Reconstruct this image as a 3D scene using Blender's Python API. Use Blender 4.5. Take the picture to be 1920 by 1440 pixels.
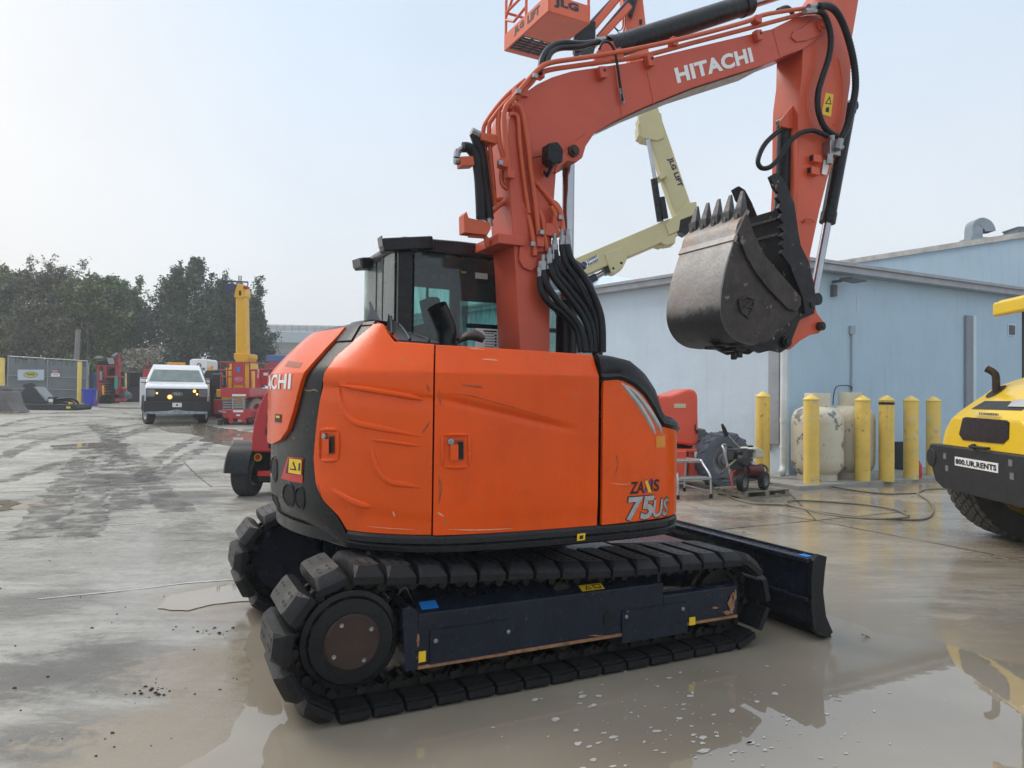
import bpy, bmesh, math, random
from mathutils import Vector, Matrix, Euler
import numpy as np
for _o in list(bpy.data.objects): bpy.data.objects.remove(_o)
SC = bpy.context.scene
COL = SC.collection
R = math.radians
random.seed(7)

# ------------------------------------------------------------------ camera
FPX, PITCH, ROLL, CAMH = 1350.36, 0.0167, 0.0115, 1.4482      # 1920 px wide picture
cam_d = bpy.data.cameras.new('camera'); cam = bpy.data.objects.new('camera', cam_d); COL.objects.link(cam)
cam_d.sensor_width = 36.0; cam_d.lens = 36.0 * FPX / 1920.0
cam_d.clip_start = 0.05; cam_d.clip_end = 2000
cam.matrix_world = Matrix.Translation((0, 0, CAMH)) @ Matrix.Rotation(math.pi / 2 + PITCH, 4, 'X') @ Matrix.Rotation(ROLL, 4, 'Z')
SC.camera = cam

# ------------------------------------------------------------------ sky, sun, exposure (overcast, sun veiled low on the left)
SUN_AZ, SUN_EL = R(-62), R(48)          # azimuth clockwise from +Y
sd = Vector((math.sin(SUN_AZ) * math.cos(SUN_EL), math.cos(SUN_AZ) * math.cos(SUN_EL), math.sin(SUN_EL)))
W = bpy.data.worlds.new('World'); SC.world = W; W.use_nodes = True
nt = W.node_tree; nt.nodes.clear()
def _wn(t, **k):
    n = nt.nodes.new(t)
    for a, b in k.items(): setattr(n, a, b)
    return n
sky = _wn('ShaderNodeTexSky', sky_type='NISHITA'); sky.sun_disc = False
sky.sun_elevation = SUN_EL; sky.sun_rotation = SUN_AZ; sky.air_density = 1.0; sky.dust_density = 4.0; sky.ozone_density = 1.0
bg1 = _wn('ShaderNodeBackground'); bg1.inputs[1].default_value = 0.10
nt.links.new(sky.outputs[0], bg1.inputs[0])
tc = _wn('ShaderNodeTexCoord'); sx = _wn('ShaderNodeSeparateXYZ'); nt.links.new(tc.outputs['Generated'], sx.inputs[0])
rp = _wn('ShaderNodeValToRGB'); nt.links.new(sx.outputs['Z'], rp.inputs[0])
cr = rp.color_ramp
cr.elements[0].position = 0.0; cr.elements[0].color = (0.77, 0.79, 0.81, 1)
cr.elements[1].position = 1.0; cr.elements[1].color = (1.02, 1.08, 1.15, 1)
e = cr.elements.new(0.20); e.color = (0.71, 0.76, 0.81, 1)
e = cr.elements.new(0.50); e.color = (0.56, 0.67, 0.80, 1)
dp = _wn('ShaderNodeVectorMath', operation='DOT_PRODUCT'); nt.links.new(tc.outputs['Generated'], dp.inputs[0])
_h = Vector((sd.x, sd.y, 0.16)).normalized(); dp.inputs[1].default_value = _h
mr = _wn('ShaderNodeMapRange'); mr.inputs['From Min'].default_value = 0.70; mr.inputs['From Max'].default_value = 1.0
mr.interpolation_type = 'SMOOTHSTEP'
nt.links.new(dp.outputs['Value'], mr.inputs['Value'])
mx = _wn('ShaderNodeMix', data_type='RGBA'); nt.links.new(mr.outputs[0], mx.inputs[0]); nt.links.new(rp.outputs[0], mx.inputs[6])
mx.inputs[7].default_value = (0.86, 0.845, 0.82, 1)
# faint cloud mottling
nz = _wn('ShaderNodeTexNoise'); nz.inputs['Scale'].default_value = 2.2; nz.inputs['Detail'].default_value = 4
nt.links.new(tc.outputs['Generated'], nz.inputs[0])
m2 = _wn('ShaderNodeMapRange'); m2.inputs['To Min'].default_value = 0.95; m2.inputs['To Max'].default_value = 1.05
m2.inputs['From Min'].default_value = .3; m2.inputs['From Max'].default_value = .7; nt.links.new(nz.outputs[0], m2.inputs[0])
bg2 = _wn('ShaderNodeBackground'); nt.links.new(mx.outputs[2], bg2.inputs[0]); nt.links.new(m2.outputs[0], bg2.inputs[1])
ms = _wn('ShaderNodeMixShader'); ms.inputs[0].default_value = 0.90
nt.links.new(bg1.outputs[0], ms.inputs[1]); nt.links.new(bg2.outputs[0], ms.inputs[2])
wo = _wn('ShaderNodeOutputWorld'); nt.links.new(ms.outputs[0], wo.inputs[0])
sl = bpy.data.lights.new('sun', 'SUN'); sl.energy = 1.5; sl.angle = R(25); sl.color = (1.0, 0.95, 0.88)
sun = bpy.data.objects.new('sun', sl); COL.objects.link(sun); sun.rotation_euler = sd.to_track_quat('Z', 'Y').to_euler(); sun.location = sd * 60
SC.cycles.max_bounces = 6; SC.cycles.diffuse_bounces = 3; SC.cycles.glossy_bounces = 3; SC.cycles.volume_bounces = 0; SC.cycles.transparent_max_bounces = 10
vs = SC.view_settings; vs.view_transform = 'Standard'; vs.look = 'None'; vs.exposure = 0.34; vs.gamma = 1.0; vs.use_curve_mapping = False

# ------------------------------------------------------------------ measuring helpers: turn a spot of the photograph plus a known plane into a point of the place
def ray(u, v):
    a, b = u - 960, v - 720
    c, s = math.cos(ROLL), math.sin(ROLL); a, b = (c * a + s * b) / FPX, (-s * a + c * b) / FPX
    c, s = math.cos(PITCH), math.sin(PITCH)
    return Vector((a, c + s * b, s - c * b))
def at(u, v, Y):                      # point at distance Y in front of the camera
    r = ray(u, v); return Vector((0, 0, CAMH)) + r * (Y / r.y)
def onz(u, v, z=0.0):                 # point at height z
    r = ray(u, v); return Vector((0, 0, CAMH)) + r * ((z - CAMH) / r.z)
def ground_h(x, y):                   # the yard climbs gently to the back left
    t = max(0.0, min(1.0, (3.0 - x) / 4.0)); t = t * t * (3 - 2 * t)
    q = max(0.0, y - 11.0); q = min(q, 34.0)
    k = 0.032 * q * min(1.0, q / 3.0)
    return k * t
def ong(u, v):                        # point on the yard surface
    r = ray(u, v); lo = 2.0
    Y = 2.0; o = Vector((0, 0, CAMH))
    while Y < 90:
        p = o + r * (Y / r.y)
        if p.z <= ground_h(p.x, p.y): return p
        Y += 0.02
    return p

# ------------------------------------------------------------------ mesh helpers
class MB:
    def __init__(s): s.V = []; s.F = []; s.M = []; s.m = 0
    def add(s, V, F, m=None):
        o = len(s.V); s.V += [tuple(v) for v in V]; s.F += [[o + i for i in f] for f in F]; s.M += [s.m if m is None else m] * len(F); return s
    def mat(s, m): s.m = m; return s
    def b(s, x0, x1, y0, y1, z0, z1):
        V = [(x, y, z) for z in (z0, z1) for y in (y0, y1) for x in (x0, x1)]
        return s.add(V, [(0, 2, 3, 1), (4, 5, 7, 6), (0, 1, 5, 4), (2, 6, 7, 3), (0, 4, 6, 2), (1, 3, 7, 5)])
    def box(s, c, sz, M=None):
        V = []
        for z in (-.5, .5):
            for y in (-.5, .5):
                for x in (-.5, .5):
                    p = Vector((x * sz[0], y * sz[1], z * sz[2]))
                    if M is not None: p = M @ p
                    V.append(p + Vector(c))
        return s.add(V, [(0, 2, 3, 1), (4, 5, 7, 6), (0, 1, 5, 4), (2, 6, 7, 3), (0, 4, 6, 2), (1, 3, 7, 5)])
    def bar(s, p, q, w, h, up=(0, 0, 1)):            # box beam from p to q
        p = Vector(p); q = Vector(q); d = (q - p).normalized(); a = d.cross(Vector(up))
        if a.length < 1e-4: a = d.cross(Vector((1, 0, 0)))
        a.normalize(); n = a.cross(d); V = []
        for e in (p, q):
            for (i, j) in ((-1, -1), (1, -1), (1, 1), (-1, 1)): V.append(e + a * (i * w / 2) + n * (j * h / 2))
        return s.add(V, [(3, 2, 1, 0), (4, 5, 6, 7), (0, 1, 5, 4), (1, 2, 6, 5), (2, 3, 7, 6), (3, 0, 4, 7)])
    def prism(s, pts, a, b, axis='y', m=None):
        def P(p, h):
            if axis == 'y': return (p[0], h, p[1])
            if axis == 'x': return (h, p[0], p[1])
            return (p[0], p[1], h)
        n = len(pts); V = [P(p, a) for p in pts] + [P(p, b) for p in pts]
        F = [list(range(n)), list(range(2 * n - 1, n - 1, -1))] + [(i, (i + 1) % n, n + (i + 1) % n, n + i) for i in range(n)]
        return s.add(V, F, m)
    def cyl(s, p, q, r, r2=None, n=14, cap=True):
        return s.tube([p, q], [r, r if r2 is None else r2], n, cap)
    def tube(s, pts, r, n=8, cap=True, flat=None):
        pts = [Vector(p) for p in pts]; k = len(pts)
        rr = r if isinstance(r, (list, tuple)) else [r] * k
        T = []
        for i in range(k):
            a = pts[max(0, i - 1)]; c = pts[min(k - 1, i + 1)]; T.append((c - a).normalized())
        ref = Vector((0, 0, 1)) if abs(T[0].z) < .9 else Vector((1, 0, 0))
        N = (ref - T[0] * ref.dot(T[0])).normalized(); V = []
        for i in range(k):
            N = (N - T[i] * N.dot(T[i]))
            N.normalize(); B = T[i].cross(N)
            for j in range(n):
                a = 2 * math.pi * j / n; V.append(pts[i] + N * (math.cos(a) * rr[i]) + B * (math.sin(a) * rr[i] * (flat or 1)))
        F = [(i * n + j, i * n + (j + 1) % n, (i + 1) * n + (j + 1) % n, (i + 1) * n + j) for i in range(k - 1) for j in range(n)]
        if cap: F += [list(range(n - 1, -1, -1)), [(k - 1) * n + j for j in range(n)]]
        return s.add(V, F)
    def lathe(s, prof, o=(0, 0, 0), axis=(0, 0, 1), n=20, a0=0, a1=2 * math.pi):
        ax = Vector(axis).normalized(); ref = Vector((0, 0, 1)) if abs(ax.z) < .9 else Vector((1, 0, 0))
        N = (ref - ax * ref.dot(ax)).normalized(); B = ax.cross(N); o = Vector(o); V = []
        for (r, h) in prof:
            for j in range(n):
                a = a0 + (a1 - a0) * j / n; V.append(o + ax * h + (N * math.cos(a) + B * math.sin(a)) * max(r, 1e-4))
        k = len(prof)
        F = [(i * n + j, i * n + (j + 1) % n, (i + 1) * n + (j + 1) % n, (i + 1) * n + j) for i in range(k - 1) for j in range(n)]
        F += [list(range(n - 1, -1, -1)), [(k - 1) * n + j for j in range(n)]]
        return s.add(V, F)
    def ring(s, o, axis, r0, r1, h0, h1, n=24):       # annulus
        return s.lathe2([(r0, h0), (r1, h0), (r1, h1), (r0, h1)], o, axis, n)
    def lathe2(s, prof, o, axis, n=24):               # closed profile
        ax = Vector(axis).normalized(); ref = Vector((0, 0, 1)) if abs(ax.z) < .9 else Vector((1, 0, 0))
        N = (ref - ax * ref.dot(ax)).normalized(); B = ax.cross(N); o = Vector(o); V = []; k = len(prof)
        for (r, h) in prof:
            for j in range(n):
                a = 2 * math.pi * j / n; V.append(o + ax * h + (N * math.cos(a) + B * math.sin(a)) * r)
        return s.add(V, [(i * n + j, i * n + (j + 1) % n, ((i + 1) % k) * n + (j + 1) % n, ((i + 1) % k) * n + j) for i in range(k) for j in range(n)])
    def grid(s, G, m=None, flip=False):               # G[i][j] points
        a = len(G); b = len(G[0]); V = [p for row in G for p in row]
        F = [(i * b + j, i * b + j + 1, (i + 1) * b + j + 1, (i + 1) * b + j) for i in range(a - 1) for j in range(b - 1)]
        return s.add(V, F, m)
    def xf(s, M, i0=0):
        s.V[i0:] = [tuple(M @ Vector(v)) for v in s.V[i0:]]; return s

def finish(o, bevel=0, ang=32, smooth=True, seg=2):
    me = o.data
    if smooth:
        me.polygons.foreach_set('use_smooth', [True] * len(me.polygons)); me.set_sharp_from_angle(angle=R(ang))
    if bevel:
        b = o.modifiers.new('bevel', 'BEVEL'); b.width = bevel; b.segments = seg; b.limit_method = 'ANGLE'; b.angle_limit = R(32); b.harden_normals = True
def build(name, mb, mats, parent=None, bevel=0, ang=32, smooth=True, recalc=True, seg=2, **tags):
    me = bpy.data.meshes.new(name); me.from_pydata(mb.V, [], mb.F)
    if not isinstance(mats, (list, tuple)): mats = [mats]
    for m in mats: me.materials.append(m)
    if len(mats) > 1: me.polygons.foreach_set('material_index', mb.M)
    if recalc:
        bm = bmesh.new(); bm.from_mesh(me); bmesh.ops.recalc_face_normals(bm, faces=bm.faces); bm.to_mesh(me); bm.free()
    me.update()
    o = bpy.data.objects.new(name, me); COL.objects.link(o)
    if parent is not None: o.parent = parent
    finish(o, bevel, ang, smooth, seg)
    tag(o, **tags); return o
def tag(o, label=None, cat=None, group=None, kind=None):
    if label: o['label'] = label
    if cat: o['category'] = cat
    if group: o['group'] = group
    if kind: o['kind'] = kind
    return o
def empty(name, loc=(0, 0, 0), rz=0, **tags):
    o = bpy.data.objects.new(name, None); COL.objects.link(o); o.location = loc; o.rotation_euler = (0, 0, rz); o.empty_display_size = .2
    return tag(o, **tags)
def copy_tree(o, parent=None):
    c = o.copy(); COL.objects.link(c); c.parent = parent
    for ch in o.children: copy_tree(ch, c)
    return c
def spline(P, k=6, closed=False):
    P = [Vector(p) for p in P]; n = len(P); out = []
    for i in range(n - 1):
        p0 = P[max(0, i - 1)]; p1 = P[i]; p2 = P[i + 1]; p3 = P[min(n - 1, i + 2)]
        for j in range(k):
            t = j / k; out.append(.5 * ((2 * p1) + (p2 - p0) * t + (2 * p0 - 5 * p1 + 4 * p2 - p3) * t * t + (3 * p1 - p0 - 3 * p2 + p3) * t ** 3))
    out.append(P[-1]); return out
_tc = {}
def text2d(body, bold=0.0):            # lettering as flat faces, capital height 1, starts at x = 0
    k = (body, bold)
    if k in _tc: return _tc[k]
    cu = bpy.data.curves.new('t', 'FONT'); cu.body = body; cu.size = 1.0; cu.offset = bold; cu.resolution_u = 3; cu.space_character = 1.0 + bold * 1.5
    o = bpy.data.objects.new('t', cu); COL.objects.link(o)
    dg = bpy.context.evaluated_depsgraph_get(); me = bpy.data.meshes.new_from_object(o.evaluated_get(dg))
    V = [(v.co.x, v.co.y) for v in me.vertices]; F = [list(p.vertices) for p in me.polygons]
    bpy.data.objects.remove(o); bpy.data.curves.remove(cu); bpy.data.meshes.remove(me)
    x0 = min(v[0] for v in V); y0 = min(v[1] for v in V); h = max(v[1] for v in V) - y0; w = (max(v[0] for v in V) - x0) / h
    V = [((x - x0) / h, (y - y0) / h) for x, y in V]; _tc[k] = (V, F, w); return _tc[k]
def text_on(mb, body, O, X, Y, bold=.02, m=None, fit=True):   # O lower left corner, X vector of the whole width, Y vector of the height
    V, F, w = text2d(body, bold); O = Vector(O); X = Vector(X); Y = Vector(Y)
    return mb.add([O + X * (x / w) + Y * y for x, y in V], F, m)

# ------------------------------------------------------------------ materials
_mc = {}
def pm(name, col, rough=.5, metal=0.0, var=.12, scale=3.0, bump=0.0, bscale=60.0, dirt=0.0, dcol=(.10, .085, .07), dscale=2.0, coat=0.0, emit=None, es=1.0,
       chips=None, chthr=.63, chcol=(.5, .48, .45), rvar=.08, streak=0.0, world=False, trans=0.0, ior=1.45, dthr=.55, spec=.5, zsplit=None):
    if name in _mc: return _mc[name]
    m = bpy.data.materials.new(name); m.use_nodes = True; _mc[name] = m
    t = m.node_tree; N = t.nodes; L = t.links; B = N['Principled BSDF']
    c = tuple(col) + (1,) if len(col) == 3 else col
    B.inputs['Roughness'].default_value = rough; B.inputs['Metallic'].default_value = metal; B.inputs['Coat Weight'].default_value = coat
    B.inputs['Coat Roughness'].default_value = .12; B.inputs['IOR'].default_value = ior; B.inputs['Specular IOR Level'].default_value = spec
    if trans: B.inputs['Transmission Weight'].default_value = trans
    if emit: B.inputs['Emission Color'].default_value = tuple(emit) + (1,); B.inputs['Emission Strength'].default_value = es
    if world:
        g = N.new('ShaderNodeNewGeometry'); vec = g.outputs['Position']
    else:
        g = N.new('ShaderNodeTexCoord'); vec = g.outputs['Object']
    def noise(sc, det=4, rg=.55, v=vec):
        n = N.new('ShaderNodeTexNoise'); n.inputs['Scale'].default_value = sc; n.inputs['Detail'].default_value = det; n.inputs['Roughness'].default_value = rg
        L.new(v, n.inputs['Vector']); return n.outputs['Fac']
    def rng(s, a, b, c0, d, smooth=False):
        n = N.new('ShaderNodeMapRange'); n.inputs['From Min'].default_value = a; n.inputs['From Max'].default_value = b
        n.inputs['To Min'].default_value = c0; n.inputs['To Max'].default_value = d
        if smooth: n.interpolation_type = 'SMOOTHSTEP'
        L.new(s, n.inputs[0]); return n.outputs[0]
    def mixc(f, a, b):
        n = N.new('ShaderNodeMix'); n.data_type = 'RGBA'
        if isinstance(f, float): n.inputs[0].default_value = f
        else: L.new(f, n.inputs[0])
        for i, x in ((6, a), (7, b)):
            if isinstance(x, tuple): n.inputs[i].default_value = x if len(x) == 4 else x + (1,)
            else: L.new(x, n.inputs[i])
        return n.outputs[2]
    cur = c
    if var:
        f = rng(noise(scale, 6, .62), .3, .7, 0, 1)
        cur = mixc(f, tuple(x * (1 - var) for x in c[:3]) + (1,), tuple(min(1, x * (1 + var)) for x in c[:3]) + (1,))
        if rvar: L.new(rng(noise(scale * 1.7, 5, .6), .3, .7, max(.02, rough - rvar), min(1, rough + rvar)), B.inputs['Roughness'])
    if streak:
        mp = N.new('ShaderNodeMapping'); mp.inputs['Scale'].default_value = (14, 14, .8); L.new(vec, mp.inputs[0])
        f = rng(noise(1.0, 4, .6, mp.outputs[0]), .5, .75, 0, streak, True); cur = mixc(f, cur, tuple(x * .45 for x in dcol) + (1,))
    if dirt:
        f = rng(noise(dscale, 8, .68), dthr, dthr + .18, 0, dirt, True); cur = mixc(f, cur, tuple(dcol) + (1,))
    if chips:
        f = rng(noise(chips, 10, .72), chthr, chthr + .02, 0, 1); cur = mixc(f, cur, tuple(chcol) + (1,))
    if zsplit:
        sz = N.new('ShaderNodeSeparateXYZ'); L.new(vec, sz.inputs[0]); ad = N.new('ShaderNodeMath'); ad.operation = 'MULTIPLY_ADD'; ad.inputs[1].default_value = .16; L.new(noise(9, 6, .65), ad.inputs[0]); L.new(sz.outputs['Z'], ad.inputs[2])
        cur = mixc(rng(ad.outputs[0], zsplit[0] + .08 - zsplit[1], zsplit[0] + .08 + zsplit[1], 1, 0, True), cur, tuple(zsplit[2]) + (1,))
    if isinstance(cur, tuple): B.inputs['Base Color'].default_value = cur
    else: L.new(cur, B.inputs['Base Color'])
    if bump:
        b = N.new('ShaderNodeBump'); b.inputs['Strength'].default_value = bump; b.inputs['Distance'].default_value = .01
        L.new(noise(bscale, 5, .6), b.inputs['Height']); L.new(b.outputs[0], B.inputs['Normal'])
    return m
def glass(name, tint=(.75, .85, .82), rough=.03, opa=.0, body=(.3, .35, .33), drops=False):
    if name in _mc: return _mc[name]
    m = bpy.data.materials.new(name); m.use_nodes = True; _mc[name] = m; t = m.node_tree; N = t.nodes; L = t.links; N.clear()
    tr = N.new('ShaderNodeBsdfTransparent'); tr.inputs[0].default_value = tuple(tint) + (1,)
    gl = N.new('ShaderNodeBsdfGlossy'); gl.inputs['Roughness'].default_value = rough
    fr = N.new('ShaderNodeFresnel'); fr.inputs[0].default_value = 1.5
    a = N.new('ShaderNodeMixShader'); L.new(fr.outputs[0], a.inputs[0]); L.new(tr.outputs[0], a.inputs[1]); L.new(gl.outputs[0], a.inputs[2])
    o = N.new('ShaderNodeOutputMaterial')
    if opa:
        df = N.new('ShaderNodeBsdfDiffuse'); df.inputs[0].default_value = tuple(body) + (1,)
        g = N.new('ShaderNodeTexCoord'); mp = N.new('ShaderNodeMapping'); mp.inputs['Scale'].default_value = (30, 30, 6); L.new(g.outputs['Object'], mp.inputs[0])
        n = N.new('ShaderNodeTexNoise'); n.inputs['Scale'].default_value = 1.3; n.inputs['Detail'].default_value = 8; L.new(mp.outputs[0], n.inputs['Vector'])
        r = N.new('ShaderNodeMapRange'); r.inputs['From Min'].default_value = .35; r.inputs['From Max'].default_value = .75; r.inputs['To Min'].default_value = opa * .3; r.inputs['To Max'].default_value = opa * 1.6
        L.new(n.outputs[0], r.inputs[0]); b = N.new('ShaderNodeMixShader'); L.new(r.outputs[0], b.inputs[0]); L.new(a.outputs[0], b.inputs[1]); L.new(df.outputs[0], b.inputs[2])
        L.new(b.outputs[0], o.inputs[0])
    else: L.new(a.outputs[0], o.inputs[0])
    return m

ORANGE = pm('orange_paint', (.77, .086, .002), .26, var=.09, scale=2.2, dirt=.30, dcol=(.45, .055, .004), dscale=4, coat=.15, spec=.3, chips=17, chthr=.645, chcol=(.45, .16, .06), streak=.04, dthr=.54)
ORANGE_DOOR = pm('orange_door_paint', (.75, .080, .002), .28, var=.11, scale=1.6, dirt=.30, dcol=(.45, .052, .004), dscale=4, coat=.12, spec=.28, chips=17, chthr=.64, chcol=(.40, .15, .06), dthr=.54, streak=.06)
BOOMO = pm('faded_boom_orange', (.54, .078, .036), .42, var=.08, scale=2.5, dirt=.3, dcol=(.28, .075, .045), dscale=4, coat=.1)
PIPEO = pm('pipe_orange', (.56, .10, .035), .42, var=.1, scale=9, dirt=.3, dcol=(.2, .07, .04), dscale=9)
BLACKP = pm('black_paint', (.010, .011, .013), .30, var=.25, scale=5, dirt=.35, dcol=(.035, .034, .033), dscale=6, spec=0.3)
CWBLACK = pm('counterweight_black', (.013, .014, .016), .30, var=.3, scale=3, dirt=.3, dcol=(.07, .068, .065), dscale=5, chips=16, chcol=(.18, .17, .16), bump=.12, bscale=140, spec=0.3)
FRAMEBLUE = pm('dark_blue_frame_paint', (.011, .015, .026), .26, var=.25, scale=4, dirt=.35, dcol=(.045, .038, .032), dscale=5, chips=22, chcol=(.12, .10, .09), spec=0.3)
RUBBER = pm('track_rubber', (.012, .012, .013), .48, var=.35, scale=9, dirt=.6, dcol=(.085, .078, .068), dscale=5, dthr=.56, bump=.35, bscale=50, spec=0.3)
HOSE = pm('hose_rubber', (.008, .008, .010), .36, var=.2, scale=20, spec=0.3)
CHAIN = pm('muddy_steel', (.020, .018, .016), .5, .3, var=.4, scale=14, dirt=.6, dcol=(.07, .058, .045), dscale=10, bump=.3, spec=0.3)
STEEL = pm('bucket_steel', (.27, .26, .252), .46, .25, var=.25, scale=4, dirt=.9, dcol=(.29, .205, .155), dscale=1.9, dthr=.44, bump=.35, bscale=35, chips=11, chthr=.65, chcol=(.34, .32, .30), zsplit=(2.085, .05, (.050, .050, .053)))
WORNST = pm('polished_dark_steel', (.060, .060, .063), .40, .35, var=.35, scale=7, dirt=.5, dcol=(.11, .10, .095), dscale=4, bump=.25, bscale=50)
BKSIDE = pm('bucket_side_steel', (.052, .043, .038), .5, .2, var=.4, scale=6, dirt=.45, dcol=(.10, .085, .075), dscale=5, bump=.35, bscale=40, chips=10, chthr=.635, chcol=(.20, .18, .165), spec=0.3)
THUMB = pm('thumb_steel', (.016, .016, .018), .45, .1, var=.4, scale=8, dirt=.4, dcol=(.09, .08, .07), dscale=8, bump=.3, bscale=60, chips=14, chthr=.62, chcol=(.30, .28, .26), spec=0.3)
CHROME = pm('chrome_rod', (.40, .41, .44), .20, 1.0, var=.10, scale=4)
ZINC = pm('zinc_fitting', (.30, .30, .31), .36, .9, var=.2, scale=20)
RUST = pm('rusty_cover', (.045, .026, .019), .62, .1, var=.3, scale=12, dirt=.5, dcol=(.09, .04, .025), dscale=9)
WEAR = pm('rust_scrape', (.28, .14, .07), .7, var=.4, scale=25, dirt=.6, dcol=(.08, .05, .04), dscale=18)
YELLOWS = pm('yellow_sticker', (.80, .52, .02), .4, var=.05)
REDS = pm('red_sticker', (.55, .03, .02), .4, var=.05)
BLUES = pm('blue_sticker', (.02, .22, .65), .4, var=.05)
WHITES = pm('white_lettering', (.80, .80, .79), .5, var=.05)
INK = pm('black_print', (.012, .012, .012), .5, var=.05)
SILVERP = pm('chrome_lettering', (.40, .40, .42), .25, .8, var=.2, scale=30)
PURPLE = pm('purple_print', (.10, .03, .30), .4, var=.05)
DARK = pm('dark_recess', (.006, .006, .007), .7, var=.1)  # near-black; also paints the shade inside holes and pockets left uncut
LAMPG = pm('lamp_lens', (.42, .43, .42), .12, .35, var=.2, scale=12)
AMBER = pm('amber_lens', (.75, .26, .02), .2, var=.1)
# ================================================================== GROUND
def ground_material():
    m = bpy.data.materials.new('wet_concrete'); m.use_nodes = True; t = m.node_tree; N = t.nodes; L = t.links; B = N['Principled BSDF']
    g = N.new('ShaderNodeNewGeometry'); P = g.outputs['Position']; sp = N.new('ShaderNodeSeparateXYZ'); L.new(P, sp.inputs[0])
    def noise(sc, det=5, rg=.58, vec=P, dist=0):
        n = N.new('ShaderNodeTexNoise'); n.inputs['Scale'].default_value = sc; n.inputs['Detail'].default_value = det; n.inputs['Roughness'].default_value = rg; n.inputs['Distortion'].default_value = dist
        L.new(vec, n.inputs['Vector']); return n.outputs['Fac']
    def rng(s, a, b, c, d, sm=True):
        n = N.new('ShaderNodeMapRange'); n.inputs['From Min'].default_value = a; n.inputs['From Max'].default_value = b; n.inputs['To Min'].default_value = c; n.inputs['To Max'].default_value = d
        if sm: n.interpolation_type = 'SMOOTHSTEP'
        L.new(s, n.inputs[0]); return n.outputs[0]
    def ma(op, a, b, clamp=False):
        n = N.new('ShaderNodeMath'); n.operation = op; n.use_clamp = clamp
        for i, x in enumerate((a, b)):
            if isinstance(x, (int, float)): n.inputs[i].default_value = x
            else: L.new(x, n.inputs[i])
        return n.outputs[0]
    def mix(f, a, b):
        n = N.new('ShaderNodeMix'); n.data_type = 'RGBA'; L.new(f, n.inputs[0])
        for i, x in ((6, a), (7, b)):
            if isinstance(x, tuple): n.inputs[i].default_value = x + (1,)
            else: L.new(x, n.inputs[i])
        return n.outputs[2]
    mp = N.new('ShaderNodeMapping'); mp.inputs['Rotation'].default_value = (0, 0, R(-20)); mp.inputs['Scale'].default_value = (.55, 1.6, 1); L.new(P, mp.inputs[0]); S = mp.outputs[0]
    big = noise(.32, 6, .6); mid = noise(1.3, 6, .68, S, .4); fine = noise(11, 5, .7); grit = noise(60, 2, .6)
    col = mix(rng(mid, .34, .66, 0, 1), (.25, .238, .203), (.415, .398, .348))
    col = mix(rng(fine, .42, .66, 0, .55), col, (.15, .138, .115))
    # brown silt on the right hand side of the yard
    side = ma('ADD', rng(sp.outputs['X'], -1.5, 3.5, 0, .75), ma('MULTIPLY', ma('SUBTRACT', big, .5), 1.6))
    col = mix(rng(side, .25, .75, 0, .9), col, mix(rng(mid, .35, .65, 0, 1), (.24, .19, .138), (.40, .33, .25)))
    # dark oily stains
    oil = rng(noise(.62, 6, .68, S, .8), .53, .68, 0, .7); near = rng(sp.outputs['Y'], 3, 14, 1, .45)
    col = mix(ma('MULTIPLY', oil, near), col, (.075, .068, .058))
    # broad dark mud stains at the near left
    for (u, v, rad) in ((70, 1130, .55), (190, 1235, .60), (20, 1270, .5), (330, 1270, .35), (120, 1400, .5), (230, 900, 1.2), (330, 930, 1.0)):
        c = onz(u, v); vm = N.new('ShaderNodeVectorMath'); vm.operation = 'DISTANCE'; L.new(P, vm.inputs[0]); vm.inputs[1].default_value = (c.x, c.y, 0)
        dd = ma('ADD', ma('DIVIDE', vm.outputs['Value'], rad), ma('MULTIPLY', ma('SUBTRACT', mid, .5), 3.6)); dd = ma('ADD', dd, ma('MULTIPLY', ma('SUBTRACT', fine, .5), 1.6))
        col = mix(rng(dd, .32, 1.12, .85, 0), col, (.055, .049, .041))
    # water film: nearly everywhere near the machines, thin and broken further out
    film = ma('ADD', rng(noise(.5, 7, .62, P, .5), .32, .62, 0, 1), rng(sp.outputs['Y'], 4, 12, .30, -.25))
    film = ma('ADD', film, rng(sp.outputs['X'], .5, 4, 0, .55), True)
    tex = rng(noise(7, 4, .7, S), .35, .65, 0, 1)
    wet = ma('MULTIPLY', film, ma('ADD', ma('MULTIPLY', tex, .35), .65), True)
    col = mix(ma('MULTIPLY', wet, .36), col, mix(rng(grit, .3, .7, 0, 1), (.15, .138, .115), (.23, .215, .182)))
    # tan silt left by the water round the puddle margins
    for (u, v, rad) in ((440, 1240, .42), (400, 1400, .62), (300, 1440, .5), (500, 1140, .45), (400, 1115, .35), (1600, 1195, .8), (1780, 1230, .8), (1500, 1110, .7), (30, 950, .5)):
        c = onz(u, v); vm = N.new('ShaderNodeVectorMath'); vm.operation = 'DISTANCE'; L.new(P, vm.inputs[0]); vm.inputs[1].default_value = (c.x, c.y, 0)
        dd = ma('ADD', ma('DIVIDE', vm.outputs['Value'], rad), ma('MULTIPLY', ma('SUBTRACT', mid, .5), 2.6)); dd = ma('ADD', dd, ma('MULTIPLY', ma('SUBTRACT', fine, .5), 2.2))
        col = mix(rng(dd, .55, 1.45, .9, 0), col, (.255, .210, .152))
    L.new(col, B.inputs['Base Color'])
    rg = ma('ADD', rng(wet, 0, 1, .52, .07), ma('MULTIPLY', grit, .10)); L.new(rg, B.inputs['Roughness'])
    B.inputs['IOR'].default_value = 1.55; B.inputs['Specular IOR Level'].default_value = .5
    h = ma('ADD', ma('MULTIPLY', fine, .7), ma('MULTIPLY', grit, .3)); h = ma('ADD', h, ma('MULTIPLY', mid, 1.4))
    bp = N.new('ShaderNodeBump'); bp.inputs['Distance'].default_value = .012
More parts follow.
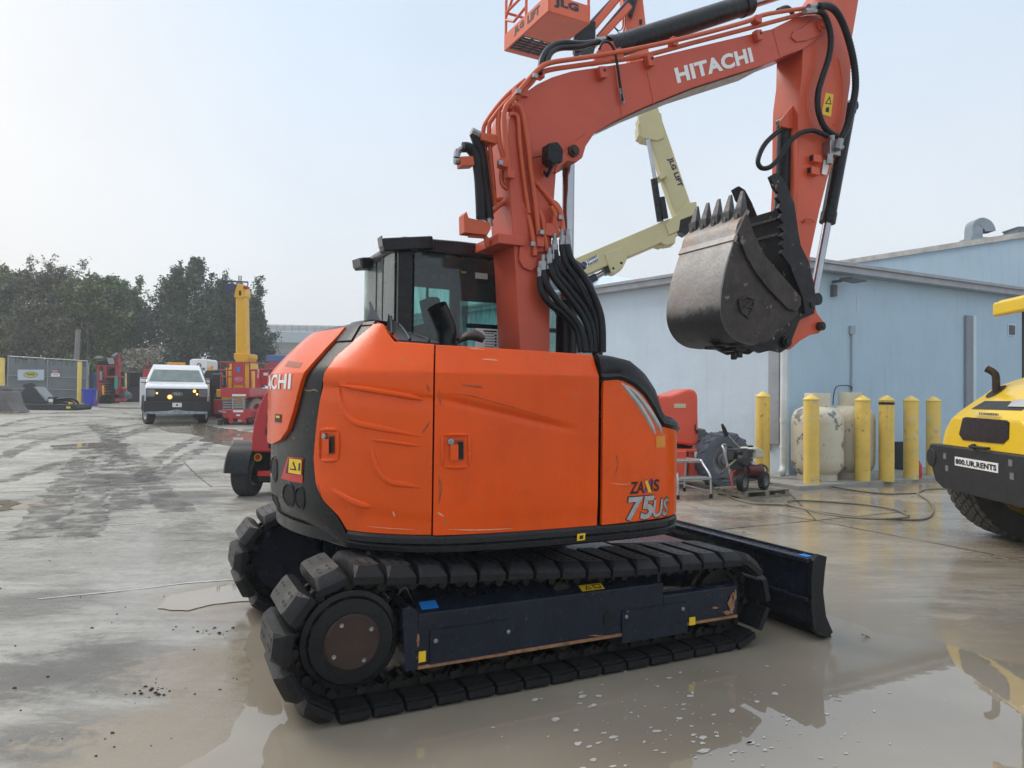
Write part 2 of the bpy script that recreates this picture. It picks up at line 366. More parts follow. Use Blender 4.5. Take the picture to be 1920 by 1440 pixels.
    L.new(rng(wet, .2, 1, .40, .07), bp.inputs['Strength']); L.new(h, bp.inputs['Height']); L.new(bp.outputs[0], B.inputs['Normal'])
    return m
GMAT = ground_material()
xs = [-400, -250, -150, -100, -70] + [-50 + 2.5 * i for i in range(20)] + [i * .8 for i in range(0, 12)] + [10 + 4 * i for i in range(10)] + [60, 90, 140, 250, 400]
ys = [-60, -20, -5, 0, 3, 6, 8, 9, 10] + [11 + .5 * i for i in range(12)] + [17 + 1.5 * i for i in range(22)] + [52, 60, 80, 120, 200, 400, 800]
mb = MB(); mb.grid([[(x, y, ground_h(x, y)) for x in xs] for y in ys])
ground = build('ground', mb, GMAT, kind='structure', ang=80)

def fract(poly, amp, it=4, seed=1):
    rs = random.Random(seed); P = [Vector((p[0], p[1])) for p in poly]
    for k in range(it):
        Q = []
        for i in range(len(P)):
            a = P[i]; b = P[(i + 1) % len(P)]; d = b - a; n = Vector((-d.y, d.x)); Q += [a, (a + b) / 2 + n * rs.uniform(-amp, amp)]
        P = Q
    return P
PUD = bpy.data.materials.new('muddy_water'); PUD.use_nodes = True
_t = PUD.node_tree; _B = _t.nodes['Principled BSDF']; _B.inputs['Roughness'].default_value = .012; _B.inputs['IOR'].default_value = 1.62
_g = _t.nodes.new('ShaderNodeNewGeometry'); _n = _t.nodes.new('ShaderNodeTexNoise'); _n.inputs['Scale'].default_value = .8; _n.inputs['Detail'].default_value = 6; _t.links.new(_g.outputs['Position'], _n.inputs['Vector'])
_r = _t.nodes.new('ShaderNodeValToRGB'); _r.color_ramp.elements[0].position = .35; _r.color_ramp.elements[1].position = .68
_r.color_ramp.elements[0].color = (.235, .200, .152, 1); _r.color_ramp.elements[1].color = (.315, .272, .212, 1)
_t.links.new(_n.outputs[0], _r.inputs[0]); _t.links.new(_r.outputs[0], _B.inputs['Base Color'])
_n2 = _t.nodes.new('ShaderNodeTexNoise'); _n2.inputs['Scale'].default_value = 9; _n2.inputs['Detail'].default_value = 2; _t.links.new(_g.outputs['Position'], _n2.inputs['Vector'])
_b = _t.nodes.new('ShaderNodeBump'); _b.inputs['Strength'].default_value = .012; _b.inputs['Distance'].default_value = .02; _t.links.new(_n2.outputs[0], _b.inputs['Height']); _t.links.new(_b.outputs[0], _B.inputs['Normal'])

def puddle(poly, amp, seed, z=.005, it=4):
    P = fract(poly, amp, it, seed); mb = MB(); n = len(P)
    mb.add([(p.x, p.y, z + ground_h(p.x, p.y)) for p in P], [list(range(n))])
    o = build('puddle', mb, PUD, smooth=False, kind='structure')
    return o
pw = lambda *q: [onz(u, v) for u, v in q]
def pwg(*q): return [ong(u, v) for u, v in q]
main = pw((330, 1446), (420, 1395), (452, 1340), (470, 1270), (462, 1200), (500, 1150), (640, 1110), (900, 1090), (1240, 1075), (1420, 1110), (1540, 1150), (1640, 1188), (1760, 1205), (1850, 1235), (1935, 1250))
main = [(p.x, p.y) for p in main] + [(3.8, 2.4), (3.2, 1.3), (.6, 1.0), (-.9, 1.3)]
puddle(main, .08, 3, it=5)
puddle([(p.x, p.y) for p in pw((296, 1142), (318, 1118), (380, 1106), (440, 1094), (505, 1090), (520, 1112), (470, 1128), (400, 1134), (350, 1146))], .07, 5)
puddle([(p.x, p.y) for p in pwg((290, 800), (345, 796), (420, 803), (500, 812), (530, 835), (470, 846), (415, 834), (380, 818), (330, 812))], .12, 8)
puddle([(p.x, p.y) for p in pw((-20, 940), (20, 938), (40, 944), (25, 955), (-20, 960))], .15, 9)
puddle([(p.x, p.y) for p in pw((95, 850), (175, 846), (240, 847), (238, 852), (170, 855), (110, 856))], .12, 11)

# joints between the concrete slabs: narrow strips of dark sealant or painted pale water sheen, children of the ground
JM = pm('joint_sealant', (.030, .028, .025), .45, var=.4, scale=6, world=True)
JW = pm('joint_painted_sheen', (.55, .54, .50), .35, var=.25, scale=9, world=True)  # pale colour paints the bright sheen of water standing in the joints
def strip(name, pts, w, mat, z=.004, jit=.0, seed=0, under=ground):
    rs = random.Random(seed); L_ = []; P = [Vector((p[0], p[1], 0)) for p in pts]; Q = []
    for i in range(len(P) - 1):
        k = max(2, int((P[i + 1] - P[i]).length / .18))
        Q += [P[i].lerp(P[i + 1], j / k) for j in range(k)]
    Q.append(P[-1]); G = []
    for i, p in enumerate(Q):
        d = (Q[min(i + 1, len(Q) - 1)] - Q[max(i - 1, 0)]).normalized(); n = Vector((-d.y, d.x, 0)); ww = w * (1 + rs.uniform(-jit, jit)); e = n * rs.uniform(-jit, jit) * w * .5
        a = p + n * ww / 2 + e; b = p - n * ww / 2 + e
        G.append([(a.x, a.y, z + ground_h(a.x, a.y)), (b.x, b.y, z + ground_h(b.x, b.y))])
    mb = MB(); mb.grid(G); return build(name, mb, mat, under, smooth=False)
for i, (q, w, mt) in enumerate([
    (((-10, 924), (330, 911)), .022, JM), (((345, 876), (397, 913)), .02, JM), (((-10, 997), (150, 988), (283, 980)), .03, JW), (((71, 1124), (250, 1106), (345, 1094), (439, 1087)), .018, JW),
    (((1300, 998), (1530, 976), (1700, 959)), .016, JM), (((1457, 965), (1530, 976), (1610, 992), (1770, 1022), (1920, 1052)), .016, JM), (((1530, 976), (1480, 925)), .014, JM), (((397, 913), (440, 912)), .02, JM),
    (((160, 868), (420, 846)), .02, JM)]):
    strip('slab_joint', pw(*q), w, mt, jit=.45, seed=i)
# tyre marks of mud on the left
TM = bpy.data.materials.new('mud_track'); TM.use_nodes = True
_t = TM.node_tree; _N = _t.nodes; _L = _t.links; _B = _N['Principled BSDF']; _B.inputs['Base Color'].default_value = (.072, .066, .055, 1); _B.inputs['Roughness'].default_value = .5
_g = _N.new('ShaderNodeNewGeometry'); _n = _N.new('ShaderNodeTexNoise'); _n.inputs['Scale'].default_value = 3.2; _n.inputs['Detail'].default_value = 9; _n.inputs['Roughness'].default_value = .72; _L.new(_g.outputs['Position'], _n.inputs['Vector'])
_r = _N.new('ShaderNodeMapRange'); _r.inputs['From Min'].default_value = .42; _r.inputs['From Max'].default_value = .62; _r.inputs['To Max'].default_value = .8; _L.new(_n.outputs[0], _r.inputs[0]); _L.new(_r.outputs[0], _B.inputs['Alpha'])
for i, (q, w) in enumerate([
    (((60, 1010), (130, 900), (180, 840), (280, 800)), .42), (((150, 1010), (185, 900), (205, 830), (215, 800)), .4), (((230, 960), (225, 880), (205, 820), (170, 795)), .4),
    (((290, 900), (330, 870), (400, 830), (470, 805)), .3), (((255, 905), (300, 860), (350, 830), (420, 805)), .3), (((0, 800), (60, 785), (140, 780), (250, 785)), .3),
    (((0, 820), (90, 800), (180, 790)), .3), (((0, 860), (70, 830), (160, 810), (270, 795)), .35), (((330, 960), (270, 890), (235, 840)), .38), (((0, 905), (110, 870), (240, 850)), .3)]):
    strip('tyre_mark', spline(pwg(*q), 6), w, TM, z=.006 + .0008 * i, jit=.25, seed=40 + i)

# foam flecks floating on the main puddle
FOAM = pm('foam', (.52, .50, .46), .25, var=.25, scale=40, world=True)  # pale foam colour also paints the sky mirrored in the bubbles
mb = MB(); rs = random.Random(5)
for k in range(170):
    if k < 130: c = onz(rs.gauss(1290, 170), min(1460, max(1262, rs.gauss(1370, 60))))
    elif k < 175: c = onz(rs.uniform(1000, 1640), rs.uniform(1240, 1400))
    else: c = onz(rs.uniform(500, 1000), rs.uniform(1345, 1445))
    r0 = min(.014, .002 + rs.expovariate(1 / .0040)); n = 9; el = rs.uniform(1.0, 2.2); a0 = rs.uniform(0, 6.28); V = []
    for j in range(n):
        a = 2 * math.pi * j / n; r_ = r0 * rs.uniform(.7, 1.25); x = r_ * el * math.cos(a); y = r_ * math.sin(a)
        V.append((c.x + x * math.cos(a0 * .2) - y * math.sin(a0 * .2), c.y + x * math.sin(a0 * .2) + y * math.cos(a0 * .2), .0075))
    mb.add(V, [list(range(n))])
build('foam_flecks', mb, FOAM, smooth=False, kind='stuff', label='pale foam flecks floating on the muddy puddle', cat='foam')
# mud crumbs on the left of the yard
mb = MB(); rs = random.Random(9)
for k in range(110):
    if k < 14: c = onz(rs.gauss(400, 20), rs.gauss(1182, 5))
    elif k < 36: c = onz(rs.gauss(290, 26), rs.gauss(1296, 4.5))
    else: c = onz(rs.uniform(0, 560), rs.uniform(960, 1430))
    s = rs.uniform(.002, .008) * (1.1 if k < 50 else .7); V = []
    for dz in (0, 1):
        for j in range(5):
            a = j * 1.2566 + rs.uniform(-.3, .3); rr = s * rs.uniform(.7, 1.3) * (1 if dz == 0 else .5); V.append((c.x + rr * 1.6 * math.cos(a), c.y + rr * math.sin(a), dz * s * .9))
    mb.add(V, [[5, 6, 7, 8, 9]] + [(j, (j + 1) % 5, 5 + (j + 1) % 5, 5 + j) for j in range(5)])
build('mud_crumbs', mb, pm('mud', (.03, .026, .022), .6, var=.4, scale=30), smooth=False, kind='stuff', label='dark mud crumbs scattered on the wet concrete at the left', cat='mud')
# ================================================================== EXCAVATOR (x forward, y left, z up, origin under the slewing ring)
EX0, EXT = Vector((-.1569, 4.6479, 0)), .4552
exc = empty('excavator', EX0, EXT, label='large orange tracked excavator with black cab, raised boom and curled bucket standing in the puddle', cat='excavator')
_ec, _es = math.cos(EXT), math.sin(EXT)
def toloc(p): x, y = p[0] - EX0.x, p[1] - EX0.y; return Vector((_ec * x + _es * y, -_es * x + _ec * y, p[2]))
ECAM = toloc((0, 0, CAMH))
def mray(u, v): r = ray(u, v); return Vector((_ec * r.x + _es * r.y, -_es * r.x + _ec * r.y, r.z))
def my(u, v, y): d = mray(u, v); return ECAM + d * ((y - ECAM.y) / d.y)
def mxx(u, v, x): d = mray(u, v); return ECAM + d * ((x - ECAM.x) / d.x)
def mz(u, v, z): d = mray(u, v); return ECAM + d * ((z - ECAM.z) / d.z)
def xz(L_, y): return [(p.x, p.z) for p in (my(u, v, y) for u, v in L_)]
def ep(name, mb, mat, parent=None, **k): return build(name, mb, mat, exc if parent is None else parent, **k)

# ---------------- undercarriage
RS, RI, SPX, IDX, ZS = .352, .290, -1.105, 1.085, .335
ZI = RI - (RS - ZS)
CHO = .080                                   # the chain runs this far inside the pad surface
RSC, RIC = RS - CHO, RI - CHO
L1 = IDX - SPX; PER = 2 * L1 + math.pi * (RSC + RIC); NSH = 39; pitch = PER / NSH; TRK_R = RS
def track_path(n):
    out = []; sl_ = math.atan2((ZI + RI) - (ZS + RS), L1)
    for i in range(n):
        s = (i + .35) / n * PER; f = 0
        if s < L1: f = s / L1; x, z, a = SPX + s, (ZS + RS) * (1 - f) + (ZI + RI) * f, sl_
        elif s < L1 + math.pi * RIC:
            b = (s - L1) / RIC; x, z, a = IDX + RI * math.sin(b), ZI + RI * math.cos(b), -b
        elif s < 2 * L1 + math.pi * RIC: f = (s - L1 - math.pi * RIC) / L1; x, z, a = IDX - f * L1, (ZI - RI), -math.pi
        else:
            b = (s - 2 * L1 - math.pi * RIC) / RSC; x, z, a = SPX - RS * math.sin(b), ZS - RS * math.cos(b), -math.pi - b
        if s < L1: z -= .022 * math.sin(math.pi * f) * (1 + .25 * math.sin(5 * x))
        out.append((x, z, a))
    return out
# one shoe: rubber pad with chamfered ends, steel plate under it, four slots near the outer end
def shoe_mesh():
    mb = MB(); w = .225; lx = pitch * .450; ch = .050; zt = .0; zb = -.072
    prof = [(-w, zb), (-w, zb + .012), (-w + ch * .55, zt), (w - ch * .55, zt), (w, zb + .012), (w, zb)]
    sec = [(-lx, 0), (-lx + .006, 1), (lx - .006, 1), (lx, 0)]
    top = [(-lx + .012, w - ch * .55)]
    V = []; 
    # lower outline and inset upper outline
    for (fx, fy, z, q_) in ((lx, w, zb, .05), (lx, w, zb + .030, .05), (lx * .97, w - .004, zb + .036, .07), (lx * .86, w - ch, zt, .34)):
        cx = fx * (1 - q_); cy = fy - fx * q_
        V += [(-cx, -fy, z), (cx, -fy, z), (fx, -cy, z), (fx, cy, z), (cx, fy, z), (-cx, fy, z), (-fx, cy, z), (-fx, -cy, z)]
    F = [list(range(7, -1, -1)), list(range(24, 32))] + [(r * 8 + j, r * 8 + (j + 1) % 8, (r + 1) * 8 + (j + 1) % 8, (r + 1) * 8 + j) for r in range(3) for j in range(8)]
    mb.add(V, F, 0); mb.M[-len(F) + 1] = 2
    for sy in (-1, 1):
        for (dx, dy) in ((-.022, .048), (.022, .048), (-.022, .105), (.022, .105)):
            c = (dx, sy * (w - ch - .02 - dy + .02), .0012); mb.add([(c[0] + .008 * math.cos(a), c[1] + .019 * math.sin(a), c[2]) for a in [6.283 * j / 8 for j in range(8)]], [list(range(8))], 1)
    mb.b(-lx * .96, lx * .96, -.20, .20, -.082, -.0725)
    return mb
SHOE_ME = None
PADTOP = pm('worn_pad_face', (.034, .033, .032), .5, var=.4, scale=9, dirt=.7, dcol=(.13, .12, .105), dscale=5, dthr=.52, bump=.3, bscale=60, spec=.35)
for side in (-1, 1):
    yc = .875 * side
    mb = MB()
    for (x, z, a) in track_path(NSH):                     # the chain: two rails of links with pins
        M = Matrix.Translation((x, yc, z)) @ Matrix.Rotation(-a, 4, 'Y')
        for dy in (-.062, .062):
            k = len(mb.V); mb.prism([(-pitch * .56, -.083), (-pitch * .52, -.118), (-pitch * .30, -.135), (-.01, -.112), (pitch * .3, -.135), (pitch * .52, -.118), (pitch * .56, -.083)], dy - .014 + .006, dy + .014 + .006); mb.xf(M, k)
        k = len(mb.V); mb.cyl((-pitch * .36, -.098, -.112), (-pitch * .36, .098, -.112), .021, n=8); mb.xf(M, k)
        k = len(mb.V); mb.cyl((pitch * .18, -.09, -.115), (pitch * .18, .09, -.115), .012, n=6); mb.xf(M, k)
    trk = ep('track', mb, CHAIN)
    for (x, z, a) in track_path(NSH):
        if SHOE_ME is None:
            o = build('track_shoe', shoe_mesh(), [RUBBER, DARK, PADTOP], trk, ang=25); SHOE_ME = o
        else:
            o = SHOE_ME.copy(); COL.objects.link(o); o.parent = trk
        o.location = (x, yc, z); o.rotation_euler = (random.uniform(-.008, .008), -a + math.pi * 0 + random.uniform(-.02, .02), 0)
        o.rotation_euler[1] = -a
    # sprocket with final drive cover
    f = side
    mb = MB(); T = 21; V = []
    prof = []
    for j in range(T * 4):
        aa = 2 * math.pi * j / (T * 4); rr = .246 if j % 4 in (0, 1) else .222; prof.append((SPX + rr * math.cos(aa), ZS + rr * math.sin(aa)))
    mb.prism(prof, yc - .03, yc + .03); sp = ep('sprocket', mb, CHAIN)
    mb = MB(); mb.lathe([(.0, 0), (.222, 0), (.230, .012), (.224, .03), (.200, .036), (.190, .052), (.165, .056), (.0, .056)], (SPX, yc + f * .075, ZS), (0, f, 0), 36)
    hub = ep('final_drive_hub', mb, BLACKP, ang=20)
    mb = MB(); mb.lathe([(0, 0), (.128, 0), (.128, .012), (.118, .018), (0, .018)], (SPX, yc + f * .128, ZS), (0, f, 0), 32); cv = ep('hub_cover', mb, RUST, ang=25)
    for j in range(4):
        aa = j * math.pi / 2 + .55; mb = MB(); c = (SPX + .098 * math.cos(aa), yc + f * .146, ZS + .098 * math.sin(aa)); mb.lathe([(0, 0), (.011, 0), (.010, .006), (0.005, .006), (0, .003)], c, (0, f, 0), 10); build('bolt', mb, ZINC, cv)
    # inner face of the drive: dark blue motor guard with bolts
    mb = MB(); mb.lathe([(0, 0), (.235, 0), (.245, .02), (.235, .06), (.21, .075), (0, .075)], (SPX, yc - f * .04, ZS), (0, -f, 0), 32); mg = ep('motor_guard', mb, FRAMEBLUE, ang=25)
    for j in range(10):
        aa = j * math.pi / 5 + .2; mb = MB(); mb.lathe([(0, 0), (.013, 0), (.011, .009), (0, .009)], (SPX + .2 * math.cos(aa), yc - f * .115, ZS + .2 * math.sin(aa)), (0, -f, 0), 8); build('bolt', mb, CHAIN, mg)
    # idler
    mb = MB(); mb.lathe2([(.06, -.06), (.14, -.05), (.14, -.075), (.165, -.075), (.165, -.03), (.182, -.02), (.182, .02), (.165, .03), (.165, .075), (.14, .075), (.14, .05), (.06, .06)], (IDX, yc, ZI), (0, 1, 0), 32); mb.cyl((IDX, yc - .09, ZI), (IDX, yc + .09, ZI), .07, n=16); ep('idler_wheel', mb, CHAIN)
    for k in range(5):
        xx = -.70 + k * .35; mb = MB(); mb.lathe([(0, -.12), (.05, -.12), (.075, -.1), (.075, .1), (.05, .12), (0, .12)], (xx, yc, ZS - TRK_R + .135 + .07), (0, 1, 0), 16); ep('bottom_roller', mb, CHAIN)
    mb = MB(); mb.lathe([(0, -.11), (.035, -.11), (.05, -.1), (.05, .1), (.035, .12), (0, .12)], (.0, yc, ZS + TRK_R - .245), (0, 1, 0), 14); mb.b(-.03, .03, yc - .03, yc + .03, .38, .46); ep('carrier_roller', mb, CHAIN)
    # track frame: outer plate, sloped top, flange
    yo = yc + f * .150; yi = yc - f * .16
    sec = [(yo, .185), (yo, .425), (yc - f * .02, .505), (yi, .515), (yi, .20)]
    mb = MB(); mb.prism(sec, -.80, .62, 'x'); mb.prism([(yo, .172), (yo, .352), (yo - f * .02, .365), (yo - f * .075, .365), (yo - f * .075, .2)], .62, 1.16, 'x')
    tf = ep('track_frame', mb, FRAMEBLUE, bevel=.006)
    mb = MB(); mb.prism([(-.86, .17), (-.80, .17), (-.80, .44), (-.84, .47), (-.88, .46)], yi, yo + f * .004); build('end_plate', mb, FRAMEBLUE, tf, bevel=.003)
    mb = MB(); mb.prism([(.58, .43), (.60, .43), (.60, .525), (.58, .55)], yc - f * .15, yc + f * .148); build('tension_guard', mb, FRAMEBLUE, tf, bevel=.003)
    mb = MB(); mb.b(-.80, 1.155, min(yo - f * .04, yo + f * .006), max(yo - f * .04, yo + f * .006), .170, .186); build('lower_flange', mb, WEAR, tf, bevel=.002)
    if side < 0:
        Y0 = yo - .004
        def plate(name, u0, v0, u1, v1, mat, t=.004, grow=None):
            a = my(u0, v0, Y0); b = my(u1, v1, Y0); mb = MB(); mb.b(min(a.x, b.x), max(a.x, b.x), Y0 - t, Y0 + .002, min(a.z, b.z), max(a.z, b.z)); return build(name, mb, mat, tf, bevel=.001)
        plate('access_cover', 806, 1182, 952, 1222, FRAMEBLUE, .005); plate('access_cover', 1166, 1146, 1288, 1186, FRAMEBLUE, .005)
        for (u, v) in ((816, 1201), (952, 1184), (1173, 1156), (1279, 1141)):
            c = my(u, v, Y0); mb = MB(); mb.lathe([(0, 0), (.013, 0), (.011, .010), (0, .012)], c, (0, -1, 0), 8); build('bolt', mb, ZINC, tf)
        c = my(1142, 1161, Y0); mb = MB(); mb.add([(c.x + .034 * math.copysign(abs(math.cos(a)) ** .6, math.cos(a)), Y0 - .003, c.z + .036 * math.copysign(abs(math.sin(a)) ** .6, math.sin(a))) for a in [6.283 * j / 20 for j in range(20)]], [list(range(20))]); build('frame_hole', mb, DARK, tf)
        plate('yellow_label', 785, 1222, 798, 1240, YELLOWS); plate('yellow_label', 1292, 1158, 1303, 1171, YELLOWS)
        # labels lying on the sloped top plate
        def slope_pt(x, t): return Vector((x, yo + (yc + .02 - yo) * t + .0, .425 + .08 * t + .003))
        mb = MB(); mb.add([slope_pt(-.775, .12), slope_pt(-.69, .12), slope_pt(-.69, .42), slope_pt(-.775, .42)], [(0, 1, 2, 3)]); build('blue_label', mb, BLUES, tf)
        mb = MB(); mb.add([slope_pt(.10, .05), slope_pt(.24, .05), slope_pt(.24, .3), slope_pt(.10, .3)], [(0, 1, 2, 3)], 0)
        q = lambda x, t: slope_pt(x, t) + Vector((0, -.0005, .0015))
        mb.add([q(.125, .09), q(.165, .09), q(.145, .26)], [(0, 1, 2)], 1); mb.add([q(.135, .12), q(.155, .12), q(.145, .2)], [(0, 1, 2)], 0)
        mb.add([q(.18, .09), q(.225, .09), q(.225, .26), q(.18, .26)], [(0, 1, 2, 3)], 1)
        k = len(mb.V); mb.add([q(.186, .12), q(.219, .12), q(.219, .23), q(.186, .23)], [(0, 1, 2, 3)], 0)
        for j in range(4, 0, -1):
            pass
        mb.V[k:] = [(v[0], v[1] - .0005, v[2] + .001) for v in mb.V[k:]]
        mb.V[7:10] = [(v[0], v[1] - .0005, v[2] + .001) for v in mb.V[7:10]]
        build('warning_label', mb, [YELLOWS, INK], tf, smooth=False)
        rs_ = random.Random(4)
        for (u, v, a_, b_) in ((1372, 1135, 8, 20), (1364, 1148, 10, 5), (1378, 1118, 5, 12), (1340, 1140, 8, 3), (1120, 1192, 16, 2), (960, 1222, 14, 2), (786, 1235, 3, 14), (784, 1200, 3, 16)):
            mb = MB(); P = [my(u + a_ * math.cos(t) * rs_.uniform(.35, 1.2), v + b_ * math.sin(t) * rs_.uniform(.35, 1.2), Y0 - .0035) for t in [6.283 * j / 15 for j in range(15)]]; mb.add(P, [list(range(15))]); build('paint_scrape', mb, WEAR, tf, smooth=False)
# centre frame and slewing ring
mb = MB(); mb.b(-.62, .62, -.72, .72, .33, .54); mb.prism([(-.62, .40), (-.9, .30), (-.9, .22), (-.62, .33)], -.35, .35); ep('centre_frame', mb, FRAMEBLUE, bevel=.01)
mb = MB(); mb.lathe([(0, .54), (.52, .54), (.52, .60), (.47, .60), (.47, .68), (.55, .68), (.55, .72), (0, .72)], (0, 0, 0), (0, 0, 1), 40); ep('slewing_ring', mb, CHAIN, ang=25)
# dozer blade
BY = 1.165
prof = [(1.735, .035), (1.66, .10), (1.625, .22), (1.615, .34), (1.635, .46), (1.665, .515), (1.69, .512), (1.662, .44), (1.645, .34), (1.655, .24), (1.69, .125), (1.765, .05)]
mb = MB(); mb.prism(prof, -BY, BY); bl = ep('dozer_blade', mb, FRAMEBLUE, ang=28)
mb = MB(); mb.b(1.575, 1.664, -BY + .01, BY - .01, .472, .500); mb.b(1.585, 1.625, -BY + .01, BY - .01, .24, .262); build('stiffening_rib', mb, FRAMEBLUE, bl, bevel=.004)
for s in (-1, 1):
    mb = MB(); mb.prism([(1.735, .02), (1.775, .045), (1.715, .15), (1.69, .30), (1.705, .43), (1.72, .505), (1.65, .525), (1.605, .49), (1.59, .40), (1.59, .20), (1.61, .08), (1.66, .04)], s * BY - .014, s * BY + .014); build('end_plate', mb, BLACKP, bl, bevel=.004)
    mb = MB(); mb.bar((.55, s * .42, .34), (1.63, s * .42, .24), .10, .14); ep('blade_arm', mb, FRAMEBLUE, bevel=.01)
mb = MB(); mb.cyl((.62, 0, .48), (1.2, 0, .40), .055, n=16); ep('blade_cylinder', mb, FRAMEBLUE); mb = MB(); mb.cyl((1.2, 0, .40), (1.6, 0, .33), .03, n=12); ep('blade_cylinder_rod', mb, CHROME)
mb = MB(); mb.prism([(.62, .545), (1.25, .505), (1.30, .42), (.62, .46)], -.50, .50); ep('blade_frame_cover', mb, FRAMEBLUE, bevel=.01)
mb = MB(); mb.b(1.60, 1.662, -1.13, -1.06, .5015, .5045); build('blue_label', mb, BLUES, bl)
mb = MB(); mb.prism([(1.735, .0), (1.80, .0), (1.765, .06), (1.725, .06)], -BY + .016, BY - .016); build('cutting_edge', mb, CHAIN, bl)
# ---------------- upper structure: shell of revolution-like plan, panels lie on it
PLAN = spline([Vector((p[0], p[1], 0)) for p in [(-.62, 1.13), (-.9, 1.0), (-1.12, .74), (-1.26, .42), (-1.315, .10), (-1.30, -.20), (-1.225, -.50), (-1.09, -.75), (-.92, -.93), (-.70, -1.045), (-.42, -1.095), (-.12, -1.11), (.15, -1.11), (.38, -1.10), (.58, -1.07), (.72, -.985), (.80, -.85), (.83, -.66), (.835, -.42)]], 10)
_cum = [0.0]
for i in range(1, len(PLAN)): _cum.append(_cum[-1] + (PLAN[i] - PLAN[i - 1]).length)
SMAX = _cum[-1]
def plan(s):
    s = max(0, min(SMAX - 1e-6, s)); lo, hi = 0, len(_cum) - 1
    while hi - lo > 1:
        m = (lo + hi) // 2
        if _cum[m] <= s: lo = m
        else: hi = m
    t = (s - _cum[lo]) / (_cum[hi] - _cum[lo]); p = PLAN[lo].lerp(PLAN[hi], t)
    a = PLAN[max(0, lo - 1)]; b = PLAN[min(len(PLAN) - 1, hi + 1)]; d = (b - a).normalized(); return p, Vector((d.y, -d.x, 0))
def inset(s, z):
    i = 0.0
    if z > 1.555: i += (z - 1.555) * .55
    if s < 2.35:                         # the tail rounds over at the top and tucks in at the bottom
        k = min(1, (2.35 - s) / .5)
        if z > 1.50: i += k * (.9 * (z - 1.50) ** 2 + .05 * (z - 1.5))
        if z < .92: i += k * 2.3 * (.92 - z) ** 2
    return i
def S(s, z, off=0.0):
    p, n = plan(s); q = p + n * (off - inset(s, z)); return Vector((q.x, q.y, z))
_PS = [(i * SMAX / 900, plan(i * SMAX / 900)[0]) for i in range(901)]
def p2s(u, v):                           # spot on the shell seen at (u, v)
    d = mray(u, v); best = None; prev = None
    for s, p in _PS:
        c = (p.x - ECAM.x) * d.y - (p.y - ECAM.y) * d.x
        if prev is not None and (c > 0) != (prev[0] > 0):
            f = prev[0] / (prev[0] - c); q = prev[2].lerp(p, f); ss = prev[1] + (s - prev[1]) * f
            t = ((q.x - ECAM.x) * d.x + (q.y - ECAM.y) * d.y) / (d.x * d.x + d.y * d.y)
            if t > 0 and (best is None or t < best[0]): best = (t, ss, ECAM.z + d.z * t)
        prev = (c, s, p)
    if best is None:
        s, p = min(_PS, key=lambda q: abs(math.atan2(q[1].y - ECAM.y, q[1].x - ECAM.x) - math.atan2(d.y, d.x)))
        t = math.hypot(p.x - ECAM.x, p.y - ECAM.y) / math.hypot(d.x, d.y); best = (t, s, ECAM.z + d.z * t)
    return best[1], best[2]
def interp(tab, x):
    tab = sorted(tab)
    if x <= tab[0][0]: return tab[0][1]
    for (a, b), (c, d) in zip(tab, tab[1:]):
        if x <= c: return b + (d - b) * (x - a) / (c - a)
    return tab[-1][1]
def panel(name, left, right, top, bot, mat, off=.012, nc=36, nr=30, thick=.02, rim=.010, fn=None, parent=None, bev=None):
    # left/right: [(r, s)], top/bot: [(s, z)]
    G = []
    for i in range(nr + 1):
        r = i / nr; row = []
        for j in range(nc + 1):
            c = j / nc; s = interp(left, r) * (1 - c) + interp(right, r) * c; z0 = interp(bot, s); z1 = interp(top, s); z = z0 + (z1 - z0) * r
            o = off + (fn(s, z) if fn else 0)
            row.append(S(s, z, o))
        G.append(row)
    mb = MB(); mb.grid(G); nv = len(G[0])
    # turned-in rim
    edge = [(0, j) for j in range(nc + 1)] + [(i, nc) for i in range(1, nr + 1)] + [(nr, j) for j in range(nc - 1, -1, -1)] + [(i, 0) for i in range(nr - 1, 0, -1)]
    base = len(mb.V); cx = sum((G[i][j] for i, j in edge), Vector()) / len(edge)
    for (i, j) in edge:
        p = G[i][j]; r = i / nr; c = j / nc; s = interp(left, r) * (1 - c) + interp(right, r) * c; n = plan(s)[1]; mb.V.append(tuple(p - n * thick))
    k = len(edge)
    for a in range(k):
        i, j = edge[a]; i2, j2 = edge[(a + 1) % k]; mb.F.append([i * nv + j, i2 * nv + j2, base + (a + 1) % k, base + a]); mb.M.append(0)
    return build(name, mb, mat, exc if parent is None else parent, ang=22, bevel=bev or 0.004, seg=3)
def patch(name, px, mat, off, parent, sub=6, m2=None):      # flat piece on the shell, outline in picture spots
    sz = [p2s(u, v) for u, v in px]; V = []; n = len(sz)
    pts = []
    for i in range(n):
        a, b = sz[i], sz[(i + 1) % n]
        for j in range(sub): pts.append((a[0] + (b[0] - a[0]) * j / sub, a[1] + (b[1] - a[1]) * j / sub))
    c = (sum(p[0] for p in pts) / len(pts), sum(p[1] for p in pts) / len(pts)); G = []
    rings = (1.0, .66, .33); mb = MB(); k = len(pts)
    for r in rings:
        mb.V += [tuple(S(c[0] + (p[0] - c[0]) * r, c[1] + (p[1] - c[1]) * r, off)) for p in pts]
    mb.V.append(tuple(S(c[0], c[1], off)))
    for q in range(2): mb.F += [[q * k + i, q * k + (i + 1) % k, (q + 1) * k + (i + 1) % k, (q + 1) * k + i] for i in range(k)]
    mb.F += [[2 * k + i, 2 * k + (i + 1) % k, 3 * k] for i in range(k)]; mb.M = [0] * len(mb.F)
    return build(name, mb, mat, parent, smooth=False)
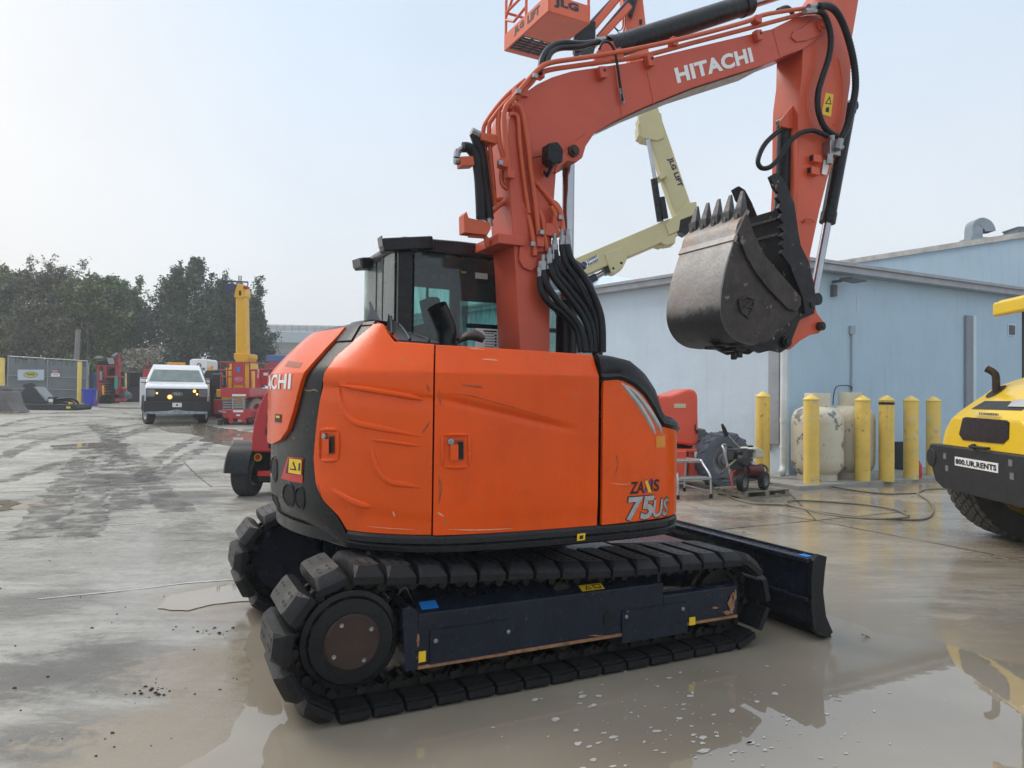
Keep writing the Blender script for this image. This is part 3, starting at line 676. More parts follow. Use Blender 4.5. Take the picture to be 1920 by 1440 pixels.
def ridge(name, px, w, h, mat, off, parent, k=5):           # pressed bead following a line of picture spots
    P = spline([Vector((*p2s(u, v), 0)) for u, v in px], k); n = len(P); G = []
    for i, p in enumerate(P):
        d = (P[min(n - 1, i + 1)] - P[max(0, i - 1)]).normalized(); e = Vector((-d.y, d.x)); ww = w * (min(1, .25 + 3 * min(i, n - 1 - i) / n)); hh = h * min(1, .2 + 4 * min(i, n - 1 - i) / n)
        G.append([S(p.x + e.x * ww * a, p.y + e.y * ww * a, off + hh * b) for a, b in ((-1, -.3), (-.55, .85), (-.2, 1), (.2, 1), (.55, .85), (1, -.3))])
    mb = MB(); mb.grid(G); return build(name, mb, mat, parent, ang=18)
def shell_text(name, body, p0, p1, pt, mat, off, parent, bold=.02):
    a = p2s(*p0); b = p2s(*p1); c = p2s(*pt); V, F, w = text2d(body, bold); mb = MB()
    mb.add([S(a[0] + (b[0] - a[0]) * x / w + (c[0] - a[0]) * y, a[1] + (b[1] - a[1]) * x / w + (c[1] - a[1]) * y, off) for x, y in V], F)
    return build(name, mb, mat, parent, smooth=False)
def frame_patch(name, px, mat, off, parent, w=.012): pass

sA0 = p2s(814, 830)[0]; sA1 = p2s(1120, 830)[0]; sC0 = p2s(1128, 830)[0]
ZB = .79; ZT = 1.672
bot = [(0, ZB), (SMAX, ZB)]
ztopA = [(sA0, 1.690), (sA1, 1.668)]
# side door with the long diagonal crease
def creaseA(s, z):
    a = p2s_c0; b = p2s_c1
    zz = a[1] + (b[1] - a[1]) * (s - a[0]) / (b[0] - a[0])
    k = max(0, min(1, (s - a[0] + .15) / .2)) * max(0, min(1, (b[0] + .08 - s) / .2))
    d = z - zz; v = -.012 * k * max(0, 1 - abs(d + .022) / .022) if d < 0.01 else 0
    v += -.007 * k * max(0, min(1, (.01 - d) / .02)) * max(0, min(1, 1 + (d + .0) / .35))
    e = (z - .87) / .06; v += -.006 * (1 / (1 + math.exp(e * 4))) * max(0, min(1, (s - sA0) / .3))
    return v
p2s_c0 = p2s(850, 745); p2s_c1 = p2s(1060, 795)
door = panel('side_door', [(0, sA0), (1, sA0)], [(0, sA1), (1, sA1)], ztopA, bot, ORANGE_DOOR, nc=50, nr=120, fn=creaseA)
# rear service door with curved rear edge
lb = [(648, 1000), (634, 968), (608, 940), (595, 905), (591, 860), (596, 800), (603, 750), (610, 700), (616, 668), (640, 632), (668, 612)]
lbs = [p2s(*q) for q in lb]
ztB = [(lbs[-1][0] - .5, 1.80), (lbs[-1][0], 1.80), (p2s(690, 612)[0], 1.80), (p2s(728, 640)[0], 1.705), (sA0, 1.690)]
Lr = [((z - ZB) / (interp(ztB, s) - ZB), s) for s, z in lbs]; Lr = [(max(0, min(1, a)), b) for a, b in Lr]; Lr[0] = (0, Lr[0][1]); Lr[-1] = (1, Lr[-1][1])
def embB(s, z):
    v = 0.0; z1 = 1.515 - (s - lbs[5][0]) * .10
    v -= .010 * max(0, min(1, (z1 - z) / .02)) * max(0, min(1, (z - z1 + .09) / .07))
    v -= .012 / (1 + math.exp((z - .93 + .10 * (s - lbs[2][0])) / .012)) * .9
    return v
rdoor = panel('rear_service_door', Lr, [(0, sA0 - .007), (1, sA0 - .007)], ztB, bot, ORANGE, nc=46, nr=60, fn=embB)
for q, w in ((((640, 722), (700, 731), (760, 741), (794, 749)), .016), (((637, 727), (642, 752), (653, 777), (672, 793), (700, 799), (750, 809), (793, 818)), .020), (((697, 823), (740, 828), (792, 836)), .013), (((699, 838), (706, 866), (716, 888), (735, 903), (765, 908), (791, 914)), .020)):
    ridge('pressed_bead', q, w, .013, ORANGE, .010, rdoor)
ridge('pressed_bead', ((622, 912), (645, 930), (675, 944), (702, 950)), .022, .012, ORANGE, .006, rdoor)
def handle(q0, q1, par):
    (u0, v0), (u1, v1) = q0, q1; fx = lambda a, b: (u0 + (u1 - u0) * a, v0 + (v1 - v0) * b)
    ridge('handle_surround', (fx(0, 0), fx(.5, -.02), fx(1, 0)), .012, .012, ORANGE, .010, par); ridge('handle_surround', (fx(0, 1), fx(.5, 1.02), fx(1, 1)), .012, .012, ORANGE, .010, par)
    ridge('handle_surround', (fx(0, -.02), fx(-.02, .5), fx(0, 1.02)), .010, .012, ORANGE, .010, par); ridge('handle_surround', (fx(1, -.02), fx(1.02, .5), fx(1, 1.02)), .010, .012, ORANGE, .010, par)
    patch('handle_pocket', (fx(.30, .17), fx(.8, .17), fx(.8, .80), fx(.30, .80)), RED_IN, .016, par)
    patch('handle_slot', (fx(.56, .22), fx(.78, .22), fx(.78, .76), fx(.56, .76)), DARK, .018, par)
    patch('handle_lever', (fx(.28, .30), fx(.58, .30), fx(.58, .80), fx(.28, .80)), ORANGE, .026, par)
    s, z = p2s(*fx(.30, .22)); n = plan(s)[1]; mb = MB(); mb.lathe([(0, 0), (.017, 0), (.015, .012), (.006, .014), (0, .010)], S(s, z, .014), n, 14); build('lock', mb, ZINC, par)
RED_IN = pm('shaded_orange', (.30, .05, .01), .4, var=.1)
handle((604, 806), (638, 862), rdoor); handle((830, 815), (878, 874), door)
SCR = pm('dark_scratch', (.38, .07, .018), .6, var=.4, scale=30); SCW = pm('pale_scratch', (.72, .30, .16), .6, var=.2, scale=30)
for q, w, m_ in ((((845, 738), (880, 742), (930, 755), (990, 772), (1050, 790)), .0022, SCR), (((906, 673), (925, 674), (937, 676)), .004, SCW), (((884, 652), (900, 653), (915, 655)), .003, SCW), (((822, 890), (826, 915), (822, 945)), .006, SCR), (((824, 730), (826, 760)), .004, SCR), (((865, 722), (890, 724), (905, 727)), .006, SCR), (((840, 992), (900, 993), (960, 990)), .003, SCW), (((820, 960), (832, 968)), .005, SCW)):
    ridge('scratch', q, w, .0012, m_, .0128, door, k=3)
for q, w, m_ in ((((792, 812), (800, 800), (806, 790)), .005, SCR), (((770, 905), (778, 912)), .006, SCW), (((738, 958), (742, 968)), .005, SCW), (((800, 720), (806, 735)), .006, SCR), (((690, 986), (735, 990), (780, 992)), .002, SCW), (((600, 905), (606, 930)), .002, SCR)):
    ridge('scratch', q, w, .0012, m_, .0128, rdoor, k=3)
# front right panel
ztC = [(sC0, 1.545)] + [(p2s(u, v)[0], p2s(u, v)[1]) for u, v in ((1160, 707), (1185, 720), (1205, 738), (1222, 765), (1236, 795))] + [(SMAX, 1.18)]
fr = panel('front_right_panel', [(0, sC0), (1, sC0)], [(0, SMAX - .02), (1, SMAX - .02)], ztC, [(0, ZB), (sC0, ZB), (SMAX, ZB + .02)], ORANGE, nc=50, nr=30)
patch('lens_amber', ((1226, 818), (1243, 816), (1243, 838), (1227, 840)), AMBER, .0145, fr)
ridge('headlamp_strip', ((1163, 718), (1180, 738), (1200, 765), (1218, 796), (1226, 814)), .016, .008, LAMPG, .0125, fr); ridge('headlamp_strip', ((1170, 722), (1190, 738), (1212, 765), (1231, 796), (1238, 814)), .016, .008, LAMPG, .0125, fr)
# model lettering
shell_text('lettering', 'ZA', (1177, 926), (1204, 924), (1180, 903), INK, .0145, fr, .03); shell_text('lettering', 'IS', (1216, 922), (1232, 920), (1217, 899), INK, .0145, fr, .03)
V_, F_, w_ = text2d('X', .03)
shell_text('lettering', 'X', (1202, 925), (1219, 922), (1204, 899), PURPLE, .0145, fr, .03)
patch('lettering', ((1205, 901), (1210, 900), (1218, 922), (1212, 923)), YELLOWS, .0165, fr, sub=2)
shell_text('lettering', '75', (1169, 977), (1219, 972), (1176, 932), SILVERP, .0150, fr, .035); shell_text('lettering', 'US', (1219, 970), (1247, 965), (1223, 936), SILVERP, .0150, fr, .025)
shell_text('lettering_outline', '75', (1167, 979), (1220, 974), (1174, 930), INK, .0140, fr, .06)
shell_text('lettering_outline', 'US', (1218, 972), (1248, 967), (1222, 934), INK, .0140, fr, .05)
for q, w, m_ in ((((1152, 850), (1156, 872), (1148, 895)), .004, SCR), (((1140, 905), (1165, 908), (1180, 906)), .0025, SCW)):
    ridge('scratch', q, w, .0012, m_, .0128, fr, k=3)
# counterweight: black tail with orange engine cover let into it
sB = lambda z: interp([(b, a) for a, b in lbs], z)
ztE = [(0, 1.80), (1.7, 1.82), (3, 1.82)]
cwL = [(0, .25), (1, .25)]; cwR = [((z - .70) / 1.12, s - .012) for s, z in lbs]; cwR = [(max(0, min(1, a)), b) for a, b in cwR]; cwR.append((0, lbs[0][0] + .02))
cw = panel('counterweight', cwL, sorted(cwR), ztE, [(0, .70), (3, .70)], CWBLACK, off=.0, nc=70, nr=44)
eb = [p2s(*q) for q in ((516, 833), (532, 826), (546, 806), (556, 775), (568, 728), (578, 690), (586, 652), (592, 622))]
eb = [(s, min(z, 1.80)) for s, z in eb]
zE0 = eb[0][1]
eL = [(0, .32), (1, .32)]; eR = sorted([(max(0, min(1, (z - zE0) / (1.80 - zE0))), s) for s, z in eb])
ec = panel('engine_cover', eL, eR, [(0, 1.80), (3, 1.80)], [(0, zE0), (3, zE0)], ORANGE, off=.022, nc=50, nr=34, thick=.03)
shell_text('lettering', 'HITACHI', (470, 727) if False else (514, 722), (552, 729), (516, 697), WHITES, .026, ec, .03) if False else None
_a = p2s(553, 730); _c = p2s(557, 700); V_, F_, w_ = text2d('HITACHI', .03); mb = MB()
_h = _c[1] - _a[1]; mb.add([S(_a[0] - (w_ - x) * .155, _a[1] + _h * y, .026) for x, y in V_], F_); build('lettering', mb, WHITES, ec, smooth=False)
patch('maker_badge', ((525, 776), (536, 777), (535, 792), (524, 791)), INK, .026, ec, sub=2)
patch('badge_print', ((527, 779), (534, 780), (534, 784), (527, 783)), YELLOWS, .028, ec, sub=2)
patch('air_grille', ((528, 676), (560, 680), (560, 690), (529, 686)), RED_IN, .0235, ec)
patch('warning_plate', ((541, 856), (570, 859), (568, 906), (528, 897)), REDS, .0035, cw); patch('warning_plate', ((543, 858), (569, 860), (568, 891), (537, 887)), INK, .0055, cw)
patch('warning_label', ((545, 859), (568, 862), (567, 890), (543, 886)), YELLOWS, .0075, cw)
patch('warning_print', ((553, 864), (559, 882), (546, 880)), INK, .0090, cw, sub=2); patch('warning_print', ((552, 868), (556, 879), (548, 878)), YELLOWS, .0105, cw, sub=2); patch('warning_print', ((563, 868), (566, 868), (565, 883), (562, 882)), INK, .009, cw, sub=2)
for (u, v, a, b) in ((542, 928, 9, 21), (563, 934, 8, 20), (515, 880, 5, 22), (513, 940, 4, 14)):
    patch('lifting_pocket', [(u + a * math.cos(t), v + b * math.sin(t) * (1 if math.sin(t) > 0 else .9)) for t in [6.283 * j / 14 for j in range(14)]], DARK, .002, cw, sub=2)
    mbp = [(u + (a + 1.4) * math.cos(t), v + (b + 1.4) * math.sin(t)) for t in [6.283 * j / 18 for j in range(19)]]
    ridge('pocket_rim', mbp, .005, .006, CWBLACK, .001, cw, k=2)
ridge('scrape_mark', ((570, 730), (580, 733), (590, 731), (598, 735)), .004, .002, pm('scrape', (.20, .16, .10), .7), .003, cw, k=3)
mb = MB()
# top block of the counterweight with the small bent bracket on it
s0 = p2s(612, 660)[0]
for ds in range(9):
    pass
G = []
for i in range(11):
    s = s0 - .13 + .20 * i / 10; G.append([S(s, 1.72, .010), S(s, 1.795, .012), S(s, 1.83, -.005), S(s, 1.84, -.05), S(s, 1.84, -.2), S(s, 1.75, -.22)])
mb.grid(G); mb.F.append([i * 6 + j for i, j in [(0, k) for k in range(6)]]); mb.M.append(0); mb.F.append([10 * 6 + j for j in range(6)]); mb.M.append(0)
build('top_cap', mb, BLACKP, cw, bevel=.006)
q = S(s0 - .02, 1.84, -.10); mb = MB(); mb.prism([(-.035, 0), (.04, 0), (.03, .025), (.005, .065), (-.012, .105), (-.022, .10), (-.018, .055), (-.03, .02)], -.012, .012); mb.xf(Matrix.Translation(q) @ Matrix.Rotation(-.3, 4, 'Z')); build('bracket', mb, pm('grey_bracket', (.16, .16, .17), .5), cw, bevel=.002)
# skirt under the panels
mb = MB(); G = []; n = 90; sk0 = lbs[0][0] + .01
for i in range(n + 1):
    s = sk0 + (SMAX - sk0) * i / n; G.append([S(s, .787, -.06), S(s, .789, .004), S(s, .776, .014), S(s, .752, .016), S(s, .742, .006), S(s, .735, .012), S(s, .712, .010), S(s, .700, -.012), S(s, .702, -.10)])
mb.grid(G); sk = ep('lower_skirt', mb, BLACKP, ang=30)
patch('direction_label', ((1079, 1000), (1094, 998), (1093, 1011), (1078, 1013)), YELLOWS, .019, sk, sub=2); patch('direction_mark', ((1083, 1003), (1090, 1002), (1089, 1009), (1082, 1010)), INK, .021, sk, sub=2)
# inner body under the panels, deck
def plan_poly(s0, s1, n, off, extra):
    return [(S(s0 + (s1 - s0) * i / n, 1.0, off).x, S(s0 + (s1 - s0) * i / n, 1.0, off).y) for i in range(n + 1)] + extra
mb = MB(); mb.prism(plan_poly(.25, SMAX - .02, 60, -.035, [(.74, -.36), (.1, -.36), (.1, .2), (.7, .2), (.7, 1.08), (-.5, 1.08)]), .715, .775, 'z'); ep('revolving_frame', mb, BLACKP)
mb = MB(); mb.prism(plan_poly(lbs[2][0] - .4, sC0 + .02, 40, -.05, [(.25, -.42), (-.50, -.42), (-1.0, -.1)]), .78, 1.60, 'z'); ep('engine_bay', mb, DARK)
mb = MB(); mb.prism(plan_poly(sC0 - .05, SMAX - .03, 26, -.05, [(.30, -.44)]), .78, 1.20, 'z'); ep('tank_bay', mb, DARK)
# engine hood (black textured lid) and orange shoulder
G = []
for i in range(25):
    s = .3 + (sA0 - .3) * i / 24; zt = interp(ztB, s) if s > lbs[-1][0] else 1.80 + .02 * (1 - abs(s - 1.2))
    a = S(s, min(zt, 1.80), .008); c = Vector((-.55 - .02 * i / 24, .25 - .45 * i / 24, 1.80 - .05 * i / 24)); b = a.lerp(c, .10); b.z = a.z + .016; d = a.lerp(c, .28); d.z = max(d.z, a.z) + .008; G.append([a, b, d, a.lerp(c, .6) + Vector((0, 0, .015)), c])
mb = MB(); mb.grid([g[:3] for g in G]); ep('hood_edge', mb, ORANGE, ang=50)
mb = MB(); mb.grid([[g[2] + Vector((0, 0, -.001)), g[3], g[4]] for g in G]); ep('engine_hood', mb, BLACKP, ang=50)
# black rubbery mat on the hood beside the door edge
s_a, s_b = p2s(698, 640)[0], sA0 + .02; G = []
for i in range(13):
    s = s_a + (s_b - s_a) * i / 12; zt = interp(ztB, s); a = S(s, min(zt, 1.80), -.012); z2 = 1.91 - .14 * i / 12
    c = Vector((a.x * .55 - .25 + .02 * i / 12, a.y * .35, z2)); G.append([Vector((a.x, a.y, zt - .02)), Vector((a.x, a.y, zt + .012)), a.lerp(c, .12) + Vector((0, 0, .018)), a.lerp(c, .5) + Vector((0, 0, .012)), c])
mb = MB(); mb.grid(G); hm = ep('hood_mat', mb, pm('ribbed_black', (.012, .013, .014), .42, var=.3, scale=12, bump=.5, bscale=30), ang=35)
for k in range(3):
    r_ = G[2 + 4 * k]; mb = MB(); mb.tube([p + Vector((0, 0, .004)) for p in r_[1:]], .008, 6); build('mat_rib', mb, BLACKP, hm)
# side deck by the boom
mb = MB(); mb.prism(plan_poly(sA0 - .05, sC0 + .05, 20, -.07, [(.25, -.30), (-.55, -.30)]), 1.60, 1.650, 'z'); ep('side_deck', mb, BLACKP, bevel=.01)
# black cover over the front right corner
G = []; n = 34
tD = [(sC0 - .05, 1.672), (p2s(1150, 664)[0], 1.665), (p2s(1185, 672)[0], 1.645), (p2s(1212, 690)[0], 1.585), (p2s(1232, 722)[0], 1.50), (p2s(1243, 762)[0], 1.36), (SMAX, 1.25)]
for i in range(n + 1):
    s = sC0 - .018 + (SMAX - sC0) * i / n; zc = interp(ztC, s) - .006; zd = interp(tD, s); row = []
    dz = max(.03, zd - zc)
    for a, b in ((-.01, -.02), (.020, -.002), (.028, .012), (.022, .03)): row.append(S(s, min(zc, 1.55) + b, a))
    for k in range(1, 8):
        t = k / 7; row.append(S(s, 1.4, .022 - .05 * t ** 1.5) * 1); row[-1].z = zc + .03 + (dz - .03) * math.sin(t * math.pi / 2)
    p = row[-1]; row.append(Vector((p.x * .9 + .02, p.y * .72, p.z + .006))); row.append(Vector((.35 + (p.x - .35) * .6, -.42, p.z))); row.append(Vector((.35 + (p.x - .35) * .6, -.40, p.z - .2)))
    G.append(row)
mb = MB(); mb.grid(G); mb.F.append([j for j in range(len(G[0]))]); mb.M.append(0); ep('corner_cover', mb, BLACKP, ang=40)
# exhaust stack bent to the rear
q = my(838, 655, -.42); mb = MB(); P = spline([q, q + Vector((-.005, 0, .10)), q + Vector((-.03, -.01, .16)), q + Vector((-.075, -.03, .235))], 5)
mb.tube(P, .058, 20, cap=False); P2 = P[3:]; mb.tube(list(reversed(P2)), .052, 20, cap=False)
e = P[-1]; mb.tube([P[4], P[5]], .0515, 20); ex = ep('exhaust_stack', mb, BLACKP, ang=50, recalc=False)
mb = MB(); mb.tube([q + Vector((0, 0, -.06)), q + Vector((0, 0, .02))], [.075, .066], 18); build('stack_collar', mb, BLACKP, ex)
# folded brown glove beside the stack
q = my(880, 640, -.50); mb = MB(); G = []
for i in range(9):
    t = i / 8; c = q + Vector((-.07 + .15 * t, 0, .0 + .025 * math.sin(t * 3.1) + .02 * t)); G.append([c + Vector((.006 * math.sin(a * 3 + t * 5), .035 * math.cos(a) * (.6 + .5 * math.sin(t * 2.6)), .026 * math.sin(a) * (.6 + .6 * math.sin(t * 2.2)))) for a in [6.283 * j / 10 for j in range(11)]])
mb.grid(G); build('work_glove', mb, pm('brown_leather', (.07, .045, .035), .35, var=.4, scale=30), None, ang=60, label='crumpled brown work glove lying beside the black exhaust stack', cat='glove')
bpy.data.objects['work_glove'].location = EX0; bpy.data.objects['work_glove'].rotation_euler = (0, 0, EXT)
# ---------------- cab
CX0, CX1, CY0, CY1, CZ0, CZ1 = -.53, 1.0, .245, 1.09, .80, 2.40
GL_CLEAR = glass('cab_glass_clear', (.72, .86, .82), .04, opa=.28, body=(.40, .46, .44))
GL_SIDE = glass('cab_glass_side', (.80, .90, .90), .03, opa=.16, body=(.16, .19, .20))
cabm = MB()
for (x, y, w, d) in ((CX0, CY0, .10, .05), (CX0, CY1 - .05, .05, .05), (CX1 - .30, CY0, .06, .05), (CX1 - .30, CY1 - .05, .06, .05)): cabm.b(x, x + w, y, y + d, CZ0, CZ1)
cabm.b(CX0, CX1 - .02, CY0, CY0 + .05, CZ0, 1.50); cabm.b(CX0, CX1 - .02, CY1 - .05, CY1, CZ0, 1.50); cabm.b(CX0, CX0 + .05, CY0 + .05, CY1 - .05, CZ0, 1.72)
# front posts lean back and round over into the roof
for y in (CY0, CY1 - .06):
    P = spline([(CX1, y + .03, .85), (CX1 + .02, y + .03, 1.5), (CX1 - .02, y + .03, 2.05), (CX1 - .10, y + .03, 2.30), (CX1 - .26, y + .03, 2.40)], 5); cabm.tube(P, .045, 8)
cabm.b(CX0 + .02, CX1 - .05, CY0 + .05, CY1 - .05, CZ0, CZ0 + .04)
cab = ep('cab', cabm, BLACKP, bevel=.008)
mb = MB(); G = []
prof = [(CX0 - .03, 2.385), (CX0 - .035, 2.43), (CX0 + .02, 2.475), (-.1, 2.485), (.45, 2.48), (CX1 - .22, 2.455), (CX1 - .10, 2.40), (CX1 - .13, 2.37)]
mb.prism(prof, CY0 - .015, CY1 + .015); build('roof', mb, pm('cab_roof_black', (.016, .018, .022), .28, var=.2, scale=5), cab, bevel=.025, seg=3)
def pane(name, P, mat, parent, t=.006):
    P = [Vector(p) for p in P]; n = (P[1] - P[0]).cross(P[2] - P[1]).normalized() * t; k = len(P); mb = MB()
    mb.add(P + [p + n for p in P], [list(range(k)), list(range(2 * k - 1, k - 1, -1))] + [(i, (i + 1) % k, k + (i + 1) % k, k + i) for i in range(k)]); return build(name, mb, mat, parent, smooth=False)
pane('rear_window', [(CX0 - .004, CY1 - .02, 1.73), (CX0 - .004, CY0 + .06, 1.73), (CX0 - .004, CY0 + .06, 2.395), (CX0 - .004, CY1 - .02, 2.395)], GL_CLEAR, cab)
for y in (.735, .575):
    mb = MB(); mb.prism([(y - .012, 2.39), (y + .012, 2.39), (y + .010, 2.20), (y + .005, 1.95), (y - .005, 1.95), (y - .008, 2.20)], CX0 - .014, CX0 - .005, 'x'); build('window_bar', mb, BLACKP, cab)
pane('right_window', [(CX0 + .11, CY0 + .012, 1.51), (CX1 - .05, CY0 + .012, 1.51), (CX1 - .05, CY0 + .012, 2.12), (CX1 - .16, CY0 + .012, 2.395), (CX0 + .11, CY0 + .012, 2.395)], GL_SIDE, cab)
# dark printed border of the side glass
FR = pm('glass_border', (.02, .022, .026), .12, var=.3, scale=9)
def border(P, Q, y):
    mb = MB(); n = len(P); mb.add([(a, y, b) for a, b in P] + [(a, y, b) for a, b in Q], [(i, (i + 1) % n, n + (i + 1) % n, n + i) for i in range(n)]); return mb
b0 = my(880, 540, CY0); b1 = my(938, 600, CY0)
# far wall of the cab: door with two panes, seen through the side glass
mb = MB(); yb = CY1 - .03
def win(u0, v0, u1, v1): a = my(u0, v0, yb); b = my(u1, v1, yb); return (a.x, b.x, b.z, a.z)
holes = [win(776, 537, 798, 625), win(803, 540, 842, 625), (.22, .92, 1.55, 2.20)]
xsb = sorted({CX0 + .05, CX1 - .08} | {h[0] for h in holes} | {h[1] for h in holes}); zsb = sorted({1.50, 2.39} | {h[2] for h in holes} | {h[3] for h in holes})
for i in range(len(xsb) - 1):
    for j in range(len(zsb) - 1):
        mx_, mz_ = (xsb[i] + xsb[i + 1]) / 2, (zsb[j] + zsb[j + 1]) / 2
        if not any(h[0] < mx_ < h[1] and h[2] < mz_ < h[3] for h in holes): mb.b(xsb[i], xsb[i + 1], yb - .012, yb + .012, zsb[j], zsb[j + 1])
build('door_inner', mb, pm('cab_trim_grey', (.07, .075, .085), .7, var=.2), cab)
for h in holes: pane('door_window', [(h[0], yb, h[2]), (h[1], yb, h[2]), (h[1], yb, h[3]), (h[0], yb, h[3])], glass('door_glass', (.62, .90, .86), .03, opa=.18, body=(.35, .6, .58)), cab)
pane('windscreen', [(CX1 + .005, CY1 - .06, .95), (CX1 + .02, CY1 - .06, 1.5), (CX1 - .05, CY1 - .06, 2.2), (CX1 - .05, CY0 + .07, 2.2), (CX1 + .02, CY0 + .07, 1.5), (CX1 + .005, CY0 + .07, .95)], glass('windscreen_glass', (.80, .90, .88), .03, opa=.12, body=(.5, .55, .55)), cab)
# seat
mb = MB(); mb.b(-.15, .30, .42, .90, 1.20, 1.34); mb.prism([(-.18, 1.30), (-.06, 1.30), (-.16, 1.95), (-.26, 1.95)], .44, .88); mb.prism([(-.17, 1.97), (-.10, 1.97), (-.14, 2.14), (-.21, 2.14)], .53, .79); mb.b(-.1, .25, .38, .42, 1.42, 1.50); mb.cyl((.38, .42, 1.2), (.42, .42, 1.66), .015); mb.cyl((.42, .42, 1.66), (.42, .42, 1.74), .028)
build('operator_seat', mb, pm('seat_fabric', (.035, .036, .04), .85, var=.2, scale=20), cab, bevel=.03, seg=3)
# stickers on the side glass
mb = MB(); a = my(891, 615, CY0 - .004); b = my(938, 656, CY0 - .004); y = CY0 - .004
mb.b(a.x, b.x, y - .002, y, b.z, a.z); pl = build('instruction_plate', mb, WHITES, cab)
mb = MB()
for k in range(6): mb.b(a.x + .07, b.x - .05, y - .0035, y - .0025, a.z - .035 - k * .018, a.z - .031 - k * .018)
mb.b(a.x + .06, b.x - .03, y - .0035, y - .0025, a.z - .022, a.z - .012)
for k in range(4): mb.b(b.x - .045, b.x - .03, y - .0035, y - .0025, a.z - .05 - k * .022, a.z - .038 - k * .022)
build('plate_print', mb, INK, pl, smooth=False)
mb = MB(); a = my(891, 511, y); b = my(914, 524, y); mb.b(a.x, b.x, y - .002, y, b.z, a.z); build('paper_label', mb, pm('pale_label', (.42, .48, .46), .6), cab)
mb = MB(); a = my(864, 508, y); b = my(874, 513, y); mb.b(a.x, b.x, y - .002, y, b.z, a.z); build('yellow_label', mb, pm('dull_yellow', (.25, .22, .04), .6), cab)
mb = MB(); a = my(876, 606, CY0 - .006); b = my(1045, 612, CY0 - .006); mb.b(a.x, CX1 - .05, CY0 - .006, CY0 + .01, a.z - .03, a.z); build('window_bar', mb, BLACKP, cab)
# right glass: dark printed field with a clear opening at the front
mb = MB(); o0 = my(878, 530, CY0 + .006)
fx = o0.x; zt_ = o0.z; Y_ = CY0 + .009
mb.add([(fx, Y_, 1.52), (fx, Y_, zt_ - .08), (fx + .03, Y_, zt_ - .02), (fx + .08, Y_, zt_), (CX1 - .12, Y_, zt_), (CX1 - .16, Y_, 2.39), (CX0 + .11, Y_, 2.39), (CX0 + .11, Y_, 2.27), (fx - .10, Y_, 2.27), (fx - .10, Y_, 1.52)], [(0, 1, 8, 9), (1, 2, 8), (2, 3, 4, 5), (2, 5, 7, 8), (5, 6, 7)]); build('glass_border', mb, glass('tinted_border', (.34, .38, .42), .04, opa=.35, body=(.06, .07, .08)), cab, smooth=False)
# roof work lamps
for (u, v, w, h, d, rz) in ((762, 459, .34, .085, .10, 0), (685, 495, .15, .08, .10, .2)):
    c = mxx(u, v, CX0 - .045); mb = MB(); M = Matrix.Rotation(rz, 3, 'Z') @ Matrix.Rotation(-.15, 3, 'Y')
    if w > .2: c = my(u, v, CY0 - .01)
    sz = (w, .11, h) if w > .2 else (.12, w, h)
    mb.box(c, sz, M); lp = ep('work_lamp', mb, BLACKP, bevel=.012)
    mb = MB(); mb.box(c + Vector((-.5 * sz[0] - .002, 0, 0)), (.006, sz[1] * .85, h * .75), M); build('lens', mb, pm('lamp_dark_glass', (.05, .055, .06), .1), lp)
    mb = MB(); mb.tube([c + Vector((.03, .04, -.02)), c + Vector((.05, .05, -h * .7)), c + Vector((.10, .06, -h * .75))], .008, 6); build('lamp_bracket', mb, BLACKP, lp)
mb = MB(); mb.tube([my(848, 466, .6), my(905, 470, .6)], .01, 6); build('roof_rail', mb, BLACKP, cab)

# ---------------- boom
YB0, YB1 = -.21, .11
BO = [(1000, 780), (975, 655), (967, 500), (960, 410), (955, 330), (953, 262), (955, 225), (965, 196), (977, 179), (1007, 158), (1036, 144), (1073, 133), (1194, 115), (1330, 82), (1448, 54), (1490, 33), (1515, 28), (1534, 27), (1551, 35), (1557, 50), (1551, 63), (1535, 72), (1507, 92), (1469, 106), (1436, 121), (1298, 165), (1211, 200), (1150, 229), (1115, 250), (1099, 274), (1093, 295), (1080, 305), (1064, 303), (1052, 312), (1043, 326), (1039, 380), (1035, 450), (1032, 513), (1031, 657), (1035, 780)]
boomP = xz(BO, YB0)
mb = MB(); mb.prism(boomP, YB0, YB1); boom = ep('boom', mb, BOOMO, bevel=.008)
# end plates and bosses
def slab(name, L_, y0, y1, mat, parent, bev=.004): mb = MB(); mb.prism(xz(L_, y0), y0, y1); return build(name, mb, mat, parent, bevel=bev)
slab('end_boss', [(1488, 58), (1500, 54), (1534, 31), (1549, 36), (1555, 50), (1548, 62), (1512, 76), (1494, 78), (1484, 70)], YB0 - .012, YB0 + .01, BOOMO, boom)
slab('cylinder_boss', [(1040, 322), (1050, 295), (1072, 272), (1100, 250), (1100, 268), (1092, 293), (1080, 303), (1064, 301), (1052, 310), (1044, 325)], YB0 - .014, YB0 + .01, BOOMO, boom)
for (u, v, r) in ((1534, 50, .042), (1072, 285, .038)):
    c = my(u, v, YB0); mb = MB(); mb.cyl((c.x, YB0 - .035, c.z), (c.x, YB1 + .035, c.z), r, n=20); mb.cyl((c.x, YB0 - .05, c.z), (c.x, YB0 - .034, c.z), r * .6, n=12); ep('pivot_pin', mb, RUST if r < .04 else BOOMO)
for (u0, v0, u1, v1) in ((1208, 108, 1226, 196), (1152, 122, 1166, 222), (1449, 55, 1462, 106)):
    a = my(u0, v0, YB0); b = my(u1, v1, YB0); mb = MB(); mb.tube([a, b], .006, 6); build('weld_seam', mb, BOOMO, boom)
for (u, v) in ((1213, 118), (1124, 140), (1416, 70)):
    c = my(u, v, YB0); M = Matrix.Rotation(-.25, 3, 'Y'); mb = MB(); mb.box(c + Vector((0, -.025, 0)), (.055, .05, .075), M); lug = build('lug', mb, BOOMO, boom, bevel=.004)
    mb = MB(); mb.cyl(c + Vector((.008, -.052, .012)), c + Vector((.008, -.051, .012)), .010, n=10); build('lug_hole', mb, DARK, lug)
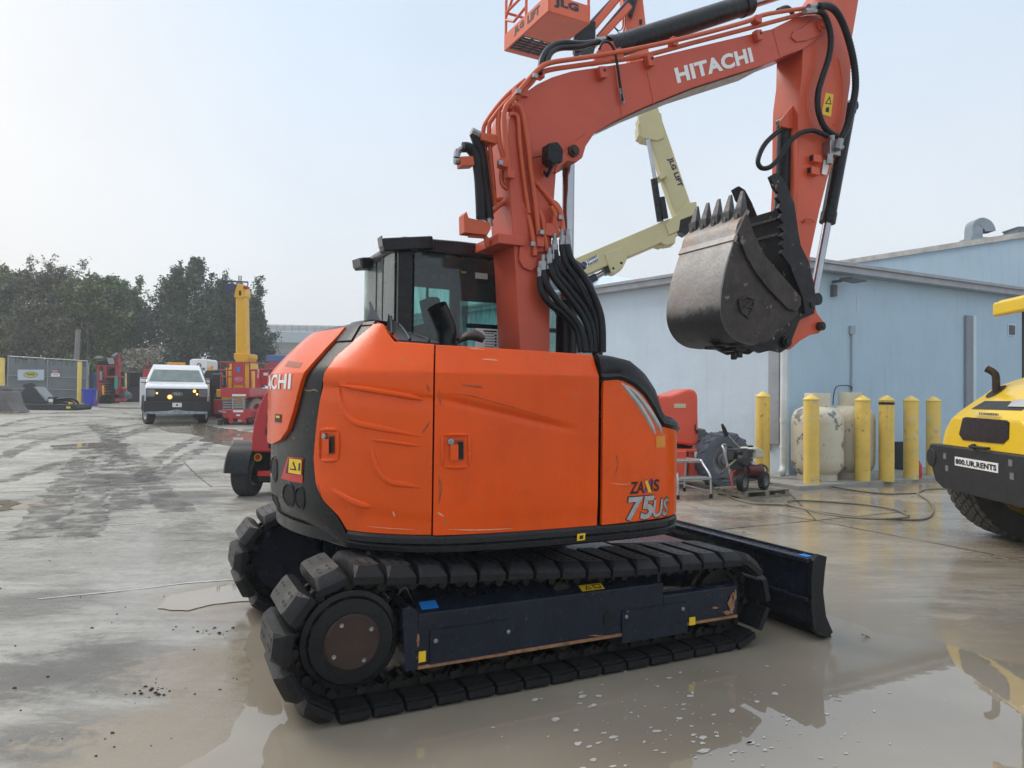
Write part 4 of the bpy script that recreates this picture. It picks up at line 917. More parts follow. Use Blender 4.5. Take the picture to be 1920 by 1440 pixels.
mb = MB(); o_ = my(1270, 157, YB0); x_ = my(1413, 116, YB0) - o_; y_ = my(1263, 128, YB0) - o_; e_ = Vector((0, -.003, 0)); text_on(mb, 'HITACHI', o_ + e_, x_, y_, .045); build('lettering', mb, WHITES, boom, smooth=False)
# pale sheet with reddish specks along the lower edge
mb = MB(); a = xz([(1440, 121), (1298, 166), (1211, 201), (1150, 230)], YB0)
G = [[(x, YB0 + .01, z - .004), (x, YB1 - .01, z - .004)] for x, z in a]; mb.grid(G); build('pale_underside', mb, pm('speckled_underside', (.55, .5, .47), .6, var=.3, scale=20, chips=9, chcol=(.30, .08, .05)), boom, smooth=False)

def cylinder(name, p, q, f, r, rr, parent=None, mat=BLACKP, eye=.05):
    p = Vector(p); q = Vector(q); m = p.lerp(q, f); d = (q - p).normalized(); mb = MB(); mb.tube([p, m], r, 20); mb.tube([m - d * .07, m + d * .015], r * 1.12, 20); mb.tube([p, p + d * .05], r * 1.1, 20)
    o = ep(name, mb, mat, ang=40); mb = MB(); mb.tube([m, q], rr, 18); build('rod', mb, CHROME, o)
    mb = MB(); 
    for e in (p, q): mb.cyl(e + Vector((0, -.055, 0)), e + Vector((0, .055, 0)), eye, n=16)
    build('rod_eye', mb, mat, o); return o
# lift cylinder in front of the boom foot, arm cylinder along its back
a = my(1062, 690, -.10); b = my(1072, 288, -.10); cylinder('lift_cylinder', (a.x + .02, -.06, 1.35), (b.x, -.06, b.z), .42, .072, .042)
mb = MB(); mb.cyl((b.x, -.13, b.z), (b.x, .02, b.z), .05); ep('lift_cylinder_eye', mb, BLACKP)
a = my(1140, 92, -.05); b = my(1650, -72, -.05); cylinder('arm_cylinder', a, b, .455, .078, .045)
slab('arm_cylinder_bracket', [(1112, 122), (1118, 100), (1132, 80), (1150, 76), (1166, 90), (1172, 112)], -.13, -.10, BOOMO, boom); slab('arm_cylinder_bracket', [(1112, 122), (1118, 100), (1132, 80), (1150, 76), (1166, 90), (1172, 112)], .0, .03, BOOMO, boom)

# ---------------- arm
YA0, YA1 = -.185, .085
AR = [(1505, 92), (1504, 142), (1498, 189), (1497, 236), (1496, 340), (1493, 400), (1487, 470), (1476, 560), (1466, 615), (1462, 640), (1470, 655), (1483, 655), (1500, 640), (1520, 628), (1536, 625), (1545, 614), (1543, 600), (1532, 586), (1522, 540), (1519, 480), (1537, 395), (1552, 335), (1570, 284), (1585, 225), (1595, 156), (1597, 78), (1607, 20), (1612, -10), (1600, -40), (1570, -45), (1548, -10), (1535, 20), (1520, 50)]
mb = MB(); mb.prism(xz(AR, YA0), YA0, YA1); arm = ep('arm', mb, pm('arm_orange', (.60, .088, .032), .42, var=.08, scale=2.5, dirt=.3, dcol=(.28, .075, .045), dscale=4, coat=.1), bevel=.008)
ARMO = _mc['arm_orange']
# fluid pressed rib, label, lugs
for L_ in ([(1528, 130), (1516, 165), (1513, 200), (1520, 235)], [(1572, 110), (1580, 160), (1574, 205), (1562, 235)]):
    mb = MB(); mb.tube([p + Vector((0, .002, 0)) for p in spline([my(u, v, YA0) for u, v in L_], 5)], .009, 6); build('pressed_rib', mb, ARMO, arm)
slab('warning_label', [(1548, 174), (1563, 177), (1558, 219), (1541, 214)], YA0 - .003, YA0 + .001, YELLOWS, arm, 0)
slab('warning_print', [(1556, 180), (1559, 196), (1547, 194)], YA0 - .0045, YA0 - .003, INK, arm, 0); slab('warning_print', [(1555, 185), (1557, 194), (1550, 193)], YA0 - .006, YA0 - .0045, YELLOWS, arm, 0); slab('warning_print', [(1549, 202), (1555, 200), (1554, 211), (1548, 209)], YA0 - .0045, YA0 - .003, INK, arm, 0)
for (u, v) in ((1524, 300), (1520, 323)):
    c = my(u, v, YA0); mb = MB(); mb.b(c.x - .045, c.x + .045, YA0 - .05, YA0 + .005, c.z - .03, c.z + .03); lug = build('lug', mb, ARMO, arm, bevel=.004)
    mb = MB(); mb.b(c.x - .047, c.x - .044, YA0 - .042, YA0 - .008, c.z - .022, c.z + .022); build('lug_hole', mb, DARK, lug)
mb = MB(); mb.tube(spline([my(1506, 418, YA0), my(1510, 411, YA0 - .03), my(1520, 411, YA0 - .04), my(1527, 417, YA0 - .02)], 4), .007, 6); build('hook', mb, ARMO, arm)
c = my(1535, 612, YA0); mb = MB(); mb.cyl((c.x, YA0 - .04, c.z), (c.x, YA1 + .04, c.z), .035, n=18); mb.cyl((c.x, YA0 - .05, c.z), (c.x, YA0 - .03, c.z), .018, n=8); ep('pivot_pin', mb, RUST)
# bracket for the thumb cylinder on the inner face of the arm
slab('thumb_cylinder_bracket', [(1498, 186), (1478, 208), (1464, 226), (1466, 237), (1478, 240), (1498, 242)], -.13, -.105, ARMO, arm); slab('thumb_cylinder_bracket', [(1498, 186), (1478, 208), (1464, 226), (1466, 237), (1478, 240), (1498, 242)], .005, .03, ARMO, arm)
a = my(1473, 228, -.05); b = my(1462, 520, -.05); cylinder('thumb_cylinder', a, b, .62, .062, .035)
a = my(1592, 200, -.05); b = my(1524, 562, -.05); cylinder('bucket_cylinder', a, b, .60, .058, .034)

# ---------------- bucket (curled towards the cab) with side plates, shell, teeth, ears
YK0, YK1 = -.345, .235
side = [(1397, 402), (1383, 418), (1375, 450), (1360, 500), (1351, 545), (1349, 582), (1356, 610), (1370, 630), (1390, 642), (1416, 646), (1440, 640), (1470, 612), (1497, 590), (1497, 557), (1465, 520), (1430, 480), (1410, 440)]
SP = xz(side, YK0)
mb = MB()
for y in (YK0, YK1 - .016): mb.prism(SP, y, y + .016)
bk = ep('bucket', mb, BKSIDE, bevel=.003)
shell = SP[0:10]; sh = spline([Vector((x, 0, z)) for x, z in shell], 4)
mb = MB(); cx = sum(p[0] for p in SP) / len(SP); cz = sum(p[1] for p in SP) / len(SP); G = []; G2 = []
for p in sh:
    d = Vector((cx - p.x, 0, cz - p.z)).normalized() * .014; q = Vector((p.x, 0, p.z)) - d * .3
    G.append([(q.x, YK0 - .004 + (YK1 - YK0 + .008) * j / 6, q.z) for j in range(7)]); G2.append([(q.x + d.x, YK0 - .004 + (YK1 - YK0 + .008) * j / 6, q.z + d.z) for j in range(7)])
n1 = len(G); mb.grid(G); mb.grid(G2)
for j in (0, 6):
    for i in range(n1 - 1): mb.F.append([i * 7 + j, (i + 1) * 7 + j, n1 * 7 + (i + 1) * 7 + j, n1 * 7 + i * 7 + j]); mb.M.append(0)
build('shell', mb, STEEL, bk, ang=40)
TOOTH = pm('tooth_steel', (.075, .072, .072), .42, .4, var=.4, scale=14, dirt=.5, dcol=(.20, .18, .17), dscale=9, bump=.3)
# lip plate and wear strip
lip0 = Vector((SP[0][0], 0, SP[0][1])); lip1 = Vector((SP[2][0], 0, SP[2][1])); d = (lip0 - lip1).normalized(); nrm = Vector((-d.z, 0, d.x))
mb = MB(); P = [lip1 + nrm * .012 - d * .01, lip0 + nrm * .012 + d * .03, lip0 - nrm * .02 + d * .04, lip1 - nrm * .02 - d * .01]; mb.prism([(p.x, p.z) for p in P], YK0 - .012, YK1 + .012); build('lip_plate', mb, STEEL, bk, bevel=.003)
dl_ = d; nl_ = nrm; d = (my(1395, 345, YK0) - my(1391, 402, YK0)).normalized(); nrm = Vector((-d.z, 0, d.x))
for k in range(5):
    y = YK0 + .045 + (YK1 - YK0 - .09) * k / 4; b = lip0 + d * .02; mb = MB()
    k0 = len(mb.V); L_ = .135
    mb.add([b + nrm * .03 + Vector((0, y - .038, 0)) - d * .045, b + nrm * .03 + Vector((0, y + .038, 0)) - d * .045, b - nrm * .03 + Vector((0, y + .038, 0)) - d * .045, b - nrm * .03 + Vector((0, y - .038, 0)) - d * .045,
            b + nrm * .038 + Vector((0, y - .041, 0)) + d * .03, b + nrm * .038 + Vector((0, y + .041, 0)) + d * .03, b - nrm * .038 + Vector((0, y + .041, 0)) + d * .03, b - nrm * .038 + Vector((0, y - .041, 0)) + d * .03],
           [(0, 1, 2, 3), (4, 5, 6, 7), (0, 1, 5, 4), (1, 2, 6, 5), (2, 3, 7, 6), (3, 0, 4, 7)])
    e = b + d * .03
    mb.add([e + nrm * .031 + Vector((0, y - .034, 0)), e + nrm * .031 + Vector((0, y + .034, 0)), e - nrm * .031 + Vector((0, y + .034, 0)), e - nrm * .031 + Vector((0, y - .034, 0)),
            e + nrm * .004 + Vector((0, y - .016, 0)) + d * L_, e + nrm * .004 + Vector((0, y + .016, 0)) + d * L_, e - nrm * .008 + Vector((0, y + .016, 0)) + d * L_, e - nrm * .008 + Vector((0, y - .016, 0)) + d * L_],
           [(3, 2, 1, 0), (4, 5, 6, 7), (0, 1, 5, 4), (1, 2, 6, 5), (2, 3, 7, 6), (3, 0, 4, 7)])
    mb.box(b + nrm * .036 + Vector((0, y, 0)) - d * .05, (.012, .03, .07), Matrix.Rotation(math.atan2(d.x, d.z), 3, 'Y'))
    build('tooth', mb, TOOTH, bk, bevel=.006)
# side cutters, the welded emblem, ears and pins
cut = [(1380, 440), (1397, 402), (1402, 415), (1410, 440), (1430, 480), (1465, 520), (1497, 557), (1499, 572), (1489, 584), (1474, 580), (1435, 540), (1412, 510), (1395, 480)]
for y0, y1 in ((YK0 - .022, YK0 - .002), (YK1 + .002, YK1 + .022)): mb = MB(); mb.prism(xz(cut, YK0), y0, y1); build('side_cutter', mb, BKSIDE, bk, bevel=.004)
em = [(1385, 563), (1400, 556), (1414, 561), (1413, 575), (1403, 596), (1390, 585)]
mb = MB(); P = [my(u, v, YK0 - .006) for u, v in em]; mb.tube(P + [P[0]], .009, 6); mb.tube([my(1390, 584, YK0 - .006), my(1411, 563, YK0 - .006)], .008, 6); mb.tube([my(1396, 575, YK0 - .006), my(1413, 577, YK0 - .006)], .008, 6); build('welded_emblem', mb, BKSIDE, bk)
ear = [(1392, 646), (1425, 662), (1445, 657), (1465, 661), (1481, 650), (1488, 630), (1500, 600), (1527, 588), (1530, 566), (1515, 552), (1497, 560), (1470, 600), (1430, 632)]
for y in (YA0 - .045, YA1 + .015): mb = MB(); mb.prism(xz(ear, YA0 - .045), y, y + .028); build('ear', mb, THUMB, bk, bevel=.004)
for (u, v, r) in ((1471, 641, .045), (1516, 572, .040)):
    c = my(u, v, YA0 - .045); mb = MB(); mb.cyl((c.x, YA0 - .075, c.z), (c.x, YA1 + .075, c.z), r, n=20); mb.cyl((c.x, YA0 - .088, c.z), (c.x, YA0 - .07, c.z), r * .6, n=10); build('pin', mb, THUMB, bk)
mb = MB(); g = my(1376, 655, -.2); mb.box(g, (.10, .16, .03)); mb.box(g + Vector((.04, 0, -.03)), (.05, .05, .06)); mb.box(my(1340, 652, -.1), (.10, .12, .025)); mb.box(my(1376, 668, -.22), (.03, .04, .05)); build('wear_lug', mb, THUMB, bk, bevel=.006)

# ---------------- hydraulic thumb: two toothed plates and a cross plate
th = [(1444, 331), (1455, 324), (1467, 332), (1480, 357), (1490, 382), (1497, 432), (1502, 460), (1517, 490), (1527, 532), (1530, 562), (1526, 582), (1510, 588), (1505, 557), (1490, 520), (1482, 498), (1470, 482)]
ser = [(1470, 482), (1464, 474), (1470, 466), (1463, 458), (1470, 450), (1463, 442), (1470, 434), (1463, 426), (1469, 418), (1461, 408), (1467, 399), (1459, 390), (1464, 380), (1456, 370), (1460, 362), (1452, 352), (1449, 343)]
YT0, YT1 = -.265, .150
mb = MB()
for y in (YT0, YT1 - .03): mb.prism(xz(th + ser[1:], YT0), y, y + .03)
tb = ep('thumb', mb, THUMB, bevel=.003)
cp = [my(u, v, YT0) for u, v in ((1463, 392), (1468, 420), (1473, 450), (1478, 485), (1490, 530), (1500, 560))]
mb = MB(); mb.grid([[(p.x - .01, YT0 + .02, p.z), (p.x - .01, YT1 - .02, p.z)] for p in cp]); mb.grid([[(p.x + .02, YT0 + .02, p.z), (p.x + .02, YT1 - .02, p.z)] for p in cp]); build('cross_plate', mb, THUMB, tb)
for k in range(2):
    p = cp[0].lerp(cp[2], .3 + .5 * k); mb = MB(); mb.b(p.x - .03, p.x - .01, YT0 + .03, YT1 - .03, p.z - .012, p.z + .012); build('grip_bar', mb, THUMB, tb, bevel=.004)
# ---------------- steel pipes, hoses, fittings on boom and arm
def run(name, pts, r, mat, k=6, n=8, parent=None): mb = MB(); mb.tube(spline(pts, k), r, n); return ep(name, mb, mat, parent=parent, ang=60)
def runp(name, L_, r, mat, y0, y1=None, k=6, n=8, parent=None):
    m = len(L_); y1 = y0 if y1 is None else y1
    return run(name, [my(u, v, y0 + (y1 - y0) * i / (m - 1)) for i, (u, v) in enumerate(L_)], r, mat, k, n, parent)
PR = .0165
PY = YB0 - .03
runp('hydraulic_pipe', [(1536, 12), (1440, 26), (1395, 42), (1290, 70), (1200, 90), (1110, 106), (1035, 117), (1010, 130), (985, 157), (962, 185), (949, 200), (945, 222), (949, 270), (954, 320)], PR, PIPEO, PY - .005)
runp('hydraulic_pipe', [(1526, 20), (1400, 54), (1300, 80), (1200, 106), (1090, 122), (1020, 134), (995, 156), (968, 186)], PR, PIPEO, PY + .03)
runp('hydraulic_pipe', [(985, 150), (955, 175), (932, 200), (914, 225), (907, 240), (907, 262), (914, 300), (919, 350), (921, 398)], PR * .85, PIPEO, -.12, -.06)
runp('hydraulic_pipe', [(976, 168), (950, 190), (924, 222), (917, 240), (920, 290), (926, 350), (928, 392)], PR * .85, PIPEO, -.16, -.08)
runp('hydraulic_pipe', [(958, 198), (966, 196), (976, 203), (982, 222), (990, 270), (997, 330), (1006, 400), (1010, 440)], PR, PIPEO, PY)
runp('hydraulic_pipe', [(955, 215), (966, 214), (972, 225), (975, 270), (983, 340), (992, 400)], PR * .8, PIPEO, PY + .01)
runp('hydraulic_pipe', [(936, 210), (934, 235), (937, 270), (945, 300), (946, 316), (962, 322), (988, 327), (1005, 343), (1030, 372), (1048, 398), (1053, 425), (1057, 445)], PR, PIPEO, -.14, PY - .01)
runp('hydraulic_pipe', [(941, 300), (940, 335), (946, 350), (962, 358), (978, 380), (992, 410), (1000, 450), (1003, 480)], PR, PIPEO, -.12, PY - .01)
runp('hydraulic_pipe', [(922, 398), (938, 384), (955, 376), (1000, 375), (1035, 378), (1048, 390), (1053, 410), (1056, 440)], PR, PIPEO, -.08, PY - .03)
runp('hydraulic_pipe', [(920, 378), (945, 373), (958, 380)], PR, PIPEO, -.05, -.1)
runp('hydraulic_pipe', [(1010, 395), (1018, 415), (1022, 450), (1026, 470)], PR, PIPEO, PY)
runp('hydraulic_pipe', [(1032, 388), (1040, 400), (1043, 425), (1047, 445)], PR, PIPEO, PY - .01)
# pipe clamps and brackets
def clampbox(u, v, w, h, y, mat=BOOMO, d=.06, name='pipe_clamp'): c = my(u, v, y); mb = MB(); mb.b(c.x - w / 2, c.x + w / 2, y - d / 2, y + d / 2, c.z - h / 2, c.z + h / 2); return build(name, mb, mat, boom, bevel=.004)
for (u, v, w, h, y) in ((975, 175, .09, .05, PY + .04), (1010, 140, .06, .05, PY + .04), (957, 200, .06, .05, -.17), (942, 307, .05, .05, PY), (1262, 80, .05, .06, PY + .02), (1418, 38, .06, .05, PY), (955, 328, .05, .05, PY), (1030, 432, .08, .08, PY + .01), (1010, 455, .05, .06, PY + .01), (1040, 418, .06, .06, PY + .01)): clampbox(u, v, w, h, y)
for (u, v) in ((1015, 436), (998, 458), (938, 306), (972, 172), (1050, 408), (1003, 143)): c = my(u, v, PY - .035); mb = MB(); mb.box(c, (.03, .03, .03)); build('clamp_bolt', mb, ZINC, boom, bevel=.004)
slab('pipe_plate', [(975, 462), (1004, 458), (1008, 500), (996, 508), (982, 502), (974, 488)], YB0 - .02, YB0 - .005, BOOMO, boom)
slab('pipe_plate', [(1000, 440), (1030, 436), (1034, 470), (1004, 474)], YB0 - .02, YB0 - .005, BOOMO, boom)
# hose fittings and the hose bundle going down behind the deck
HB = [((1013, 512), [(1013, 520), (1016, 545), (1030, 568), (1060, 592), (1082, 620), (1090, 660)]), ((1019, 500), [(1019, 508), (1026, 535), (1050, 570), (1078, 600), (1094, 630), (1099, 660)]), ((1030, 487), [(1030, 495), (1040, 522), (1066, 556), (1092, 592), (1105, 625), (1108, 660)]),
      ((1037, 480), [(1037, 488), (1046, 515), (1074, 550), (1100, 585), (1113, 620), (1116, 660)]), ((1054, 452), [(1054, 460), (1060, 490), (1078, 520), (1100, 560), (1118, 600), (1123, 660)]), ((1064, 452), [(1064, 460), (1071, 486), (1092, 515), (1114, 556), (1128, 600), (1130, 660)]), ((1040, 460), [(1040, 470), (1048, 500), (1076, 533), (1106, 575), (1120, 612), (1120, 660)])]
for i, (ft, L_) in enumerate(HB):
    y0 = PY - .02 - .012 * (i % 3); h = runp('hydraulic_hose', L_, .0225, HOSE, y0, y0 - .10 - .02 * (i % 2), 6, 10)
    a = my(ft[0], ft[1] - 22, y0); b = my(L_[0][0], L_[0][1] + 10, y0); mb = MB(); mb.tube([a, a.lerp(b, .3)], .014, 8); mb.tube([a.lerp(b, .3), a.lerp(b, .48)], .021, 6); mb.tube([a.lerp(b, .48), b], .0215, 10); build('fitting', mb, ZINC, h, ang=40)
    m = my(*L_[3], y0 - .06)
# sleeves, valves and brackets behind the boom foot
runp('sleeved_hose', [(890, 250), (896, 268), (903, 300), (909, 350), (913, 390), (916, 412)], .036, HOSE, -.10, -.10, 6, 10)
runp('sleeved_hose', [(868, 276), (880, 278), (892, 295), (898, 330), (901, 380), (902, 410)], .033, HOSE, -.14, -.14, 6, 10)
for (u, v, u2, v2, r) in ((884, 246, 900, 254, .026), (856, 296, 858, 284, .022), (852, 302, 866, 303, .022), (858, 284, 868, 277, .02), (902, 408, 900, 424, .022), (916, 410, 919, 424, .022)): mb = MB(); mb.tube([my(u, v, -.12), my(u2, v2, -.12)], r, 8); ep('elbow_fitting', mb, ZINC, ang=40)
def bracket(L_, y0, y1): mb = MB(); mb.prism(xz(L_, y0), y0, y1); return build('valve_bracket', mb, PIPEO, boom, bevel=.004)
bracket([(902, 248), (930, 252), (936, 266), (932, 270), (904, 262)], -.16, -.06); bracket([(864, 293), (888, 292), (890, 310), (866, 311)], -.16, -.08)
bracket([(871, 436), (870, 402), (875, 396), (879, 408), (905, 414), (919, 416), (921, 428), (914, 441)], -.16, -.07); bracket([(880, 440), (912, 440), (921, 450), (917, 462), (912, 462), (910, 446), (880, 444)], -.13, -.10)
mb = MB(); a = my(917, 445, -.1); b = my(957, 468, -.1); mb.b(a.x, b.x + .03, YB0 - .03, .12, b.z, a.z); build('band_clamp', mb, BOOMO, boom, bevel=.006)
# work lamp on the boom with its wire
c = my(1036, 291, YB0 - .10); mb = MB(); mb.prism([(-.055, -.05), (-.02, -.075), (.05, -.05), (.055, .03), (.01, .075), (-.055, .055)], -.05, .05); mb.xf(Matrix.Translation(c)); bl_ = ep('work_lamp', mb, BLACKP, bevel=.012); mb = MB(); mb.tube([c + Vector((0, 0, -.06)), c + Vector((-.01, .05, -.12)), my(1018, 318, YB0)], .012, 6); build('lamp_bracket', mb, BLACKP, bl_)
run('lamp_wire', [my(1024, 292, YB0 - .06), my(1000, 296, YB0 - .02), my(992, 304, YB0 - .02), my(996, 318, YB0 - .01), my(994, 335, YB0 - .012), (my(1000, 380, YB0 - .03))], .004, HOSE, 5, 5)
slab('lamp_foot', [(1016, 318), (1022, 308), (1034, 318), (1042, 320), (1030, 326), (1016, 328)], YB0 - .02, YB0 - .001, BOOMO, boom)
# hoses to the arm cylinder, grease line
runp('cylinder_hose', [(1012, 138), (1016, 112), (1030, 90), (1055, 80), (1090, 82), (1120, 78)], .020, HOSE, PY, -.06); runp('cylinder_hose', [(1024, 120), (1032, 100), (1050, 90), (1085, 88), (1115, 80), (1145, 70)], .020, HOSE, PY + .02, -.04)
mb = MB(); mb.tube([my(1118, 78, -.06), my(1152, 72, -.06)], .026, 8); mb.tube([my(1152, 72, -.06), my(1172, 80, -.06)], .02, 8); ep('elbow_fitting', mb, ZINC, ang=40)
g = runp('grease_line', [(1124, 92), (1130, 80), (1142, 80), (1152, 95), (1158, 125), (1163, 160), (1168, 190)], .009, HOSE, YB0 - .05, YB0 - .025); mb = MB(); mb.tube([my(1163, 166, YB0 - .026), my(1169, 194, YB0 - .02)], .012, 6); build('fitting', mb, ZINC, g)
# corrugated hoses over the boom tip to the arm
def corr(L_, y0, y1, r=.026):
    P = spline([my(u, v, y0 + (y1 - y0) * i / (len(L_) - 1)) for i, (u, v) in enumerate(L_)], 14); Q = []; rr = []
    L2 = [P[0]]; 
    for p in P[1:]:
        while (p - L2[-1]).length > .013: L2.append(L2[-1] + (p - L2[-1]).normalized() * .013)
    mb = MB(); mb.tube(L2, [r * (1 if i % 2 else .84) for i in range(len(L2))], 10); return ep('corrugated_hose', mb, HOSE, ang=80)
corr([(1534, 12), (1552, 11), (1568, 22), (1582, 48), (1594, 85), (1602, 125), (1604, 165), (1597, 205), (1587, 240), (1576, 262)], YA0 - .12, YA0 - .05, .030)
corr([(1526, 20), (1542, 24), (1553, 45), (1558, 75), (1554, 108), (1542, 145), (1534, 175), (1534, 205), (1544, 235), (1558, 250), (1570, 256)], YA0 - .10, YA0 - .05)
for (u, v, u2, v2) in ((1516, 14, 1536, 11), (1508, 22, 1528, 20), (1576, 262, 1570, 280)): mb = MB(); mb.tube([my(u, v, YA0 - .10), my(u2, v2, YA0 - .10)], .027, 8); ep('hose_coupling', mb, ZINC, ang=40)
runp('cylinder_hose', [(1458, 20), (1475, 14), (1485, 24), (1488, 36)], .018, HOSE, -.15, -.10)
c = my(1557, 281, YA0 - .03); mb = MB(); mb.b(c.x - .06, c.x + .06, YA0 - .08, YA0, c.z - .055, c.z + .055); vb = ep('valve_block', mb, ZINC, bevel=.006)
mb = MB(); mb.cyl(c + Vector((-.02, -.03, .05)), c + Vector((-.02, -.03, .10)), .022, n=6); mb.cyl(c + Vector((.05, -.03, .01)), c + Vector((.10, -.03, .03)), .02, n=6); mb.cyl(c + Vector((-.04, -.03, -.05)), c + Vector((-.05, -.03, -.13)), .024, n=6); mb.cyl(c + Vector((0, -.08, .01)), c + Vector((0, -.095, .01)), .015, n=8); build('fitting', mb, ZINC, vb)
runp('thumb_hose', [(1552, 256), (1535, 248), (1520, 245), (1500, 250), (1482, 265), (1468, 285), (1455, 303), (1442, 314), (1428, 315), (1421, 304), (1426, 285), (1436, 268), (1450, 254), (1462, 244)], .019, HOSE, YA0 - .07, -.12)
slab('number_plate', [(1545, 300), (1556, 302), (1550, 328), (1541, 326)], YA0 - .02, YA0 - .016, WHITES, arm, 0)
# ================================================================== WAREHOUSE ON THE RIGHT
WALLM = pm('pale_blue_stucco_shaded', (.42, .565, .68), .75, var=.05, scale=1.4, dirt=.25, dcol=(.30, .43, .54), dscale=1.6, bump=.55, bscale=9, streak=.12, world=True)  # front wall: its dimmer light is painted in as a darker blue
WALLS = pm('pale_blue_stucco_lit', (.58, .69, .78), .75, var=.05, scale=1.4, dirt=.25, dcol=(.42, .51, .59), dscale=1.6, bump=.55, bscale=9, streak=.10, world=True)  # same stucco, lightened to paint in the brighter light on the side wall
FASC = pm('grey_fascia_metal', (.34, .36, .39), .45, .2, var=.12, scale=4, dirt=.35, dcol=(.2, .2, .2), dscale=5, world=True)
PVC = pm('white_downpipe', (.68, .71, .72), .5, var=.08, scale=4, streak=.15, world=True)
CB = Vector((5.06, 13.15, 0)); D1 = Vector((.889, .457, 0)).normalized(); D2 = Vector((-3.05, 3.75, 0)).normalized()
N1 = Vector((D1.y, -D1.x, 0)); N2 = Vector((-D2.y, D2.x, 0))      # outward normals (towards the camera)
if N2.y > 0: N2 = -N2
def onwall(u, v, off=0.0, o=CB, d=D1, n=N1):
    r = ray(u, v); p0 = o + n * off; t = (p0.x * n.x + p0.y * n.y) / (r.x * n.x + r.y * n.y); return Vector((0, 0, CAMH)) + r * t
ZR = 3.86
wh = empty('warehouse', CB, 0, label='pale blue stucco warehouse with grey roof edge behind the yellow bollards', cat='building')
def wp(name, mb, mat, parent=wh, **k):
    mb.V = [(v[0] - CB.x, v[1] - CB.y, v[2]) for v in mb.V]; return build(name, mb, mat, parent, **k)
def wallbox(mb, o, d, n, s0, s1, z0, z1, t0, t1):
    V = []
    for z in (z0, z1):
        for t in (t0, t1):
            for s in (s0, s1): V.append(o + d * s + n * t + Vector((0, 0, z)))
    return mb.add(V, [(0, 2, 3, 1), (4, 5, 7, 6), (0, 1, 5, 4), (2, 6, 7, 3), (0, 4, 6, 2), (1, 3, 7, 5)])
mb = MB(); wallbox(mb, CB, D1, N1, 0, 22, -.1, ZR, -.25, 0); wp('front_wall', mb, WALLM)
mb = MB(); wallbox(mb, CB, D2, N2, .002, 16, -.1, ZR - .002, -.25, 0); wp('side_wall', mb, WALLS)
# roof: fascia with a gutter lip, flat deck
cr = [CB + D2 * 16 + N2 * .22, CB + (N1 + N2) * .20, CB + D1 * 22 + N1 * .22]
mb = MB()
for a, b in ((cr[0], cr[1]), (cr[1], cr[2])):
    d = (b - a).normalized(); n = Vector((d.y, -d.x, 0)); L_ = (b - a).length
    wallbox(mb, a, d, n, 0, L_, ZR - .02, ZR + .13, -.30, 0); wallbox(mb, a, d, n, -.02, L_ + .02, ZR + .10, ZR + .17, -.34, .045)
wp('roof_fascia', mb, FASC, bevel=.008)
mb = MB(); far = [CB + D1 * 22 + D2 * 16]
mb.add([(p.x, p.y, ZR + .16) for p in (cr[0], cr[1], cr[2], cr[2] + D2 * 16)], [(0, 1, 2, 3)]); wp('roof_deck', mb, FASC)
# downpipe with elbow, corner channel, conduit, wall strip, wall lamp, vents
q0 = onwall(1469, 560, .10, CB, D2, N2); q1 = onwall(1469, 868, .10, CB, D2, N2)
xq = q1.x; yq = q1.y
mb = MB(); mb.tube([(xq, yq, ZR), (xq, yq, .38)], .062, 12); mb.tube(spline([(xq, yq, .40), (xq, yq, .22), (xq - .06, yq - .08, .12), (xq - .20, yq - .22, .10)], 5), .066, 12); mb.tube([(xq, yq, 1.02), (xq, yq, 1.10)], .07, 12); mb.tube([(xq, yq, .55), (xq, yq, .60)], .07, 12); wp('downpipe', mb, PVC, ang=40)
a = onwall(1446, 600, .03, CB, D2, N2); b = onwall(1461, 855, .03, CB, D2, N2); s_a = (a - CB).dot(D2); s_b = (b - CB).dot(D2)
mb = MB(); wallbox(mb, CB, D2, N2, min(s_a, s_b), max(s_a, s_b), .62, ZR - .03, .002, .06); wallbox(mb, CB, D2, N2, max(s_a, s_b) + .005, max(s_a, s_b) + .04, .5, ZR - .03, .002, .05); wp('corner_channel', mb, FASC)
s_c = (onwall(1595, 640) - CB).dot(D1); zc = onwall(1595, 625).z
mb = MB(); p = CB + D1 * s_c + N1 * .03; mb.tube([(p.x, p.y, zc), (p.x, p.y, .95), (p.x, p.y, .6)], .018, 8); mb.box((p.x, p.y, zc + .06), (.10, .07, .16)); mb.box((p.x, p.y, 1.72), (.045, .045, .05)); wp('conduit', mb, pm('grey_conduit', (.36, .39, .42), .45, .3, world=True))
s0_ = (onwall(1807, 650) - CB).dot(D1); s1_ = (onwall(1820, 650) - CB).dot(D1)
mb = MB(); wallbox(mb, CB, D1, N1, s0_, s1_, .0, onwall(1812, 592).z, .002, .06); wp('wall_strip', mb, pm('grey_strip', (.24, .27, .30), .6, world=True)); mb = MB(); wallbox(mb, CB, D1, N1, s1_ + .004, s1_ + .16, .0, onwall(1825, 592).z, .002, .03); wp('wall_batten', mb, WALLS)  # thin grey strip with a paler band beside it
s0_ = (onwall(1890, 620) - CB).dot(D1); s1_ = (onwall(1901, 620) - CB).dot(D1); z0_, z1_ = onwall(1895, 628).z, onwall(1895, 610).z
mb = MB(); wallbox(mb, CB, D1, N1, s0_ - .03, s1_ + .03, z0_ - .03, z1_ + .03, .002, .02); vt = wp('wall_vent', mb, WALLS)
mb = MB(); wallbox(mb, CB, D1, N1, s0_, s1_, z0_, z1_, .022, .028); wp('vent_grille', mb, pm('vent_grey', (.10, .11, .12), .6), vt)
s0_ = (onwall(1560, 540) - CB).dot(D1); p = CB + D1 * s0_
zl = onwall(1560, 528).z
